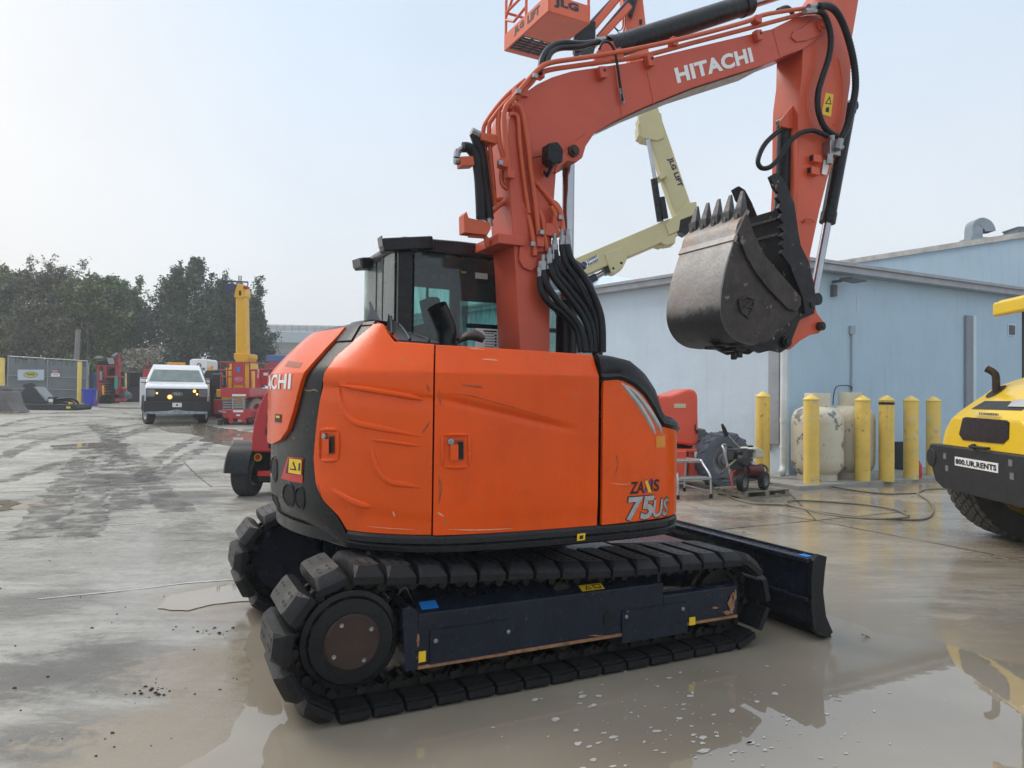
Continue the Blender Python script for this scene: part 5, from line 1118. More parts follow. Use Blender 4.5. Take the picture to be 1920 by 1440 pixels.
mb = MB(); M = Matrix.Rotation(math.atan2(D1.y, D1.x), 3, 'Z'); mb.box(p + N1 * .34 + D1 * .15 + Vector((0, 0, zl)), (.40, .30, .05), M @ Matrix.Rotation(.06, 3, 'Y')); mb.box(p + N1 * .12 + Vector((0, 0, zl - .01)), (.06, .20, .05), M); mb.box(p + N1 * .04 + Vector((0, 0, zl - .18)), (.10, .09, .22), M); wp('wall_lamp', mb, pm('lamp_grey', (.10, .11, .12), .45, var=.2), bevel=.01)
mb = MB(); wallbox(mb, CB, D1, N1, (onwall(1606, 560) - CB).dot(D1), (onwall(1611, 560) - CB).dot(D1), onwall(1608, 585).z, onwall(1608, 558).z, .002, .006); wp('wall_patch', mb, pm('pale_patch', (.48, .56, .63), .7, world=True))
mb = MB(); wallbox(mb, CB, D1, N1, (onwall(1676, 850) - CB).dot(D1), (onwall(1694, 850) - CB).dot(D1), .08, .62, .002, .25); wp('meter_box', mb, pm('dark_box', (.05, .055, .06), .5), bevel=.01)

# taller hall behind, seen over the roof
HB_ = empty('rear_hall', (13.8, 30.3, 0), 0, label='taller pale blue hall with parapet rising behind the warehouse roof', cat='building')
pA = at(1560, 494, 30.8); pB = at(1925, 438, 24.9); pz = (pA.z + pB.z) / 2
def bp(name, mb, mat, **k): mb.V = [(v[0] - 13.8, v[1] - 30.3, v[2]) for v in mb.V]; return build(name, mb, mat, HB_, **k)
dh = (Vector((pB.x, pB.y, 0)) - Vector((pA.x, pA.y, 0))); dl = dh.length; dh.normalize(); nh = Vector((dh.y, -dh.x, 0))
if nh.x > 0 and nh.y > 0: nh = -nh
mb = MB(); wallbox(mb, Vector((pA.x, pA.y, 0)) - dh * 14, dh, nh, 0, dl + 22, 0, pA.z - .12, -.3, 0); bp('hall_wall', mb, pm('hall_blue', (.33, .44, .52), .8, var=.05, scale=.8, streak=.15, world=True))
mb = MB(); wallbox(mb, Vector((pA.x, pA.y, 0)) - dh * 14, dh, nh, -.1, dl + 22, pA.z - .14, pA.z + .06, -.4, .08); bp('parapet', mb, pm('parapet_cap', (.40, .38, .35), .7, var=.3, scale=3, dirt=.4, dcol=(.12, .1, .08), dscale=4, world=True))
mb = MB(); q = Vector((pA.x, pA.y, 0)) - dh * 14; mb.add([(q.x, q.y, pA.z - .1), (q.x + dh.x * 40, q.y + dh.y * 40, pA.z - .1), (q.x + dh.x * 40 - nh.x * 20, q.y + dh.y * 40 - nh.y * 20, pA.z - .1), (q.x - nh.x * 20, q.y - nh.y * 20, pA.z - .1)], [(0, 1, 2, 3)]); bp('roof_deck', mb, FASC)
# gooseneck roof ventilator
q = Vector((0, 0, 0)); s_ = 27.2 / FPX; vq = at(1827, 457, 27.2)
mb = MB(); mb.box(q + Vector((0, 0, .1)), (48 * s_, 48 * s_, .3)); P = [q + Vector((-.05, 0, .2)), q + Vector((-.05, 0, .62)), q + Vector((0, 0, .92)), q + Vector((.22, 0, 1.03)), q + Vector((.48, 0, .92)), q + Vector((.60, 0, .72)), q + Vector((.62, 0, .60))]
P = spline(P, 5); G = []
for i, p in enumerate(P):
    t = (P[min(i + 1, len(P) - 1)] - P[max(0, i - 1)]).normalized(); n_ = Vector((-t.z, 0, t.x)); w = .30
    G.append([p + n_ * .27 + Vector((0, -.34, 0)), p - n_ * .27 + Vector((0, -.34, 0)), p - n_ * .27 + Vector((0, .34, 0)), p + n_ * .27 + Vector((0, .34, 0)), p + n_ * .27 + Vector((0, -.34, 0))])
mb.grid(G); mb.V = [tuple(Vector(v) * .72 + vq) for v in mb.V]; build('roof_ventilator', mb, pm('galvanised', (.27, .31, .34), .4, .5, var=.15, scale=3), None, label='curved galvanised gooseneck ventilator on the rear hall roof', cat='roof vent')
q = at(1905, 441, 26.5); mb = MB(); mb.box(q + Vector((0.3, 0, .0)), (1.0, .8, .36)); mb.box(q + Vector((.3, 0, .20)), (1.06, .86, .05)); build('roof_unit', mb, pm('galvanised_dark', (.16, .19, .21), .5, .3), None, label='low grey metal unit on the roof at the right edge', cat='roof unit', bevel=.01)
# second low roof seen left of the warehouse
mb = MB(); q = at(1165, 522, 24); mb.add([at(1090, 512, 26), at(1130, 513, 26), at(1222, 529, 22), at(1222, 560, 22), at(1090, 560, 26)], [(0, 1, 2, 3, 4)])
mb.add([v for v in [at(1090, 512, 30), at(1130, 513, 30), at(1222, 529, 27), at(1222, 560, 27), at(1090, 560, 30)]], [(4, 3, 2, 1, 0)]); k = len(mb.V) - 10; mb.F += [[k + i, k + (i + 1) % 5, k + 5 + (i + 1) % 5, k + 5 + i] for i in range(5)]; mb.M += [0] * 5
mb.V = [(v[0], v[1], v[2] if v[2] > 4.3 or True else 0) for v in mb.V]
mb.b(2.0, 4.6, 25, 28, 0, 3.6)
build('low_shed', mb, WALLS, None, label='pale blue shed roof peeping out between the cab and the warehouse', cat='building', smooth=False)

# concrete pad
CONC = pm('pad_concrete', (.30, .295, .27), .6, var=.2, scale=3, dirt=.5, dcol=(.14, .13, .11), dscale=4, bump=.3, bscale=30, world=True)
bpos = [onz(u, v, .07) for u, v in ((1521.5, 906), (1617, 901), (1662, 900), (1708, 896), (1750, 891))]
nb = Vector((.457, -.889, 0))
pf0 = Vector((bpos[0].x, bpos[0].y, 0)) - D1 * .50 + nb * .20; pf1 = Vector((bpos[4].x, bpos[4].y, 0)) + D1 * 1.4 + nb * .20
mb = MB(); mb.prism([(p.x, p.y) for p in (pf0 + D1 * .0, pf1, pf1 - nb * 1.75, pf0 - nb * 1.60)], -.05, .07, 'z'); build('concrete_pad', mb, CONC, None, bevel=.012, kind='structure')
# bollards
BOLY = pm('bollard_yellow', (.82, .58, .13), .5, var=.14, scale=3, dirt=.5, dcol=(.42, .30, .13), dscale=4, streak=.22, chips=11, chthr=.62, chcol=(.25, .19, .10))
BOLW = pm('bollard_yellow_worn', (.82, .58, .13), .55, var=.10, scale=3, dirt=.85, dcol=(.70, .60, .38), dscale=3.2, dthr=.50, chips=7, chthr=.58, chcol=(.52, .46, .35), streak=.10)
def bollard(p, h, r, mat, label, lean=0.0, band=False, grp='yellow bollards in front of the warehouse'):
    e = empty('bollard', p, random.uniform(0, 6), label=label, cat='bollard', group=grp); e.rotation_euler[0] = lean
    mb = MB(); mb.lathe([(0, -.02), (r * .99, -.02), (r, .0), (r * .985, h - .10), (r * .985, h - .095)], (0, 0, 0), (0, 0, 1), 24); build('sleeve', mb, mat, e, ang=40)
    mb = MB(); mb.lathe([(0, h - .096), (r * 1.06, h - .096), (r * 1.08, h - .088), (r * .99, h - .070), (.012, h), (0, h)], (0, 0, 0), (0, 0, 1), 24); build('cap', mb, mat, e, ang=30)
    if band: mb = MB(); mb.ring((0, 0, h - .165), (0, 0, 1), r * .9, r * 1.012, 0, .045, 24); build('black_band', mb, INK, e)
    return e
bh = [at(1518, 739, bpos[0].y).z - .07, at(1615, 741, bpos[1].y).z - .07, at(1662, 741, bpos[2].y).z - .07, at(1708, 742, bpos[3].y).z - .07, at(1750, 743, bpos[4].y).z - .07]
lab = ['yellow bollard in front of the chipped white gas cylinder', 'clean yellow bollard right of the second gas cylinder', 'yellow bollard with a black band round its top', 'yellow bollard with flaking paint right of the black-banded one', 'worn yellow bollard nearest the road roller']
for i in range(5): bollard(bpos[i], bh[i], .124, BOLW if i in (0, 3, 4) else BOLY, lab[i], lean=.012 if i == 0 else 0, band=(i == 2))
p6 = at(1430, 840, 12.75); p6.z = 0; bollard(p6, at(1430, 734, 12.75).z, .124, BOLY, 'yellow bollard behind the pressure washer, left of the downpipe')
# gas cylinders
TNK = pm('flaking_cream_paint', (.62, .58, .46), .5, var=.08, scale=3, dirt=.5, dcol=(.45, .40, .28), dscale=3, chips=3.0, chthr=.555, chcol=(.17, .18, .18), streak=.1)
TNK2 = pm('cream_tank_paint', (.60, .55, .42), .5, var=.1, scale=3, dirt=.4, dcol=(.40, .34, .22), dscale=3, chips=5, chthr=.60, chcol=(.28, .25, .20), streak=.15)
def tank(p, r, h, mat, label, pipe=False):
    e = empty('gas_cylinder', p, random.uniform(0, 6), label=label, cat='gas tank', group='gas cylinders by the wall')
    mb = MB(); mb.ring((0, 0, 0), (0, 0, 1), r * .72, r * .76, 0, .13, 28); build('foot_ring', mb, mat, e, ang=50)
    pr = [(0, .06), (r * .5, .07), (r * .82, .12), (r * .97, .22), (r, .34), (r, h - .50), (r * .97, h - .40), (r * .84, h - .30), (r * .55, h - .235), (0, h - .22)]
    mb = MB(); mb.lathe(pr, (0, 0, 0), (0, 0, 1), 32); build('vessel', mb, mat, e, ang=50)
    for z in (.40, h - .52): mb = MB(); mb.ring((0, 0, z), (0, 0, 1), r * .97, r * 1.008, 0, .018, 32); build('weld_seam', mb, mat, e)
    mb = MB(); n = 22; G = []
    for k in range(n):
        a = .5 + 5.3 * k / (n - 1); G.append([(r * .50 * math.cos(a) * f, r * .50 * math.sin(a) * f, z) for f, z in ((1, h - .245), (1, h - .02), (.97, h), (.93, h - .02), (.93, h - .245))])
    mb.grid(G); build('valve_collar', mb, mat, e, ang=50)
    mb = MB(); mb.cyl((0, 0, h - .23), (0, 0, h - .10), .03); mb.cyl((-.05, 0, h - .12), (.05, 0, h - .12), .018); build('valve', mb, ZINC, e)
    if pipe: pass
    return e
t1 = at(1532, 890, bpos[0].y + .62); t1.z = .07; tank(t1, .425, at(1532, 737, t1.y).z - .07, TNK, 'left gas cylinder, cream paint flaking to grey, half hidden by a bollard')
t2 = at(1594, 885, bpos[0].y + 1.0); t2.z = .07; tank(t2, .41, at(1590, 736, t2.y).z - .07, TNK2, 'right gas cylinder with stained cream paint, close to the wall')
cd = CB + D1 * s_c + N1 * .03; zt2 = at(1590, 736, t2.y).z
mb = MB(); mb.tube(spline([(cd.x, cd.y, .98), (cd.x, cd.y, zt2 + .02), (cd.x - .05, cd.y - .08, zt2 + .12), (cd.x - .25, cd.y - .25, zt2 + .14), (t2.x - .27, t2.y - .05, zt2 + .10), (t2.x - .30, t2.y, zt2 - .05), (t2.x - .31, t2.y, zt2 - .22)], 5), .011, 6); build('gas_line', mb, pm('dark_line', (.06, .07, .08), .5), None, ang=60, label='thin dark gas line looping from the wall conduit to the right gas cylinder', cat='pipe')
p = at(1722, 885, 12.9); mb = MB(); mb.lathe([(0, 0), (.055, 0), (.06, .03), (.06, .22), (.03, .28), (.02, .31), (0, .31)], (p.x, p.y, .07), (0, 0, 1), 14); build('red_canister', mb, pm('red_can', (.5, .03, .03), .4), None, label='small red canister standing behind the flaking bollard', cat='canister')

# ================================================================== ARTICULATED BOOM LIFT (orange chassis and basket, cream booms)
LRED = pm('lift_orange_red', (.74, .09, .045), .38, var=.07, scale=2, dirt=.25, dcol=(.40, .06, .04), dscale=3, coat=.2)
LOR = pm('lift_orange', (.72, .135, .055), .42, var=.08, scale=2.5, dirt=.3, dcol=(.35, .09, .05), dscale=4)
CREAM = pm('lift_cream', (.58, .53, .30), .45, var=.06, scale=2, dirt=.25, dcol=(.42, .37, .22), dscale=3)
GREYT = pm('grey_tyre', (.11, .125, .15), .7, var=.2, scale=5, dirt=.4, dcol=(.17, .16, .15), dscale=5, bump=.2)
GRIM = pm('wheel_grey', (.20, .21, .22), .5, .2, var=.2, scale=6, dirt=.4, dcol=(.09, .08, .07), dscale=6)
LY = 12.0
lf = empty('boom_lift', (2.3, LY + .4, 0), 0, label='articulated boom lift with orange chassis and basket and cream folding booms behind the excavator', cat='boom lift')
def lp_(name, mb, mat, parent=lf, **k): mb.V = [(v[0] - 2.3, v[1] - LY - .4, v[2]) for v in mb.V]; return build(name, mb, mat, parent, **k)
def pbox(mb, L_, Y0, Y1):                      # block with a front outline given at depth Y0
    P = [at(u, v, Y0) for u, v in L_]; n = len(P); mb.add(P + [p + Vector((0, Y1 - Y0, 0)) for p in P], [list(range(n)), list(range(2 * n - 1, n - 1, -1))] + [(i, (i + 1) % n, n + (i + 1) % n, n + i) for i in range(n)]); return mb
mb = MB(); pbox(mb, [(1236, 742), (1258, 741), (1290, 729), (1302, 730), (1309, 740), (1310, 830), (1300, 837), (1262, 831), (1236, 828)], 11.75, 12.9); hd = lp_('turret_hood', mb, LRED, bevel=.05, seg=3)
mb = MB(); pbox(mb, [(1180, 740), (1256, 742), (1250, 745), (1250, 828), (1180, 828)], 11.8, 12.9); lp_('turret_box', mb, LRED, bevel=.03)
mb = MB(); pbox(mb, [(1264, 757), (1286, 757), (1286, 765), (1264, 765)], 11.738, 11.745); lp_('decal', mb, pm('cream_decal', (.6, .55, .35), .6), hd)
mb = MB(); pbox(mb, [(1303, 796), (1305, 796), (1305, 808), (1303, 808)], 11.73, 11.745); pbox(mb, [(1305, 806), (1309, 806), (1309, 813), (1305, 813)], 11.73, 11.745); lp_('hood_latch', mb, DARK, hd)
mb = MB(); pbox(mb, [(1150, 834), (1300, 836), (1290, 846), (1150, 842)], 11.9, 12.8); lp_('turntable', mb, DARK)
mb = MB(); pbox(mb, [(1160, 845), (1288, 845), (1288, 898), (1160, 898)], 11.5, 12.7); ch = lp_('chassis_box', mb, LRED, bevel=.02)
mb = MB(); pbox(mb, [(1290, 842), (1325, 843), (1338, 852), (1330, 880), (1320, 890), (1292, 892)], 11.7, 12.6); pbox(mb, [(1258, 842), (1334, 843), (1340, 848), (1258, 848)], 11.65, 12.7); lp_('outrigger_box', mb, LRED, bevel=.015)
mb = MB(); pbox(mb, [(1302, 847), (1311, 847), (1311, 858), (1302, 858)], 11.64, 11.648); lp_('white_label', mb, WHITES)
mb = MB(); pbox(mb, [(1258, 886), (1272, 887), (1272, 895), (1258, 894)], 11.488, 11.497); lp_('white_label', mb, WHITES)
def wheel(mbT, mbR, c, ax, r, w, rr, n=28, lug=0):
    ax = Vector(ax).normalized(); c = Vector(c)
    mbT.lathe2([(rr, -w * .42), (r * .80, -w * .5), (r * .95, -w * .47), (r, -w * .36), (r, w * .36), (r * .95, w * .47), (r * .80, w * .5), (rr, w * .42)], c, ax, n)
    mbR.lathe2([(rr * .45, w * .10), (rr * .85, w * .16), (rr * .92, w * .40), (rr * 1.02, w * .43), (rr * 1.02, -w * .4), (rr * .3, -w * .3)], c, ax, n)
    mbR.lathe([(0, -w * .2), (rr * .5, -w * .2), (rr * .5, w * .18), (rr * .32, w * .22), (rr * .3, w * .34), (0, w * .36)], c, ax, 16)
    if lug:
        ref = Vector((0, 0, 1)); B = ax.cross(ref).normalized(); N = B.cross(ax)
        for k in range(lug):
            a = 2 * math.pi * k / lug; dr = N * math.cos(a) + B * math.sin(a); tg = ax.cross(dr)
            for s_ in (-1, 1):
                p = c + dr * (r * 1.0) + ax * (s_ * w * .25) + tg * (s_ * r * .05); M = Matrix((tg, ax, dr)).transposed(); mbT.box(p, (r * .11, w * .42, r * .05), M @ Matrix.Rotation(s_ * .35, 3, 'Z'))
p = at(1360, 878, 11.55); cz = .45
mt, mr_ = MB(), MB(); wheel(mt, mr_, (p.x, p.y + .15, cz), (.25, -.97, 0), .45, .34, .26, lug=16); lp_('tyre', mt, GREYT, ang=30); lp_('wheel_rim', mr_, GRIM, ang=30)
mt, mr_ = MB(), MB(); wheel(mt, mr_, (p.x - .1, 13.3, cz), (.25, -.97, 0), .45, .34, .26, lug=16); lp_('tyre', mt, GREYT, ang=30); lp_('wheel_rim', mr_, GRIM, ang=30)
# lower cream boom
def pbar(mb, q0, q1, hpx, Y0, w):              # beam between two picture spots, height in picture units, near face at Y0
    a = at(*q0, Y0); b = at(*q1, Y0); h = hpx * Y0 / FPX; d = (b - a).normalized(); n = Vector((-d.z, 0, d.x)); n = n if n.z > 0 else -n
    P = [a - n * h / 2, b - n * h / 2, b + n * h / 2, a + n * h / 2]; mb.add(P + [p + Vector((0, w, 0)) for p in P], [(0, 1, 2, 3), (7, 6, 5, 4), (0, 4, 5, 1), (1, 5, 6, 2), (2, 6, 7, 3), (3, 7, 4, 0)]); return mb
mb = MB(); pbar(mb, (1040, 520), (1265, 425), 36, LY, .30); lb_ = lp_('lower_boom', mb, CREAM, bevel=.012)
mb = MB(); pbox(mb, [(1247, 421), (1290, 380), (1306, 378), (1308, 400), (1276, 412), (1273, 432), (1255, 441)], LY - .03, LY + .33); lp_('elbow_plate', mb, CREAM, lb_, bevel=.01)
mb = MB(); pbox(mb, [(1274, 416), (1300, 398), (1302, 430), (1285, 440), (1274, 434)], LY + .02, LY + .28); lp_('elbow_block', mb, BLACKP, lb_, bevel=.01)
mb = MB(); pbox(mb, [(1245, 448), (1268, 436), (1266, 456), (1250, 459), (1240, 456)], LY - .02, LY + .32); pbox(mb, [(1227, 456), (1246, 450), (1247, 460), (1238, 464), (1228, 461)], LY + .05, LY + .25); lp_('pivot_bracket', mb, CREAM, lb_, bevel=.01)
mb = MB(); pbox(mb, [(1133, 476), (1168, 461), (1176, 470), (1176, 485), (1168, 502), (1153, 512), (1146, 511)], LY - .025, LY + .325); lk = lp_('link_plate', mb, CREAM, lb_, bevel=.012)
mb = MB()
for (u, v, r) in ((1165, 493, .022), (1150, 503, .02)): q = at(u, v, LY - .03); mb.cyl(q, q + Vector((0, .01, 0)), r, n=12)
lp_('plate_hole', mb, DARK, lk)
mb = MB(); pbox(mb, [(1129, 497), (1140, 495), (1147, 511), (1137, 513)], LY + .02, LY + .28); lp_('cylinder_clevis', mb, BLACKP, lb_); mb = MB(); mb.tube([at(1136, 509, LY + .15), at(1116, 520, LY + .15)], .045, 12); lp_('rod', mb, CHROME, lb_); mb = MB(); mb.tube([at(1118, 519, LY + .15), at(1040, 560, LY + .15)], .065, 12); lp_('lift_cylinder', mb, pm('navy_paint', (.02, .03, .06), .4), lb_)
mb = MB(); pbox(mb, [(1089, 495), (1120, 478), (1123, 489), (1092, 505)], LY - .012, LY - .003); st = lp_('owner_sticker', mb, WHITES, lb_)
mb = MB(); o_ = at(1101, 492, LY - .014); text_on(mb, 'United', o_, at(1119, 482, LY - .014) - o_, at(1100, 486.5, LY - .014) - o_, .03); o_ = at(1103, 499, LY - .014); text_on(mb, 'Rentals', o_, at(1122, 488.5, LY - .014) - o_, at(1102, 493.5, LY - .014) - o_, .03)
c = at(1095, 496, LY - .014); mb.cyl(c + Vector((0, .002, 0)), c - Vector((0, .002, 0)), .05, n=18); lp_('sticker_print', mb, pm('navy_print', (.02, .05, .16), .5), st, smooth=False)
# upper cream boom
mb = MB(); pbar(mb, (1283, 398), (1212, 190), 34, LY + .05, .26); ub = lp_('upper_boom', mb, CREAM, bevel=.012)
mb = MB(); pbox(mb, [(1197, 218), (1222, 206), (1240, 212), (1246, 258), (1232, 264), (1204, 258)], LY + .02, LY + .34); pbox(mb, [(1196, 232), (1206, 222), (1206, 258), (1197, 254)], LY + .03, LY + .33); lp_('knuckle', mb, CREAM, ub, bevel=.012)
mb = MB(); mb.tube([at(1215, 262, LY + .0), at(1228, 335, LY + .0)], .035, 10); lp_('rod', mb, CHROME, ub); mb = MB(); mb.tube([at(1226, 336, LY), at(1238, 415, LY)], .058, 12); mb.tube([at(1241, 370, LY - .03), at(1248, 410, LY - .03)], .05, 12); lp_('boom_cylinder', mb, BLACKP, ub)
mb = MB(); pbox(mb, [(1234, 330), (1247, 322), (1252, 328), (1240, 336)], LY - .04, LY + .2); lp_('cylinder_mount', mb, CREAM, ub)
mb = MB(); e0 = at(1250, 298, LY + .045); e1 = at(1270, 352, LY + .045); up = at(1263, 293, LY + .045) - e0; text_on(mb, 'JLG LIFT', e0, e1 - e0, up * .85, .05); lp_('lettering', mb, pm('navy_letter', (.02, .025, .05), .5), ub, smooth=False)
# orange column, jib and basket
mb = MB(); pbar(mb, (1204, 150), (1180, -60), 38, LY - .1, .30); cl = lp_('fly_boom', mb, LOR, bevel=.012)
mb = MB(); pbox(mb, [(1199, 36), (1204, 36), (1204, 45), (1199, 45)], LY - .125, LY - .11); lp_('slot', mb, DARK, cl)
mb = MB(); pbox(mb, [(1172, -12), (1200, -20), (1192, 10), (1186, 30), (1180, 26), (1176, 8)], LY - .2, LY + .25); lp_('jib_pivot', mb, BLACKP, cl)
mb = MB(); pbar(mb, (1182, 8), (1105, 92), 11, LY - .55, .09); pbar(mb, (1170, -20), (1110, 52), 12, LY - .55, .09); lp_('jib_arm', mb, LOR, bevel=.008)
mb = MB(); mb.tube([at(1180, 2, LY - .4), at(1122, 70, LY - .4)], .05, 12); mb.tube([at(1160, -12, LY - .5), at(1106, 46, LY - .5)], .04, 10); lp_('jib_cylinder', mb, pm('navy_paint', (.02, .03, .06), .4))
for L_ in (((1172, 20), (1172, 50), (1165, 64), (1155, 55), (1148, 45)), ((1168, 20), (1169, 45), (1162, 58), (1152, 50))): mb = MB(); mb.tube(spline([at(u, v, LY - .3) for u, v in L_], 4), .008, 5); lp_('jib_hose', mb, HOSE)
# basket: floor with perforated tread, toe boards, rails
zb = 7.0; P1, P2, P3, P4 = (onz(945, 96, zb), onz(1018, 106, zb), onz(1104, 44, zb), onz(1030, 8, zb))
ex_ = ((P4 - P1) + (P3 - P2)).normalized(); ey_ = Vector((-ex_.y, ex_.x, 0)); Lx = ((P4 - P1).length + (P3 - P2).length) / 2; Ly = ((P2 - P1).length + (P3 - P4).length) / 2
if (P2 - P1).dot(ey_) < 0: ey_ = -ey_
def bk_(x, y, z): return P1 + ex_ * x + ey_ * y + Vector((0, 0, z))
def bbar(mb, a, b, r=.022): mb.tube([bk_(*a), bk_(*b)], r, 8)
def bbox(mb, x0, x1, y0, y1, z0, z1): mb.add([bk_(x, y, z) for z in (z0, z1) for y in (y0, y1) for x in (x0, x1)], [(0, 2, 3, 1), (4, 5, 7, 6), (0, 1, 5, 4), (2, 6, 7, 3), (0, 4, 6, 2), (1, 3, 7, 5)])
mb = MB(); bbox(mb, 0, Lx, 0, .03, 0, .26); bbox(mb, 0, Lx, Ly - .03, Ly, 0, .26); bbox(mb, 0, .03, 0.03, Ly - .03, 0, .26); bbox(mb, Lx - .03, Lx, .03, Ly - .03, 0, .26); bbox(mb, Lx * .42, Lx - .03, .03, Ly - .03, .0, .02); bbox(mb, .03, .12, .03, Ly - .03, 0, .02)
bsk = lp_('basket_tray', mb, LOR, bevel=.006)
mb = MB()
for k in range(6): bbox(mb, .14 + k * .085, .17 + k * .085, .03, Ly - .03, .0, .025)
for k in range(5): bbox(mb, .12, Lx * .42, .05 + k * Ly * .22, .08 + k * Ly * .22, .005, .03)
lp_('tread_grating', mb, BLACKP, bsk)
mb = MB()
for (x, y) in ((.02, .02), (.02, Ly - .02), (Lx * .5, .02), (Lx - .02, .02), (Lx - .02, Ly - .02), (Lx * .5, Ly - .02)): bbar(mb, (x, y, .2), (x, y, 1.15))
for z in (.62, 1.15):
    bbar(mb, (.02, .02, z), (Lx - .02, .02, z)); bbar(mb, (.02, Ly - .02, z), (Lx - .02, Ly - .02, z)); bbar(mb, (.02, .02, z), (.02, Ly - .02, z)); bbar(mb, (Lx - .02, .02, z), (Lx - .02, Ly - .02, z))
bbar(mb, (.02, .02, .55), (Lx * .5, .02, 1.15)); bbar(mb, (.02, .02, .5), (.3, .02, .35)); bbar(mb, (.3, .02, .35), (Lx * .5, .02, .40)); lp_('guard_rail', mb, LOR, bsk, ang=50)
for w_t, x_t, l_t in (('JLG', .35, .32), ('LIFT', .78, .37)):
    mb = MB(); text_on(mb, w_t, bk_(x_t, -.004, .08), ex_ * l_t, Vector((0, 0, .13)), .05); lp_('lettering', mb, INK, bsk, smooth=False)
mb = MB(); o_ = bk_(Lx + .004, .1, .08); text_on(mb, 'JLG', o_, ey_ * .42, Vector((0, 0, .15)), .06); lp_('lettering', mb, pm('navy_letter', (.02, .025, .05), .5), bsk, smooth=False)
mb = MB(); q = (P2 + P3) / 2; mb.box(at(1095, 72, LY - .6), (.34, .3, .42)); mb.box(at(1082, 90, LY - .6), (.10, .2, .25)); lp_('rotator', mb, BLACKP, bsk, bevel=.02)

# ================================================================== STEP STOOL, PALLET, PRESSURE WASHER, HOSE
ALU = pm('aluminium', (.50, .51, .52), .32, .85, var=.15, scale=8, dirt=.3, dcol=(.22, .21, .2), dscale=8)
s0 = onz(1271, 936); s1 = onz(1333, 934); dx = (s1 - s0); W_ = dx.length; dx.normalize(); dy = Vector((-dx.y, dx.x, 0))
stl = empty('step_stool', s0, math.atan2(dx.y, dx.x), label='aluminium two-step stool in front of the orange lift chassis', cat='step stool')
def sl_(name, mb, mat, **k): return build(name, mb, mat, stl, **k)
H2 = at(1290, 866, s0.y).z; H1 = .31
for x in (0, W_):
    mb = MB(); mb.tube(spline([(x, 0, .03), (x, .0, .20), (x, .03, H1 + .02), (x, .22, H2 - .06), (x, .27, H2 - .015), (x, .33, H2 - .01), (x, .62, H2 - .02), (x, .70, H2 - .06), (x, .76, .03)], 4), .018, 8); sl_('side_frame', mb, ALU, ang=60)
    for y in (0, .76): mb = MB(); mb.lathe([(0, 0), (.025, 0), (.022, .06), (0, .06)], (x, y, 0), (0, 0, 1), 10); sl_('rubber_foot', mb, RUBBER)
for (y0, y1, z, nm) in ((-.02, .26, H1, 'tread'), (.26, .58, H2, 'tread')):
    mb = MB(); mb.b(.0, W_, y0, y1, z - .045, z - .012); mb.b(.03, W_ - .03, y0 + .02, y1 - .02, z - .012, z - .004); sl_(nm, mb, ALU, bevel=.004)
mb = MB(); mb.tube([(0, .76, .12), (W_, .76, .12)], .012, 6); mb.tube([(0, 0, .10), (0, .76, .10)], .010, 6); mb.tube([(W_, 0, .10), (W_, .76, .10)], .010, 6); mb.tube([(0, .30, H1), (W_ * .3, .70, .1)], .01, 6); sl_('brace', mb, ALU)
# pallet
WOOD = pm('weathered_wood', (.24, .22, .17), .8, var=.3, scale=7, dirt=.4, dcol=(.08, .07, .055), dscale=6)
g0 = onz(1396, 936); g1 = onz(1480, 929); dx = g1 - g0; PW = dx.length; ang_ = math.atan2(dx.y, dx.x)
pal = empty('pallet', g0, ang_, label='small weathered wooden pallet under the pressure washer', cat='pallet')
for k in range(5): mb = MB(); mb.b(-.02, PW + .02, .0 + k * .125, .095 + k * .125, .085, .105); build('deck_board', mb, WOOD, pal, bevel=.003)
for x in (.0, PW * .47, PW - .08): mb = MB(); mb.b(x, x + .08, 0.004, .59, .018, .084); build('stringer', mb, WOOD, pal, bevel=.003)
for k in range(3): mb = MB(); mb.b(-.01, PW + .01, .0 + k * .26, .09 + k * .26, .0, .017); build('bottom_board', mb, WOOD, pal, bevel=.003)
# pressure washer
wsh = empty('pressure_washer', g0 + Vector((0, 0, .106)), ang_, label='petrol pressure washer with cream fuel tank on the wooden pallet', cat='pressure washer')
def ws(name, mb, mat, **k): return build(name, mb, mat, wsh, **k)
mt, mr_ = MB(), MB(); wheel(mt, mr_, (-.02, .02, .135), (.35, -.94, 0), .135, .09, .075, n=20); ws('tyre', mt, RUBBER, ang=30); ws('wheel_rim', mr_, GRIM, ang=30)
mt, mr_ = MB(), MB(); wheel(mt, mr_, (.46, .06, .135), (.35, -.94, 0), .135, .09, .075, n=20); ws('tyre', mt, RUBBER, ang=30); ws('wheel_rim', mr_, GRIM, ang=30)
mb = MB(); mb.tube(spline([(-.12, .30, .12), (.05, .14, .14), (.40, .10, .16), (.55, .10, .22), (.60, .12, .30), (.50, .14, .36), (.38, .16, .32)], 5), .018, 8); mb.tube([(-.10, .45, .14), (.5, .40, .16)], .016, 8); mb.b(-.02, .46, .12, .44, .16, .185); ws('base_frame', mb, pm('painted_tube', (.10, .10, .11), .4, .4), ang=50)
mb = MB(); mb.b(.02, .26, .14, .40, .30, .50); mb.b(.0, .12, .10, .36, .42, .60); mb.b(.16, .34, .10, .34, .48, .60); mb.cyl((.06, .02, .46), (.06, .12, .46), .09, n=16); mb.b(-.06, .02, .16, .30, .44, .56)
for k in range(5): mb.b(.10, .30, .12, .36, .32 + k * .03, .335 + k * .03)
ws('engine', mb, pm('engine_black', (.03, .032, .035), .5, .2, var=.3, scale=20), bevel=.012)
mb = MB(); mb.cyl((.02, .008, .52), (.02, .02, .52), .05, n=16); mb.b(-.03, .12, .05, .12, .56, .62); ws('air_filter', mb, pm('dark_grey_plastic', (.06, .065, .07), .5), bevel=.01)
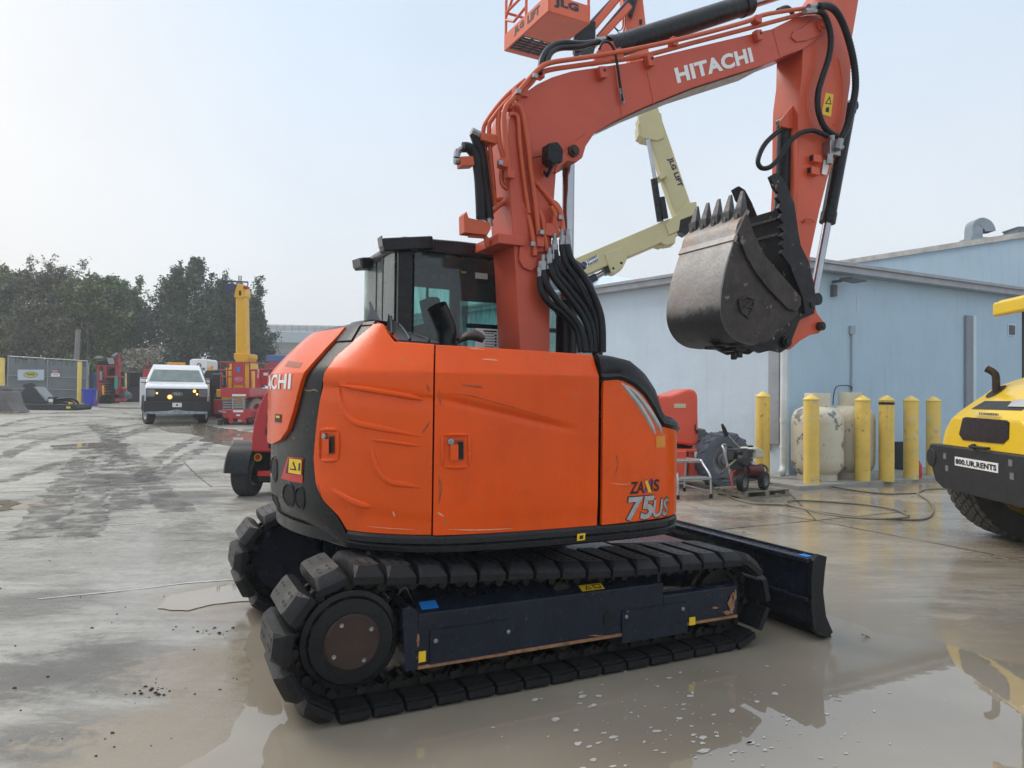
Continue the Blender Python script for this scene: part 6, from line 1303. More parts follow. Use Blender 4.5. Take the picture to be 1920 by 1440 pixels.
mb = MB(); mb.prism([(.26, .46), (.50, .46), (.52, .50), (.50, .58), (.40, .62), (.28, .62), (.24, .54)], .10, .36); tk = ws('fuel_tank', mb, pm('cream_plastic', (.55, .53, .42), .4), bevel=.025, seg=3); mb = MB(); mb.cyl((.36, .23, .62), (.36, .23, .645), .04, n=14); build('cap', mb, INK, tk)
mb = MB(); mb.cyl((.22, .18, .28), (.46, .12, .26), .10, n=18); mb.b(.12, .28, .12, .34, .20, .34); ws('pump', mb, pm('maroon_pump', (.10, .02, .025), .35, .3, var=.3), ang=30); mb = MB(); mb.cyl((.455, .121, .26), (.475, .116, .26), .085, n=18); ws('pump_end', mb, DARK)
mb = MB(); mb.tube(spline([(-.14, .10, .14), (-.22, .12, .40), (-.27, .14, .60), (-.24, .2, .66), (-.10, .28, .66), (-.06, .30, .58), (.0, .34, .30)], 5), .016, 8); ws('handle_bar', mb, ALU, ang=50)
mb = MB(); mb.tube([(-.17, .20, .84), (.16, .26, .62), (.55, .30, .36)], .010, 6); ws('spray_lance', mb, ALU); mb = MB(); mb.tube([(-.27, .18, .97), (-.22, .19, .90), (-.16, .20, .80)], [.018, .03, .034], 8); mb.tube([(.06, .25, .70), (.16, .27, .77)], .014, 8); ws('spray_gun', mb, INK)
mb = MB(); mb.tube(spline([(-.06, .12, .30), (-.20, .06, .24), (-.24, .0, .05)], 4), .010, 6); ws('red_hose', mb, REDS)
# hose on the ground
HG = pm('olive_hose', (.20, .18, .13), .45, var=.15, scale=10, world=True)
P = [at(1380, 862, 10.45), at(1360, 880, 10.3), onz(1352, 893, .12), onz(1353, 915, .02), onz(1372, 933, .014), onz(1415, 944, .014), onz(1475, 947, .014), onz(1545, 960, .014), onz(1620, 970, .014), onz(1690, 974, .014), onz(1735, 972, .014), onz(1750, 957, .014), onz(1742, 940, .014), onz(1722, 926, .014), onz(1735, 918, .014), onz(1770, 916, .014), onz(1800, 918, .014)]
mb = MB(); mb.tube(spline(P, 8), .0125, 8); build('washer_hose', mb, HG, None, ang=60, label='olive hose lying in a long loop across the wet concrete', cat='hose')
P = [onz(1704, 970, .034), onz(1640, 973, .034), onz(1560, 966, .036), onz(1500, 952, .036), onz(1473, 943, .034), onz(1490, 938, .016), onz(1560, 941, .014), onz(1630, 947, .014), onz(1680, 956, .014), onz(1704, 967, .016)]
mb = MB(); mb.tube(spline(P, 8), .0125, 8); build('washer_hose', mb, HG, None, ang=60, label='flat oval loop of olive hose lying on the longer hose', cat='hose')
P = [onz(1718, 925, .014), onz(1660, 926, .014), onz(1590, 918, .014), onz(1540, 909, .03), onz(1500, 907, .014), onz(1465, 909, .014), onz(1440, 905, .06)]
mb = MB(); mb.tube(spline(P, 8), .010, 8); build('dark_cable', mb, pm('dark_cable', (.06, .055, .045), .5, world=True), None, ang=60, label='thin dark cable running along the edge of the concrete pad', cat='cable')

# ================================================================== ROAD ROLLER
RY = pm('roller_yellow', (.80, .53, .012), .32, var=.05, scale=2, dirt=.2, dcol=(.45, .30, .03), dscale=4, coat=.25)
RBK = pm('roller_black', (.018, .019, .02), .5, var=.25, scale=4, dirt=.3, dcol=(.05, .048, .045), dscale=5)
RF = Vector((.995, -.098, 0)).normalized(); RL = Vector((.098, .995, 0)).normalized()     # forward, left (away from the camera)
RO_ = Vector((4.53, 7.0, 0))
rol = empty('road_roller', RO_, math.atan2(RF.y, RF.x), label='yellow and black road roller at the right edge, rear end towards the bollards', cat='road roller')
def rp(name, mb, mat, parent=rol, **k): return build(name, mb, mat, parent, **k)
# local frame: x forward, y left, z up ; rear face at x = 0
def rpx(u, v, x): r = ray(u, v); o = Vector((0, 0, CAMH)) - RO_; t = (x - o.dot(RF)) / r.dot(RF); p = o + r * t; return Vector((p.dot(RF), p.dot(RL), p.z + 0))
bumper = [(.98, .98), (1.02, .90), (.99, .80), (.86, .58), (.70, .52), (-.70, .52), (-.86, .58), (-.99, .80), (-1.02, .90), (-.98, .98)]
mb = MB(); mb.prism(bumper, 0, .13, 'x'); bmp = rp('rear_bumper', mb, RBK, bevel=.02)
mb = MB(); mb.cyl((-.012, .93, .83), (.02, .93, .83), .10, n=20); rp('bumper_end_disc', mb, RBK, bmp, bevel=.006)
a = rpx(1790, 866, -.006); b = rpx(1871, 876, -.006); mb = MB(); zc_ = (a.z + b.z) / 2
mb.b(-.006, .0, min(a.y, b.y), max(a.y, b.y), zc_ - .045, zc_ + .045); pl = rp('phone_plate', mb, WHITES, bmp, bevel=.002)
mb = MB(); text_on(mb, '800.UR.RENTS', (-.009, max(a.y, b.y) - .02, zc_ - .028), (0, -(abs(a.y - b.y) - .04), 0), (0, 0, .056), .04); rp('lettering', mb, INK, pl, smooth=False)
for (u, v) in ((1771, 855), (1775, 878), (1894, 868), (1897, 893)): c = rpx(u, v, -.004); mb = MB(); mb.b(-.004, 0, c.y - .03, c.y + .03, c.z - .03, c.z + .03); rp('reflector_patch', mb, pm('grey_patch', (.17, .17, .17), .6), bmp)
# hood loft: stations along x with half widths and heights
st_ = [(.03, .76, .985, .76, 1.00, .70, 1.02), (.05, .76, .985, .74, 1.14, .63, 1.28), (.12, .76, .985, .74, 1.17, .62, 1.35), (.45, .76, .985, .74, 1.28, .60, 1.60), (.80, .76, .985, .74, 1.36, .58, 1.73), (1.30, .76, .985, .74, 1.40, .54, 1.81), (1.9, .76, .985, .74, 1.40, .52, 1.84)]
G = []
for (x, w0, z0, w1, z1, w2, z2) in st_: G.append([(x, w0, z0), (x, w1, z1), (x, w2, z2 - .03), (x, w2 - .06, z2), (x, -w2 + .06, z2), (x, -w2, z2 - .03), (x, -w1, z1), (x, -w0, z0)])
mb = MB(); mb.grid(G); mb.F.append(list(range(8))); mb.M.append(0); hood = rp('engine_hood', mb, RY, bevel=.02, seg=3)
def rear_x(z): return .03 + .02 * max(0, min(1, (z - 1.0) / .26)) - .006
def rpatch(name, L_, mat, off=0.0, par=None):
    P = []
    for u, v in L_:
        c = rpx(u, v, .04); c = rpx(u, v, rear_x(c.z) - off); P.append(c)
    mb = MB(); n = len(P); mb.add([p - Vector((.006, 0, 0)) for p in P] + [p + Vector((.01, 0, 0)) for p in P], [list(range(n))] + [(i, (i + 1) % n, n + (i + 1) % n, n + i) for i in range(n)]); return rp(name, mb, mat, par or hood, smooth=False)
rpatch('rear_grille', [(1799, 814), (1806, 784), (1812, 782), (1886, 788), (1892, 792), (1891, 822), (1880, 832), (1806, 825)], pm('dark_mesh', (.012, .012, .013), .3, var=.4, scale=60))
rpatch('number_sticker', [(1826, 772), (1871, 775), (1871, 780), (1826, 777)], pm('pale_yellow_sticker', (.75, .68, .35), .5))
c0 = rpx(1836, 777.5, rear_x(1.25) - .012); c1 = rpx(1870, 780, rear_x(1.25) - .012); mb = MB(); text_on(mb, '11243979', c0, c1 - c0, Vector((.0, 0, .024)), .03); rp('lettering', mb, INK, hood, smooth=False)
a = rpx(1824, 837, .0); b = rpx(1856, 841, .0); mb = MB(); mb.tube([a, a + Vector((-.03, 0, 0)), b + Vector((-.03, 0, 0)), b], .013, 8); mb.lathe([(0, 0), (.026, 0), (.024, .03), (0, .03)], a + Vector((.02, 0, 0)), (-1, 0, 0), 12); rp('hood_handle', mb, INK, hood)
# black vents in the sloping top, exhaust
def top_z(x): return interp([(s[0], s[6]) for s in st_], x)
mb = MB(); V = [(.14, .40), (.14, -.45), (.25, -.48), (.25, .36)]; V = [(x, y, top_z(x) + .006) for x, y in V]; mb.add(V, [(0, 1, 2, 3)]); rp('top_grille', mb, INK, hood)
mb = MB(); V = [(.17, -.18), (.17, -.5), (.26, -.5), (.26, -.12)]; mb.add([(x, y, top_z(x) + .016) for x, y in V], [(0, 1, 2, 3)]); rp('grey_sticker', mb, pm('silver_label', (.5, .5, .48), .4, .3), hood)
mb = MB(); mb.add([(.38 + .09 * math.cos(a), .40 + .09 * math.sin(a), top_z(.38 + .09 * math.cos(a)) + .010) for a in [6.283 * j / 18 for j in range(18)]], [list(range(18))]); rp('exhaust_opening', mb, DARK, hood)
q = Vector((.38, .40, top_z(.38) - .08)); mb = MB(); mb.tube(spline([q, q + Vector((0, 0, .22)), q + Vector((-.015, .02, .28)), q + Vector((-.06, .06, .32))], 5), .036, 14); rp('exhaust_pipe', mb, pm('rusty_pipe', (.05, .032, .022), .55, .4, var=.5, scale=12), ang=50)
# wheels with hexagonal tread blocks
def lug_tyre(cy):
    e = MB(); R_, w = .63, .54; c = Vector((.80, cy, R_))
    e.lathe2([(.36, -w * .45), (R_ * .82, -w * .5), (R_ * .94, -w * .46), (R_ * .965, -w * .36), (R_ * .965, w * .36), (R_ * .94, w * .46), (R_ * .82, w * .5), (.36, w * .45)], c, (0, 1, 0), 48)
    t = rp('tyre', e, pm('roller_tyre', (.075, .07, .063), .75, var=.25, scale=6, dirt=.5, dcol=(.15, .135, .115), dscale=6, bump=.3), ang=30)
    h = MB()
    for row in range(7):
        n = 40; yy = cy + (row - 3) * .083
        for k in range(n):
            a = 2 * math.pi * (k + .5 * (row % 2)) / n; dr = Vector((math.cos(a), 0, math.sin(a))); tg = Vector((-math.sin(a), 0, math.cos(a))); rb = R_ * (.962 if abs(row - 3) < 3 else .935); V = []
            for (rad, s_) in ((rb, 1.0), (R_ * (1.0 if abs(row - 3) < 3 else .97), .84)):
                for j in range(6):
                    b_ = j * math.pi / 3 + math.pi / 6; V.append(c + dr * rad + tg * (.050 * s_ * math.cos(b_)) + Vector((0, yy - cy + .044 * s_ * math.sin(b_), 0)))
            h.add(V, [(6, 7, 8, 9, 10, 11)] + [(j, (j + 1) % 6, 6 + (j + 1) % 6, 6 + j) for j in range(6)])
    o = rp('tread_blocks', h, _mc['roller_tyre'], t, smooth=False); o['kind'] = 'stuff'
    mr_ = MB(); mr_.lathe2([(.1, -.1), (.30, -.08), (.36, -.24), (.37, .24), (.30, .1), (.1, .1)], c, (0, 1, 0), 28); rp('wheel_rim', mr_, RY, t)
lug_tyre(.76); lug_tyre(-.76)
mb = MB(); mb.b(.5, 1.9, -.30, .30, .45, .97); mb.b(1.3, 2.6, -.75, .75, .6, 1.2); mb.cyl((.80, -.6, .63), (.80, .6, .63), .12, n=14); rp('rear_frame', mb, RBK, bevel=.02)
# canopy on posts, drum
cz_ = at(1893, 560, 7.5).z
mb = MB(); mb.b(.56, 2.6, -.72, .72, cz_ - .13, cz_); mb.b(.52, .60, -.74, .74, cz_ - .17, cz_ - .02); rp('canopy', mb, RY, bevel=.03, seg=3)
for (x, y) in ((.80, .60), (.80, -.60), (2.3, .60), (2.3, -.60)): mb = MB(); mb.b(x - .04, x + .04, y - .04, y + .04, 1.1, cz_ - .12); rp('canopy_post', mb, RBK, bevel=.01)
mb = MB(); mb.cyl((3.6, -.85, .65), (3.6, .85, .65), .65, n=40); rp('drum', mb, CHAIN, ang=40); mb = MB(); mb.b(2.5, 4.5, .87, .97, .5, .8); mb.b(2.5, 4.5, -.97, -.87, .5, .8); mb.b(2.5, 2.7, -.9, .9, .5, .8); mb.b(4.35, 4.5, -.86, .86, .5, .8); rp('drum_frame', mb, RY, bevel=.02)

# dead leaves on the wet concrete
LEAF = pm('dead_leaf', (.20, .12, .05), .7, var=.4, scale=30); lrs = random.Random(3); lm = None
for (u, v, s_, lb_t) in ((1866, 1045, .10, 'largest pale brown dead leaf lying on the concrete near the roller tyre'), (1848, 1052, .06, 'small brown leaf just left of the largest dead leaf'), (1893, 1052, .05, 'small brown leaf just right of the largest dead leaf'), (1622, 1197, .06, 'single reddish leaf at the puddle edge'), (1395, 1001, .05, 'small brown leaf between the dozer blade and the hose'), (1596, 988, .05, 'small dark leaf below the hose loop')):
    n = 10; V = []
    for j in range(n):
        a = 2 * math.pi * j / n; r_ = s_ * (.5 + .25 * math.cos(a * 5)) * .6; V.append((r_ * 1.5 * math.cos(a), r_ * math.sin(a), .006 + lrs.uniform(0, .018)))
    V.append((0, 0, .02)); mb = MB(); mb.add(V, [(j, (j + 1) % n, n) for j in range(n)]); p = onz(u, v, .006); o = build('dead_leaf', mb, LEAF, None, smooth=False, label=lb_t, cat='leaf', group='dead leaves on the concrete'); o.location = p; o.rotation_euler = (0, 0, lrs.uniform(0, 6))
# ================================================================== LEFT SIDE OF THE YARD
def prz(L_, Y0, Y1, mb=None):                  # block: outline seen at distance Y0, pushed back to Y1
    mb = mb or MB(); P = [at(u, v, Y0) for u, v in L_]; n = len(P); mb.add(P + [p + Vector((0, Y1 - Y0, 0)) for p in P], [list(range(n)), list(range(2 * n - 1, n - 1, -1))] + [(i, (i + 1) % n, n + (i + 1) % n, n + i) for i in range(n)]); return mb
def rct(u0, v0, u1, v1): return [(u0, v0), (u1, v0), (u1, v1), (u0, v1)]
def under(e):                                   # builder for the parts of an Empty that sits unrotated at its base
    o = e.location.copy()
    def f(name, mb, mat, parent=None, **k): mb.V = [(v[0] - o.x, v[1] - o.y, v[2] - o.z) for v in mb.V]; return build(name, mb, mat, parent or e, **k)
    return f
LM = pm('machine_red', (.46, .022, .028), .4, var=.08, scale=2, dirt=.25, dcol=(.25, .02, .02), dscale=3, coat=.2)
LM2 = pm('faded_red', (.36, .035, .045), .5, var=.12, scale=2, dirt=.35, dcol=(.18, .03, .03), dscale=3)
DKG = pm('charcoal_paint', (.030, .034, .038), .45, var=.2, scale=3, dirt=.3, dcol=(.08, .08, .08), dscale=3)
GALV = pm('galvanised_grey', (.30, .32, .33), .5, .5, var=.15, scale=6)
YEL = pm('machine_yellow', (.80, .42, .012), .42, var=.06, scale=2, dirt=.2, dcol=(.5, .28, .03), dscale=3)
TYRE = pm('black_tyre', (.025, .025, .026), .75, var=.2, scale=6, dirt=.5, dcol=(.09, .085, .08), dscale=6)
# ---- towed compressor beside the excavator tail
g = onz(463, 934); tr = empty('towed_compressor', (g.x + .6, g.y + .6, 0), 0, label='red towed compressor with black mudguard half hidden behind the excavator tail', cat='compressor'); tp = under(tr); Yc = g.y
out = [(470, 848), (471, 822), (476, 790), (484, 762), (496, 738), (510, 722), (530, 714), (640, 712), (640, 848)]
hood_ = tp('hood', prz(out, Yc + .05, Yc + 2.3), LM, bevel=.03, seg=3)
for (u0, v0, u1, v1) in ((503, 758, 540, 771), (500, 781, 540, 793), (497, 803, 540, 815)): tp('louvre', prz(rct(u0, v0, u1, v1), Yc + .035, Yc + .047), pm('dark_red', (.12, .01, .012), .5), hood_)
for v in (776, 797, 819): tp('louvre_lip', prz([(498, v - 3), (545, v - 4), (545, v), (497, v + 1)], Yc + .0, Yc + .06), LM, hood_, bevel=.006)
tp('door_recess', prz([(505, 822), (545, 820), (545, 846), (503, 840)], Yc + .033, Yc + .046), DARK, hood_)
mb = MB(); c = Vector((at(463, 880, Yc + .25).x, Yc + .30, .33)); mt, mr_ = MB(), MB(); wheel(mt, mr_, c, (-1, .05, 0), .34, .24, .19, n=30); tp('tyre', mt, TYRE, ang=30); tp('wheel_rim', mr_, GRIM, ang=30)
mb = MB(); G = []
for k in range(13):
    a = -.15 + (math.pi + .1) * k / 12; G.append([(c.x + dx, c.y + .43 * math.cos(a), c.z + .43 * math.sin(a)) for dx in (-.20, -.17, .12, .15)])
    G[-1][0] = (c.x - .20, c.y + .39 * math.cos(a), c.z + .39 * math.sin(a))
mb.grid(G); tp('mudguard', mb, BLACKP, ang=50)
tp('chassis', prz([(474, 850), (560, 850), (560, 905), (474, 905)], Yc + .3, Yc + 2.0), DARK); tp('reflector_bar', prz(rct(482, 883, 520, 893), Yc + .12, Yc + .2), REDS, bevel=.006); tp('axle', prz(rct(470, 893, 560, 902), Yc + .2, Yc + .4), BLACKP)
c = at(485, 857, Yc + .2); mb = MB(); mb.lathe([(0, 0), (.052, 0), (.05, .03), (.03, .035), (0, .03)], c, (0, -1, 0), 18); lm_ = tp('tail_lamp', mb, REDS); mb = MB(); mb.ring(c, (0, -1, 0), .04, .056, .028, .04, 18); tp('lamp_ring', mb, YELLOWS, lm_)
for (u, v) in ((497, 868), (500, 876), (506, 866)): mb = MB(); q = at(u, v, Yc + .2); mb.tube([q, q + Vector((.04, 0, -.05)), q + Vector((.1, .03, -.03))], .010, 6); tp('cable', mb, HOSE)

# ---- white utility truck with amber lights
g = ong(331, 797); TK = g.copy(); TK.z = ground_h(g.x, g.y)
s_ = g.y / FPX; truck = empty('utility_truck', TK, R(26), label='white utility truck with lit amber lights and black grille facing the camera', cat='truck')
def kp(name, mb, mat, parent=None, **k): return build(name, mb, mat, parent or truck, **k)
truck.scale = [114 * g.y / FPX / 2.02] * 3
WHT = pm('truck_white', (.74, .75, .76), .3, var=.04, scale=2, dirt=.25, dcol=(.55, .55, .54), dscale=3, coat=.3)
TBK = pm('truck_black', (.016, .016, .018), .45, var=.2)
mb = MB()                                     # body: hood + cab side profile lofted across widths
sec = [(-.10, .62, .95, .95), (-.06, 1.20, 1.0, .97), (.06, 1.32, 1.0, .93), (1.15, 1.42, 1.0, .90), (1.2, 1.42, 1.0, .90)]
body = [(-.08, .60), (-.08, 1.14), (-.02, 1.28), (.15, 1.34), (1.15, 1.43), (1.15, .45), (.0, .45)]
mb.prism([(y, z) for y, z in body], -.96, .96, 'x'); kp('hood', mb, WHT, bevel=.06, seg=3)
G = [[(-.96, 1.1, 1.40), (-.74, 1.75, 1.98), (.74, 1.75, 1.98), (.96, 1.1, 1.40)]]
cabs = [(1.10, 1.42, .94, .62), (1.72, 1.99, .76, .62), (1.95, 2.06, .74, .62), (3.0, 2.06, .74, .62), (3.15, 1.98, .74, .62), (3.2, 1.3, .97, .62)]
mb = MB(); rows = []
for (y, z, w, zb_) in cabs: rows.append([(-.98, y, zb_), (-.98, y, min(1.42, z)), (-w, y, z), (w, y, z), (.98, y, min(1.42, z)), (.98, y, zb_)])
mb.grid(rows); cabin = kp('cab', mb, WHT, bevel=.02)
mb = MB(); mb.add([(-.86, 1.128, 1.46), (.86, 1.128, 1.46), (.70, 1.668, 1.94), (-.70, 1.668, 1.94)], [(0, 1, 2, 3)]); kp('windscreen', mb, pm('windscreen_grey', (.17, .21, .20), .08, var=.25, scale=3), cabin, smooth=False); bpy.data.objects['windscreen'].location = (0, -.012, .012)
for sx in (-1, 1):
    mb = MB(); mb.add([(sx * .965, 1.35, 1.44), (sx * .965, 2.3, 1.44), (sx * .79, 2.2, 1.94), (sx * .80, 1.74, 1.94)], [(0, 1, 2, 3)]); mb.V = [(v[0] + sx * .02, v[1], v[2]) for v in mb.V]; kp('side_window', mb, pm('side_glass', (.05, .06, .07), .1), cabin, smooth=False)
    mb = MB(); mb.b(sx * 1.30 - .16, sx * 1.30 + .16, 1.0, 1.14, 1.30, 1.74); mir = kp('mirror', mb, TBK, bevel=.03); mb = MB(); mb.b(min(sx * .9, sx * 1.1), max(sx * .9, sx * 1.2), 1.04, 1.08, 1.54, 1.57); mb.b(min(sx * .9, sx * 1.1), max(sx * .9, sx * 1.1), 1.04, 1.08, 1.40, 1.43); kp('mirror_arm', mb, TBK, mir)
    for (yy, r_, w_) in ((.85, .43, .27), (4.6, .43, .30)):
        mt, mr_ = MB(), MB(); a_ = .22 if yy < 1 else 0; wheel(mt, mr_, (sx * .84, yy, .43), (sx * 1, -a_ * 1.0, 0), r_, w_, .27, n=28); w_o = kp('tyre', mt, TYRE, ang=30); kp('wheel_rim', mr_, GALV, w_o, ang=30)
    mb = MB(); Gm = []
    for k in range(11):
        a = math.pi * k / 10; Gm.append([(sx * x_, .85 + .50 * math.cos(a), .48 + .50 * math.sin(a)) for x_ in (.95, 1.0, 1.06, 1.05)])
    mb.grid(Gm); kp('wheel_arch', mb, DKG, ang=50)
mb = MB(); mb.b(-.93, .93, -.11, -.07, .80, 1.21); gr = kp('grille', mb, TBK, bevel=.02)
for z in (.92, 1.0, 1.08): mb = MB(); mb.b(-.62, .62, -.125, -.105, z - .012, z + .012); kp('grille_bar', mb, DKG, gr)
for sx in (-1, 1): mb = MB(); mb.b(min(sx * .66, sx * .91), max(sx * .66, sx * .91), -.135, -.105, .93, 1.17); kp('headlamp', mb, pm('headlamp_glass', (.16, .17, .18), .12, .3), gr, bevel=.02)
mb = MB(); mb.add([(.17 * math.cos(a), -.130, 1.03 + .065 * math.sin(a)) for a in [6.283 * j / 20 for j in range(20)]], [list(range(20))]); kp('badge', mb, GALV, gr); mb = MB(); mb.add([(.145 * math.cos(a), -.134, 1.03 + .05 * math.sin(a)) for a in [6.283 * j / 20 for j in range(20)]], [list(range(20))]); kp('badge_field', mb, pm('badge_dark', (.03, .025, .05), .3), gr)
mb = MB(); text_on(mb, 'Ford', (-.085, -.138, 1.01), (.17, 0, 0), (0, 0, .05), .02); kp('lettering', mb, WHITES, gr, smooth=False)
mb = MB(); mb.prism([(-.98, .42), (-.98, .80), (.98, .80), (.98, .42), (.80, .36), (-.80, .36)], -.22, -.02, 'y'); kp('bumper', mb, TBK, bevel=.03); mb = MB(); mb.prism([(-.95, .42), (-.90, .45), (-.3, .47), (0, .52), (.3, .47), (.90, .45), (.95, .42), (.8, .375), (-.8, .375)], -.235, -.221, 'y'); kp('bumper_scuff', mb, pm('worn_chrome', (.30, .36, .42), .5, .3, var=.4, scale=8))
mb = MB(); mb.b(-.14, .14, -.235, -.222, .60, .74); pl = kp('number_plate', mb, WHITES); mb = MB(); mb.add([(.05 * math.cos(a) * (1 if j % 2 else .5), -.238, .67 + .045 * math.sin(a) * (1 if j % 2 else .5)) for j, a in [(j, 6.283 * j / 10) for j in range(10)]], [list(range(10))]); kp('plate_emblem', mb, INK, pl)
EM = pm('amber_light', (.9, .4, .02), .3, var=0, emit=(1.0, .62, .12), es=14.0); EMD = pm('amber_small', (.9, .45, .02), .3, var=0, emit=(1.0, .34, .0), es=1.6)
for (x, z, r_, m_) in ((-.22, .93, .075, EM), (.52, 1.13, .050, EM), (-.60, 1.05, .032, EMD), (.60, 1.03, .032, EMD)): mb = MB(); mb.lathe([(0, 0), (r_, 0), (r_ * .8, .02), (0, .03)], (x, -.13, z), (0, -1, 0), 14); kp('amber_lamp', mb, EMD, gr); mb = MB(); mb.lathe([(0, 0), (r_ * .5, 0), (r_ * .4, .02), (0, .025)], (x, -.155, z), (0, -1, 0), 12); kp('lamp_core', mb, EM, gr)
mb = MB(); mb.b(-.30, .30, 2.2, 2.45, 2.075, 2.16); kp('light_bar', mb, pm('amber_bar', (.75, .33, .03), .3), bevel=.02)
mb = MB(); mb.tube([(-.6, 1.15, 1.47), (.0, 1.17, 1.49)], .010, 5); mb.tube([(.05, 1.15, 1.47), (.65, 1.17, 1.48)], .010, 5); kp('wiper', mb, INK)
mb = MB(); mb.b(-1.18, -.62, 3.3, 6.4, .55, 1.62); mb.b(.62, 1.18, 3.3, 6.4, .55, 1.62); mb.b(-.62, .62, 3.3, 6.4, .7, 1.1); kp('utility_body', mb, WHT, bevel=.03)
mb = MB(); mb.b(-1.1, -.8, 3.6, 4.6, 1.64, 1.92); mb.b(-.95, -.9, 4, 4.05, 1.9, 2.3); kp('roof_tools', mb, LM2, bevel=.03)

# ---- dark service truck with a white box behind it
g = Vector((at(385, 760, 28).x, 28, 0)); g.z = ground_h(g.x, g.y); st = empty('service_truck', g, 0, label='dark service truck with a white lettered box, parked behind the white truck', cat='truck'); sp_ = under(st)
sp_('cab', prz([(378, 790), (382, 700), (386, 694), (425, 692), (430, 700), (432, 790)], 27.6, 30), TBK, bevel=.05); sp_('window', prz([(398, 700), (418, 699), (419, 722), (404, 722)], 27.57, 27.598), pm('pale_glass', (.13, .19, .20), .08))
sp_('mirror', prz(rct(376, 712, 390, 724), 27.3, 27.5), TBK, bevel=.02); sp_('engine_block', prz(rct(372, 702, 384, 726), 28.2, 28.6), CHAIN)
bx_ = sp_('white_box', prz([(355, 676), (360, 673), (386, 673), (389, 676), (389, 703), (355, 702)], 28.0, 29.0), WHT, bevel=.04)
mb = MB(); o_ = at(360, 694, 27.97); text_on(mb, 'REPAIR', o_, at(385, 694.5, 27.97) - o_, Vector((0, 0, .10)), .03); sp_('lettering', mb, INK, bx_, smooth=False); mb = MB(); c = at(373, 685, 27.97); mb.ring(c, (0, -1, 0), .05, .085, 0, .01, 16); sp_('emblem', mb, INK, bx_)
mt, mr_ = MB(), MB(); wheel(mt, mr_, (at(398, 760, 27.5).x, 27.9, g.z + .5), (0, -1, 0), .5, .3, .3); sp_('tyre', mt, TYRE, ang=30); sp_('wheel_rim', mr_, GRIM)
sp_('yellow_lamp', prz([(390, 690), (396, 686), (396, 700), (391, 702)], 28, 28.2), YEL)

# ---- red scissor lift
g = ong(443, 797); g.z = ground_h(g.x, g.y); sc = empty('scissor_lift', g, 0, label='red scissor lift with folded grey scissors parked beside the white truck', cat='scissor lift'); sp_ = under(sc); Y = g.y
sp_('chassis', prz([(414, 768), (470, 767), (473, 772), (471, 783), (462, 785), (426, 785), (417, 783)], Y, Y + 1.9), LM, bevel=.02)
for u in (423, 466): mt, mr_ = MB(), MB(); c = at(u, 790, Y + .12); wheel(mt, mr_, (c.x, c.y + .1, g.z + .17), (1, 0, 0), .17, .13, .09, n=20); sp_('tyre', mt, TYRE, ang=30); sp_('wheel_rim', mr_, LM)
for u in (433, 456): sp_('wheel_guard', prz([(u - 4, 783), (u + 4, 783), (u + (5 if u > 440 else 3), 792), (u - (5 if u < 440 else 3), 792)], Y - .02, Y + .4), LM)
for k in range(5):
    v = 748 + k * 4.6; sp_('scissor_arm', prz([(417, v), (434, v), (434, v + 3), (417, v + 3)], Y + .15, Y + 1.7), GALV, bevel=.01)
for u in (436, 457): sp_('ladder_rail', prz(rct(u - 1.5, 745, u + 1.5, 768), Y + .02, Y + .10), GALV)
for k in range(5): sp_('ladder_rung', prz(rct(437.5, 748 + k * 4.6, 455.5, 750.5 + k * 4.6), Y + .02, Y + .08), GALV)
sp_('deck', prz([(413, 727), (468, 727), (468, 745), (413, 745)], Y + .05, Y + 1.9), LM, bevel=.01)
pan = sp_('front_panel', prz([(437, 679), (457, 679), (458, 722), (436, 722)], Y + .04, Y + .10), LM)
c = at(447, 711, Y + .03); mb = MB(); mb.lathe2([(.105, 0), (.125, 0), (.125, .01), (.105, .01)], (0, 0, 0), (0, 1, 0), 24); mb.V = [(v[0] * 1.0 + c.x, v[1] + c.y, v[2] * .6 + c.z) for v in mb.V]; o_ = c + Vector((-.075, -.004, -.03)); text_on(mb, 'MEC', o_, (.15, 0, 0), (0, 0, .06), .02); sp_('maker_badge', mb, pm('pink_white', (.65, .45, .48), .5), pan, smooth=False)
sp_('blue_sticker', prz(rct(444, 688, 450, 697), Y + .03, Y + .038), BLUES, pan); sp_('name_strip', prz(rct(435, 739, 461, 743), Y + .04, Y + .048), WHITES); sp_('white_sticker', prz(rct(437, 769, 456, 773), Y - .01, Y - .002), WHITES); sp_('white_sticker', prz(rct(443, 777, 450, 780), Y - .01, Y - .002), WHITES)
mb = MB()
for u in (414, 427, 436, 458, 468):
    mb.tube([at(u, 728, Y + .1), at(u, 679, Y + .1)], .022, 6)
for v in (679, 694, 706): mb.tube([at(413, v, Y + .1), at(436, v, Y + .1)], .020, 6)
for v in (680,): mb.tube([at(457, v, Y + .1), at(469, v, Y + .1)], .020, 6)
for u in (414, 468):
    mb.tube([at(u, 679, Y + .1), at(u, 679, Y + .1) + Vector((0, 1.7, 0))], .02, 6); mb.tube([at(u, 728, Y + 1.8), at(u, 679, Y + 1.8)], .022, 6)
sp_('guard_rail', mb, LM2, ang=50); sp_('side_box', prz(rct(400, 749, 416, 776), Y + .6, Y + 1.6), LM2, bevel=.02); sp_('step', prz([(409, 770), (424, 772), (424, 775), (409, 772)], Y - .1, Y + .1), GALV)
mb = MB(); q = at(413, 792, Y - .1); mb.tube([at(416, 780, Y - .05), at(416, 797, Y - .05)], .02, 6); mb.box(q, (.12, .12, .16)); sp_('jack_foot', mb, DKG)

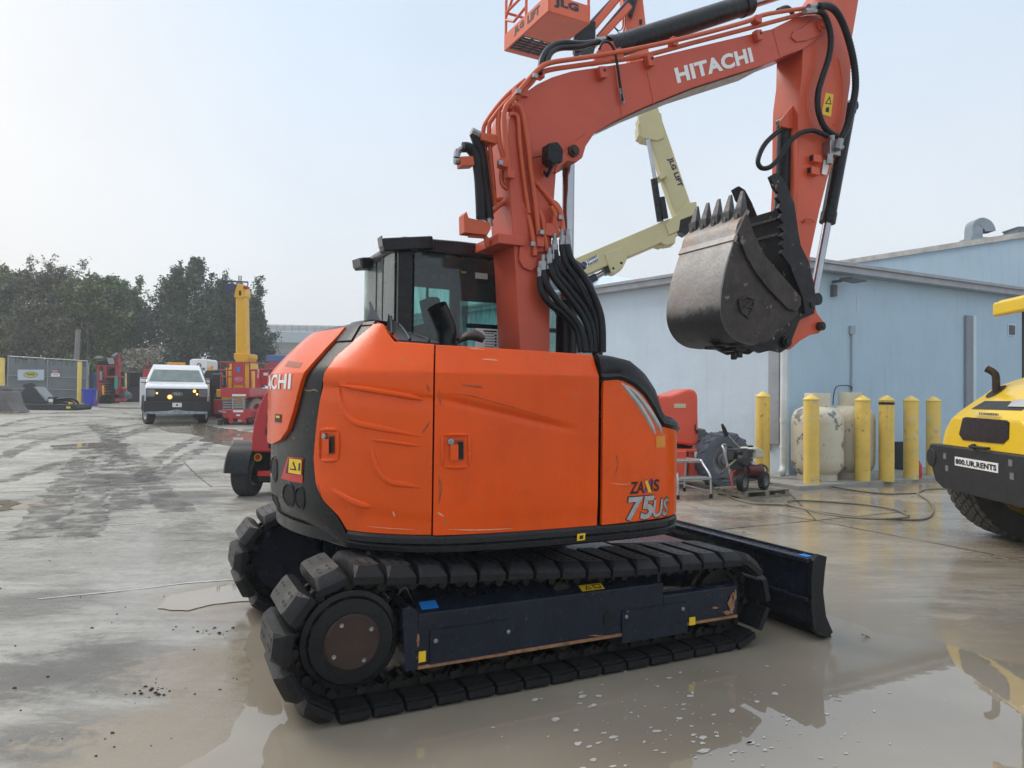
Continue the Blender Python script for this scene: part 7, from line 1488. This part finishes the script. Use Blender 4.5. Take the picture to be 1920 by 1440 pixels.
# ---- yellow telescopic handler with raised boom behind it
Y = 26.5; q0 = at(452, 670, Y); yl = empty('telehandler', (q0.x, Y, ground_h(q0.x, Y)), 0, label='yellow lift with its boom standing upright behind the red scissor lift', cat='boom lift'); sp_ = under(yl)
bm_ = sp_('boom', prz([(442, 664), (442, 556), (440, 545), (445, 534), (455, 534), (458, 545), (458, 556), (460, 664)], Y, Y + .5), YEL, bevel=.02)
sp_('boom_seam', prz(rct(442.2, 560, 444, 660), Y - .012, Y - .002), pm('pale_yellow', (.8, .6, .2), .5), bm_); sp_('boom_head', prz([(439, 557), (441, 540), (446, 533), (455, 533), (458, 540), (459, 556), (452, 559)], Y - .05, Y + .55), YEL, bevel=.02); sp_('head_slot', prz(rct(448, 545, 452, 554), Y - .06, Y - .052), DARK, bm_)
sp_('boom_foot', prz([(438, 662), (467, 663), (467, 671), (462, 679), (442, 679), (438, 671)], Y - .1, Y + .8), YEL, bevel=.03)
sp_('tower', prz([(430, 679), (470, 679), (474, 730), (428, 730)], Y + .1, Y + .9), YEL, bevel=.03)
for (u0, u1) in ((423, 434), (459, 469)): sp_('cylinder_guard', prz([(u0, 690), (u1, 690), (u1 - 2, 728), (u0 + 2, 728)], Y - .15, Y + .05), YEL, bevel=.02)
sp_('body', prz(rct(405, 730, 490, 772), Y + .1, Y + 3.0), YEL, bevel=.04)
for (u, s) in ((405, 1), (485, 1)): mt, mr_ = MB(), MB(); c = at(u, 770, Y); wheel(mt, mr_, (c.x, Y + .5, ground_h(c.x, Y) + .5), (1, 0, 0), .5, .35, .3); sp_('tyre', mt, TYRE, ang=30)
mb = MB()
for (u, v0, v1) in ((418, 514, 545), (422, 515, 543), (448, 517, 532), (452, 517, 532)): mb.tube([at(u, v0, Y), at(u, v1, Y)], .022, 6)
mb.tube([at(420, 527, Y), at(465, 529, Y)], .03, 6); mb.tube([at(465, 529, Y), at(464, 541, Y)], .02, 6); mb.tube([at(420, 540, Y), at(440, 542, Y)], .04, 6); mb.tube([at(455, 537, Y), at(464, 538, Y)], .03, 6)
cg = sp_('carriage', mb, DKG, ang=50); sp_('carriage_block', prz([(419, 533), (436, 530), (442, 534), (440, 544), (428, 548), (419, 545)], Y - .1, Y + .3), pm('navy_part', (.03, .04, .09), .5), cg, bevel=.02); sp_('carriage_block', prz(rct(456, 537, 464, 541), Y - .1, Y + .1), LM2, cg)

# ---- other red lift with open basket right of the scissor lift
Y = 25.0; q0 = at(500, 780, Y); rl = empty('red_lift', (q0.x, Y, ground_h(q0.x, Y)), 0, label='dark red lift with open platform frame right of the scissor lift', cat='scissor lift'); sp_ = under(rl)
pan = sp_('control_panel', prz(rct(489, 693, 503, 722), Y, Y + .1), LM, bevel=.01); sp_('post', prz(rct(478, 692, 487, 742), Y - .05, Y + .05), LM, bevel=.01); sp_('white_sticker', prz(rct(494, 699, 502, 704), Y - .012, Y - .002), WHITES, pan)
mb = MB(); o_ = at(486, 709, Y - .06); text_on(mb, 'SkyJ', o_, Vector((0, 0, .30)), Vector((-.07, 0, 0)), .03); sp_('lettering', mb, WHITES, pan, smooth=False)
mb = MB(); mb.tube([at(470, 694, Y), at(545, 692, Y)], .035, 6); mb.tube([at(503, 722, Y), at(545, 722, Y)], .03, 6); mb.tube([at(470, 694, Y), at(470, 760, Y)], .02, 6); mb.tube([at(520, 693, Y), at(520, 722, Y)], .025, 6); sp_('guard_rail', mb, LM2, ang=50)
sp_('platform', prz(rct(462, 741, 545, 752), Y, Y + 1.8), LM, bevel=.02); sp_('base', prz(rct(468, 752, 540, 785), Y + .1, Y + 1.8), LM2, bevel=.03); sp_('rear_box', prz(rct(503, 698, 520, 722), Y + 1.2, Y + 1.5), DARK)
mt, mr_ = MB(), MB(); c = at(475, 780, Y - .3); wheel(mt, mr_, (c.x, Y - .2, ground_h(c.x, Y) + .42), (1, -.3, 0), .42, .26, .22); sp_('pale_tyre', mt, pm('pale_tyre', (.50, .49, .44), .7, var=.1), ang=30); sp_('wheel_rim', mr_, LM)
q0 = at(515, 680, 42); mb = prz(rct(498, 666, 560, 678), 42, 46); build('blue_container', mb, pm('container_blue', (.06, .13, .30), .5), None, label='dark blue container below the overpass', cat='container', bevel=.03)
mb = prz([(496, 684), (505, 679), (560, 678), (560, 690), (496, 690)], 38, 41); build('red_canopy', mb, LM2, None, label='dark red canopy in front of the blue container', cat='canopy', bevel=.02)

# ---- steel rack with red frame and attachments
Y = 33.0; q0 = at(203, 757, Y); zq = ground_h(q0.x, Y); rk = empty('steel_rack', (q0.x, Y, zq), 0, label='dark red steel rack hung with machine parts beside the blue bin', cat='rack'); sp_ = under(rk)
for (u, v0, v1, w) in ((184, 684, 750, 2.2), (197, 684, 756, 3), (219, 664, 740, 3), (188, 718, 752, 2)): sp_('post', prz(rct(u - w, v0, u + w, v1), Y, Y + .2), LM2)
for (u0, v0, u1, v1) in ((179, 683, 222, 687), (196, 705, 228, 708), (181, 718, 198, 721), (210, 747, 230, 752), (176, 752, 215, 756)): sp_('beam', prz(rct(u0, v0, u1, v1), Y - .05, Y + .3), LM2)
sp_('bucket_attachment', prz([(180, 684), (183, 677), (196, 675), (204, 668), (210, 670), (206, 684)], Y - .1, Y + .5), CHAIN, bevel=.03); sp_('pale_guard', prz([(200, 671), (211, 671), (214, 682), (204, 683)], Y - .2, Y - .12), GALV); sp_('frame_hook', prz([(176, 671), (184, 667), (192, 668), (192, 671), (182, 672)], Y, Y + .1), GALV); sp_('frame_hook', prz([(209, 666), (217, 661), (220, 663), (214, 669)], Y - .1, Y), GALV)
sp_('dark_blade', prz([(200, 694), (216, 688), (216, 704), (200, 704)], Y + .2, Y + .5), CHAIN); sp_('pale_tube', prz(rct(187, 696, 191, 713), Y - .1, Y), GALV); sp_('yellow_hoist', prz([(190, 724), (195, 722), (197, 730), (196, 741), (191, 740)], Y - .2, Y - .05), YEL, bevel=.03); sp_('green_plank', prz([(215, 705), (219, 705), (218, 730), (214, 728)], Y - .2, Y - .1), pm('green_board', (.05, .30, .22), .5))
mb = MB(); c = at(202, 735, Y - .1)
for k in range(10): mb.ring(c + Vector((0, 0, .55 - k * .12)), (0, 0, 1), .10, .16, 0, .06, 12)
sp_('coil_spring', mb, CHAIN); sp_('white_tube', prz([(181, 731), (183, 731), (182, 751), (179, 751)], Y - .2, Y - .1), GALV)
sp_('engine_parts', prz([(186, 744), (196, 738), (208, 742), (214, 735), (214, 756), (184, 757)], Y - .1, Y + .4), CHAIN, bevel=.05); sp_('canvas_bundle', prz([(218, 742), (226, 732), (236, 738), (236, 748), (218, 748)], Y + .2, Y + .8), pm('canvas_grey', (.10, .13, .14), .8), bevel=.08)
sp_('red_scoop', prz([(216, 728), (226, 725), (232, 729), (222, 738), (216, 740)], Y + .1, Y + .5), LM2, bevel=.04)
# ---- blue bins
Y = 34.0; q0 = at(163, 762, Y); zq = ground_h(q0.x, Y); bb = empty('blue_bin', (q0.x, Y, zq), 0, label='bright blue wheeled bin at the end of the slatted fence', cat='bin'); sp_ = under(bb)
BLU = pm('bin_blue', (.02, .05, .50), .45, var=.06); sp_('body', prz([(154, 733), (173, 733), (170, 762), (157, 762)], Y, Y + .6), BLU, bevel=.03); sp_('rim', prz(rct(152, 729, 175, 733), Y - .05, Y + .65), BLU, bevel=.02)
Y = 36.5; q0 = at(175, 740, Y); build('portable_toilet', prz([(165, 704), (169, 699), (182, 699), (184, 704), (184, 752), (165, 752)], Y, Y + 1.1), pm('toilet_blue', (.025, .07, .14), .5, var=.1), None, label='dark blue portable cabin behind the bright blue bin', cat='cabin', bevel=.05)
# ---- slatted chain link fence with signs, posts
f0 = ong(14, 756); f1 = ong(151, 758); f0 = Vector((f0.x, f0.y, 0)); f1 = f1 + Vector((0, .5, 0)); f1.z = 0
zt0 = at(16, 668, f0.y).z; zt1 = at(150, 677, f1.y).z
fn = empty('slatted_fence', (f0.x, f0.y, ground_h(f0.x, f0.y)), 0, label='grey chain link gate with vertical privacy slats behind the dark attachment', cat='fence'); sp_ = under(fn)
SLAT = pm('slat_grey', (.20, .225, .235), .55, .2, var=.2, scale=1.2, dirt=.3, dcol=(.12, .13, .14), dscale=1.5, world=True)
mb = MB(); n = 84; rs = random.Random(2); fd = (f1 - f0); fl = fd.length; fd.normalize(); fnn = Vector((fd.y, -fd.x, 0))
for k in range(n):
    t = (k + .5) / n; p = f0.lerp(f1, t); zb_ = ground_h(p.x, p.y) + .06; zt = zt0 + (zt1 - zt0) * t - rs.choice((.05, .05, .05, .12, .3)); wallbox(mb, p, fd, fnn, -fl / n * .36, fl / n * .36, zb_, zt, -.006, .006)
o = sp_('privacy_slats', mb, SLAT, smooth=False); o['kind'] = 'stuff'
mb = MB(); wallbox(mb, f0, fd, fnn, 0, fl, ground_h(f0.x, f0.y) + .05, zt1, -.012, -.009); sp_('mesh_backing', mb, pm('dark_mesh_fabric', (.10, .115, .12), .7))
for t in (0, .5, 1): mb = MB(); p = f0.lerp(f1, t); mb.tube([(p.x, p.y, ground_h(p.x, p.y)), (p.x, p.y, zt0 + (zt1 - zt0) * t + .06)], .04, 8); sp_('post', mb, GALV)
for zf in (0, .40, .68): mb = MB(); p = f0; q = f1; mb.tube([(p.x, p.y - .03, zt0 * (1 - zf) + ground_h(p.x, p.y) * zf), (q.x, q.y - .03, zt1 * (1 - zf) + ground_h(q.x, q.y) * zf)], .028, 6); sp_('rail', mb, GALV)
mb = MB(); r0 = f1 + Vector((.05, .1, 0)); r1 = at(163, 700, f1.y + 5); r1.z = 0; dd = (r1 - r0); ll = dd.length; dd.normalize(); wallbox(mb, r0, dd, Vector((dd.y, -dd.x, 0)), 0, ll, ground_h(r0.x, r0.y), zt1 - .05, -.01, .01); sp_('return_panel', mb, SLAT)
def fence_at(u, v, off=.06): r = ray(u, v); p0 = f0 + fnn * off; t = (p0.x * fnn.x + p0.y * fnn.y) / (r.x * fnn.x + r.y * fnn.y); return Vector((0, 0, CAMH)) + r * t
def fsign(name, u0, v0, u1, v1, mat, off, par=None, **k):
    a, b, c, d = fence_at(u0, v0, off), fence_at(u1, v0, off), fence_at(u1, v1, off), fence_at(u0, v1, off); mb = MB(); P = [a, b, c, d]; mb.add(P + [p - fnn * .008 for p in P], [(0, 1, 2, 3), (7, 6, 5, 4), (0, 4, 5, 1), (1, 5, 6, 2), (2, 6, 7, 3), (3, 7, 4, 0)]); return build(name, mb, mat, par, smooth=False, **k)
sg = fsign('fence_sign', 33, 693, 83, 713, pm('pale_sign', (.50, .56, .64), .5, var=.05), .075, label='pale rectangular sign with a yellow oval on the slatted fence', cat='sign')
for (a, b, m_, off) in ((13.5, 5.6, pm('sign_green', (.10, .12, .06), .5), .080), (12.2, 4.6, pm('sign_yellow', (.62, .55, .12), .5), .084)):
    mb = MB(); mb.add([fence_at(57.5 + a * math.cos(t), 702.5 + b * math.sin(t), off) for t in [6.283 * j / 24 for j in range(24)]], [list(range(24))]); build('oval', mb, m_, sg, smooth=False)
mb = MB(); o_ = fence_at(48.5, 704, .088); text_on(mb, 'VERMEER', o_, fence_at(66.5, 704, .088) - o_, fence_at(48.5, 700, .088) - o_, .05); build('lettering', mb, pm('sign_green', (.10, .12, .06), .5), sg, smooth=False)
sg = fsign('warning_sign', 96, 700, 112, 706, WHITES, .075, label='small red and white warning sign on the slatted fence', cat='sign'); fsign('red_field', 98, 694, 109, 699.5, pm('faded_sign_red', (.45, .22, .25), .5), .075, sg); fsign('print_line', 99, 702, 109, 703.5, pm('faded_sign_red', (.45, .22, .25), .5), .082, sg)
for (u, v0, v1, w, lb_t) in ((2, 671, 745, 5, 'tall yellow guard post at the left edge of the picture'), (148, 678, 758, 3.6, 'tall yellow guard post at the right end of the slatted fence')):
    g = ong(u, 758); Y = g.y - .3; e = empty('guard_post', (at(u, v1, Y).x, Y, ground_h(g.x, Y)), 0, label=lb_t, cat='bollard', group='tall yellow guard posts by the fence'); hh = at(u, v0, Y).z - ground_h(g.x, Y); r_ = w * Y / FPX
    mb = MB(); mb.lathe([(0, 0), (r_, 0), (r_, hh - .04), (r_ * .8, hh), (0, hh)], (0, 0, 0), (0, 0, 1), 14); build('sleeve', mb, BOLY, e, ang=40)
# dark screen fence with yellow stake
q0 = at(232, 740, 37); dk = empty('dark_fence', (q0.x, 37, ground_h(q0.x, 37)), 0, label='dark screened fence behind the truck, left of its mirror', cat='fence'); sp_ = under(dk)
for k in range(4): sp_('screen', prz(rct(184 + k * 26, 698, 209 + k * 26, 754), 37 + .3 * k, 37.05 + .3 * k), pm('dark_screen', (.025, .025, .028), .8, var=.4, scale=2))
mb = MB(); mb.tube([at(236, 699, 35.5), at(236, 750, 35.5)], .05, 8); build('yellow_stake', mb, pm('pale_stake', (.55, .47, .2), .6), None, label='thin pale yellow stake in front of the dark fence', cat='post')
# ---- dark boom attachment on the ground and a grey bucket
g = ong(80, 769); Y = g.y; at_ = empty('boom_attachment', (g.x, Y, ground_h(g.x, Y)), 0, label='dark grey cutter attachment with hoses lying in front of the slatted fence', cat='attachment'); sp_ = under(at_)
sp_('deck', prz([(28, 757), (140, 758), (146, 764), (142, 769), (32, 770), (27, 765)], Y, Y + 1.1), DKG, bevel=.03)
sp_('side_plate', prz([(40, 755), (40, 735), (47, 728), (42, 725), (44, 720), (61, 717), (66, 722), (66, 727), (88, 752), (92, 757), (40, 757)], Y + .3, Y + .36), DKG, bevel=.01); sp_('side_plate', prz([(40, 755), (40, 735), (47, 728), (42, 725), (44, 720), (61, 717), (66, 722), (66, 727), (88, 752), (92, 757), (40, 757)], Y + .8, Y + .86), DKG, bevel=.01)
sp_('bright_edge', prz([(63, 725), (66, 725), (89, 751), (86, 752)], Y + .28, Y + .9), GALV); sp_('control_box', prz(rct(89, 744, 101, 756), Y + .1, Y + .4), DKG, bevel=.02); sp_('white_label', prz(rct(91, 748, 99, 754), Y + .085, Y + .098), WHITES)
for L_ in (((100, 750), (115, 748), (130, 747), (142, 751), (147, 757)), ((100, 754), (118, 751), (132, 752), (140, 760), (141, 768)), ((100, 756), (116, 755), (128, 757))): mb = MB(); mb.tube(spline([at(u, v, Y + .2) for u, v in L_], 5), .045, 8); sp_('hydraulic_hose', mb, HOSE, ang=60)
sp_('yellow_label', prz(rct(124, 762, 132, 766), Y - .012, Y - .002), pm('label_yellow_green', (.7, .7, .05), .5)); sp_('yellow_cap', prz(rct(128, 754, 133, 759), Y + .02, Y + .2), YEL, bevel=.02); mb = MB(); mb.tube([at(18, 757, Y + .4), at(40, 747, Y + .4)], .08, 8); sp_('drive_shaft', mb, RUST)
g = ong(10, 775); Y = g.y; bu = empty('loader_bucket', (g.x, Y, ground_h(g.x, Y)), 0, label='dusty grey toothed bucket standing at the left edge of the yard', cat='bucket'); sp_ = under(bu)
GD = pm('dusty_steel', (.15, .14, .13), .7, .1, var=.25, scale=3); sp_('shell', prz([(-40, 735), (9, 734), (12, 742), (16, 756), (22, 766), (30, 774), (-40, 774)], Y, Y + .9), GD, bevel=.04); sp_('hinge', prz([(-8, 724), (4, 722), (8, 730), (4, 738), (-8, 738)], Y + .2, Y + .7), GD, bevel=.05)
for k in range(6): u = -34 + k * 11; sp_('tooth', prz([(u, 772), (u + 8, 771), (u + 9, 777), (u - 1, 777)], Y - .12, Y + .1), pm('tan_tooth', (.28, .22, .15), .7), bevel=.01)
# utility pole
q = at(142, 680, 40); mb = MB(); mb.tube([(q.x, 40, ground_h(q.x, 40)), (q.x + .1, 40, at(143, 618, 40).z)], [.16, .13], 10); build('utility_pole', mb, pm('grey_wood', (.22, .21, .19), .85, var=.2, scale=2), None, ang=60, label='grey wooden utility pole rising out of the trees behind the fence', cat='pole')

# ================================================================== OVERPASS
Y = 118; ov = empty('overpass', (at(520, 700, Y).x, Y, 0), 0, label='pale concrete overpass with fenced parapet far behind the trees', cat='bridge'); sp_ = under(ov)
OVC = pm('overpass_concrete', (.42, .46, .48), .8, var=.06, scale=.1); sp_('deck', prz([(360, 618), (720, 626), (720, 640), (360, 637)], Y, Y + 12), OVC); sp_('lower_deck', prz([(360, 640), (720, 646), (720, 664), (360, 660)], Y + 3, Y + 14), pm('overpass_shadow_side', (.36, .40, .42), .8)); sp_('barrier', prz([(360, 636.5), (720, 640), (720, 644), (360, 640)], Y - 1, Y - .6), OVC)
mb = MB()
for k in range(22): u = 365 + k * 14; v = 606 + (u - 360) * .02; mb.tube([at(u, v, Y), at(u, v + 13, Y)], .06, 5)
mb.tube([at(360, 606, Y), at(720, 613, Y)], .05, 5); mb.tube([at(360, 612, Y), at(720, 619, Y)], .03, 5); sp_('parapet_fence', mb, GALV)
mb = MB()
for k in range(15): u = 365 + k * 20; mb.tube([at(u, 632 + k * .3, Y + 2.5), at(u, 641 + k * .3, Y + 2.5)], .12, 5)
sp_('lower_rail', mb, GALV); sp_('fence_mesh', prz([(360, 607), (720, 614), (720, 625), (360, 618)], Y + .2, Y + .25), pm('pale_fence_mesh', (.52, .55, .56), .8))
for u in (400, 540, 680): sp_('pier', prz(rct(u, 660, u + 16, 740), Y + 4, Y + 8), OVC)

# ================================================================== TREES
def leaf_mat(name, c, v=.35):
    m = bpy.data.materials.new(name); m.use_nodes = True; t = m.node_tree; N = t.nodes; L = t.links; B = N['Principled BSDF']; B.inputs['Roughness'].default_value = .6
    a = N.new('ShaderNodeNewGeometry'); r = N.new('ShaderNodeValToRGB'); L.new(a.outputs['Random Per Island'], r.inputs[0])
    r.color_ramp.elements[0].color = tuple(x * (1 - v) for x in c) + (1,); r.color_ramp.elements[1].color = tuple(x * (1 + v) for x in c) + (1,)
    e = r.color_ramp.elements.new(.85); e.color = (c[0] * 1.5, c[1] * 1.35, c[2] * 1.1, 1)
    L.new(r.outputs[0], B.inputs['Base Color']); B.inputs['Transmission Weight'].default_value = 0; B.inputs['Subsurface Weight'].default_value = 0; return m
BARK = pm('bark', (.10, .092, .083), .9, var=.25, scale=3, world=True)
def tree(u, vb, Y, blobs, mat, label, nleaf=9000, ls=.16, seed=1, up=0.0, trunk_r=.22, feathery=False, bare=0, grp='trees beyond the fence'):
    rs = random.Random(seed); b = at(u, vb, Y); b.z = ground_h(b.x, Y) - .1; e = empty('tree', b, 0, label=label, cat='tree', group=grp)
    C = []
    for (cu, cv, rw, rh) in blobs:
        c = at(cu, cv, Y + rs.uniform(-1.2, 1.6)); C.append((c - b, rw * Y / FPX, rh * Y / FPX))
    mb = MB(); top = max(c.z for c, _, _ in C)
    fork = Vector((rs.uniform(-.2, .2), 0, top * .30)); mb.tube(spline([(0, 0, -.1), (rs.uniform(-.1, .1), 0, top * .15), fork], 4), [trunk_r * (1 - .3 * k / 8) for k in range(9)], 8)
    tips = []
    for (c, rw, rh) in C:
        p0 = fork * rs.uniform(.7, 1.0); mid = p0.lerp(c, .5) + Vector((rs.uniform(-.4, .4), rs.uniform(-.4, .4), rs.uniform(-.2, .3))); P = spline([p0, mid, c], 4); mb.tube(P, [trunk_r * .5 * (1 - .8 * k / 8) + .015 for k in range(9)], 6, cap=False)
        for k in range(5 + bare):
            a = c + Vector((rs.gauss(0, .5) * rw, rs.gauss(0, .5) * rw, rs.gauss(.2, .45) * rh)); s0 = P[rs.randint(4, 8)]; m_ = s0.lerp(a, .5) + Vector((rs.uniform(-.15, .15), rs.uniform(-.15, .15), .1)); mb.tube([s0, m_, a], [.035, .025, .010], 4, cap=False); tips.append((a, (a - s0).normalized()))
            for j in range(3):
                a2 = a + Vector((rs.gauss(0, .35), rs.gauss(0, .35), rs.gauss(.25, .3))) * min(1.4, rw * .7); mb.tube([a, a2], [.014, .006], 3, cap=False); tips.append((a2, (a2 - a).normalized()))
    build('trunk', mb, BARK, e, ang=60)
    mb = MB(); nleaf = int(nleaf * 2.1); W_ = sum(rw * rh for _, rw, rh in C); V = mb.V; F = mb.F
    def leaf(p, s):
        n = Vector((rs.gauss(0, 1), rs.gauss(0, 1), rs.gauss(.6, 1))).normalized(); t = n.cross(Vector((rs.gauss(0, 1), rs.gauss(0, 1), rs.gauss(0, 1)))).normalized(); w = n.cross(t)
        k = len(V); l = s * rs.uniform(.7, 1.3); V.append(tuple(p - t * l * .5)); V.append(tuple(p + w * l * .28)); V.append(tuple(p + t * l * .6)); V.append(tuple(p - w * l * .28)); F.append([k, k + 1, k + 2, k + 3])
    for (c, rw, rh) in C:
        nl = int(nleaf * .7 * rw * rh / W_); sub = []
        for _ in range(max(6, nl // 55)):
            d = Vector((rs.gauss(0, 1), rs.gauss(0, 1), rs.gauss(0, 1))).normalized() * rs.uniform(.45, 1.02); sub.append((c + Vector((d.x * rw, d.y * rw, d.z * rh)), rs.uniform(.13, .30) * rw))
        for _ in range(nl):
            q, rr = rs.choice(sub); d = Vector((rs.gauss(0, .55), rs.gauss(0, .55), rs.gauss(0, .5))); p = q + d * rr; p.z += up * rs.random(); leaf(p, ls * 1.1)
    nt_ = int(nleaf * .3)
    for _ in range(nt_):
        a, d = rs.choice(tips); p = a - d * rs.uniform(0, .7) + Vector((rs.gauss(0, .12), rs.gauss(0, .12), rs.gauss(0, .12))); leaf(p, ls * .9)
    mb.M = [0] * len(F); o = build('crown', mb, mat, e, smooth=False, recalc=False); return e
LV1 = leaf_mat('olive_leaves', (.105, .132, .042)); LV2 = leaf_mat('green_leaves', (.062, .122, .034)); LV3 = leaf_mat('dark_leaves', (.050, .080, .046)); LV4 = leaf_mat('pale_twigs', (.30, .285, .25)); LV5 = leaf_mat('grey_brown_leaves', (.098, .104, .060))
tree(15, 745, 46, [(-30, 560, 55, 45), (20, 540, 50, 40), (-10, 610, 60, 50), (40, 620, 50, 50), (10, 670, 60, 40), (-50, 660, 60, 50)], LV1, 'olive green tree at the left edge, behind the fence', 13000, .20, 11)
tree(95, 745, 45, [(75, 530, 42, 30), (120, 535, 45, 34), (95, 580, 62, 50), (60, 620, 45, 50), (140, 610, 52, 52), (100, 660, 65, 45)], LV5, 'grey brown tree with bare branches above the fence sign', 11000, .18, 12, trunk_r=.30, bare=6)
tree(165, 745, 44, [(165, 560, 40, 36), (185, 600, 48, 46), (160, 640, 45, 45), (195, 660, 44, 40), (150, 690, 40, 30)], LV1, 'yellowish olive tree above the tall yellow guard post', 10000, .19, 13)
tree(232, 748, 50, [(205, 545, 34, 30), (235, 560, 34, 34), (225, 610, 48, 50), (250, 640, 36, 50), (230, 680, 50, 40), (255, 590, 22, 30)], LV2, 'dark green rounded tree left of the gap in the trees', 12000, .20, 14)
tree(345, 748, 47, [(320, 560, 28, 32), (345, 530, 26, 30), (365, 520, 20, 26), (350, 585, 55, 48), (310, 620, 40, 45), (370, 640, 60, 50), (330, 680, 55, 35)], LV3, 'tall dark feathery tree behind the white truck', 14000, .17, 15, up=.7, bare=3)
tree(440, 748, 48, [(412, 560, 30, 36), (440, 570, 32, 40), (470, 575, 24, 36), (430, 620, 55, 48), (478, 630, 28, 50), (450, 680, 58, 36), (490, 670, 22, 40)], LV3, 'dark tree behind the upright yellow boom', 15000, .17, 16, up=.6, bare=3)
tree(275, 750, 42, [(262, 672, 22, 16), (290, 680, 26, 16), (305, 668, 14, 12), (245, 690, 18, 12)], LV4, 'pale dry shrub with whitish twigs just behind the white truck', 5000, .14, 17, trunk_r=.08, bare=4, grp='shrubs behind the truck')
tree(330, 750, 44, [(315, 700, 30, 24), (350, 705, 34, 24), (385, 700, 30, 26)], LV3, 'low dark bush filling the gap above the truck roof', 8000, .17, 18, trunk_r=.08, grp='shrubs behind the truck')
tree(215, 752, 41, [(200, 705, 24, 22), (230, 715, 20, 20), (180, 700, 22, 20)], LV2, 'low green bush behind the steel rack', 6000, .16, 19, trunk_r=.08, grp='shrubs behind the truck')
tree(470, 752, 44, [(440, 700, 34, 26), (480, 705, 30, 26), (505, 700, 20, 24)], LV3, 'low dark bush behind the red lifts', 7000, .17, 20, trunk_r=.08, grp='shrubs behind the truck')
# ================================================================== HAZE
HZ = bpy.data.materials.new('haze'); HZ.use_nodes = True; _n = HZ.node_tree.nodes; _n.clear(); _o = _n.new('ShaderNodeOutputMaterial'); _v = _n.new('ShaderNodeVolumePrincipled')
_v.inputs['Color'].default_value = (.86, .89, .92, 1); _v.inputs['Density'].default_value = .0024; _v.inputs['Anisotropy'].default_value = .3
_v.inputs['Density Attribute'].default_value = ''; HZ.cycles.homogeneous_volume = True
HZ.node_tree.links.new(_v.outputs[0], _o.inputs['Volume'])
mb = MB(); mb.b(-70, 60, -8, 160, -1, 20); build('haze', mb, HZ, None, smooth=False, kind='stuff', label='thin pale haze hanging over the whole yard', cat='haze')
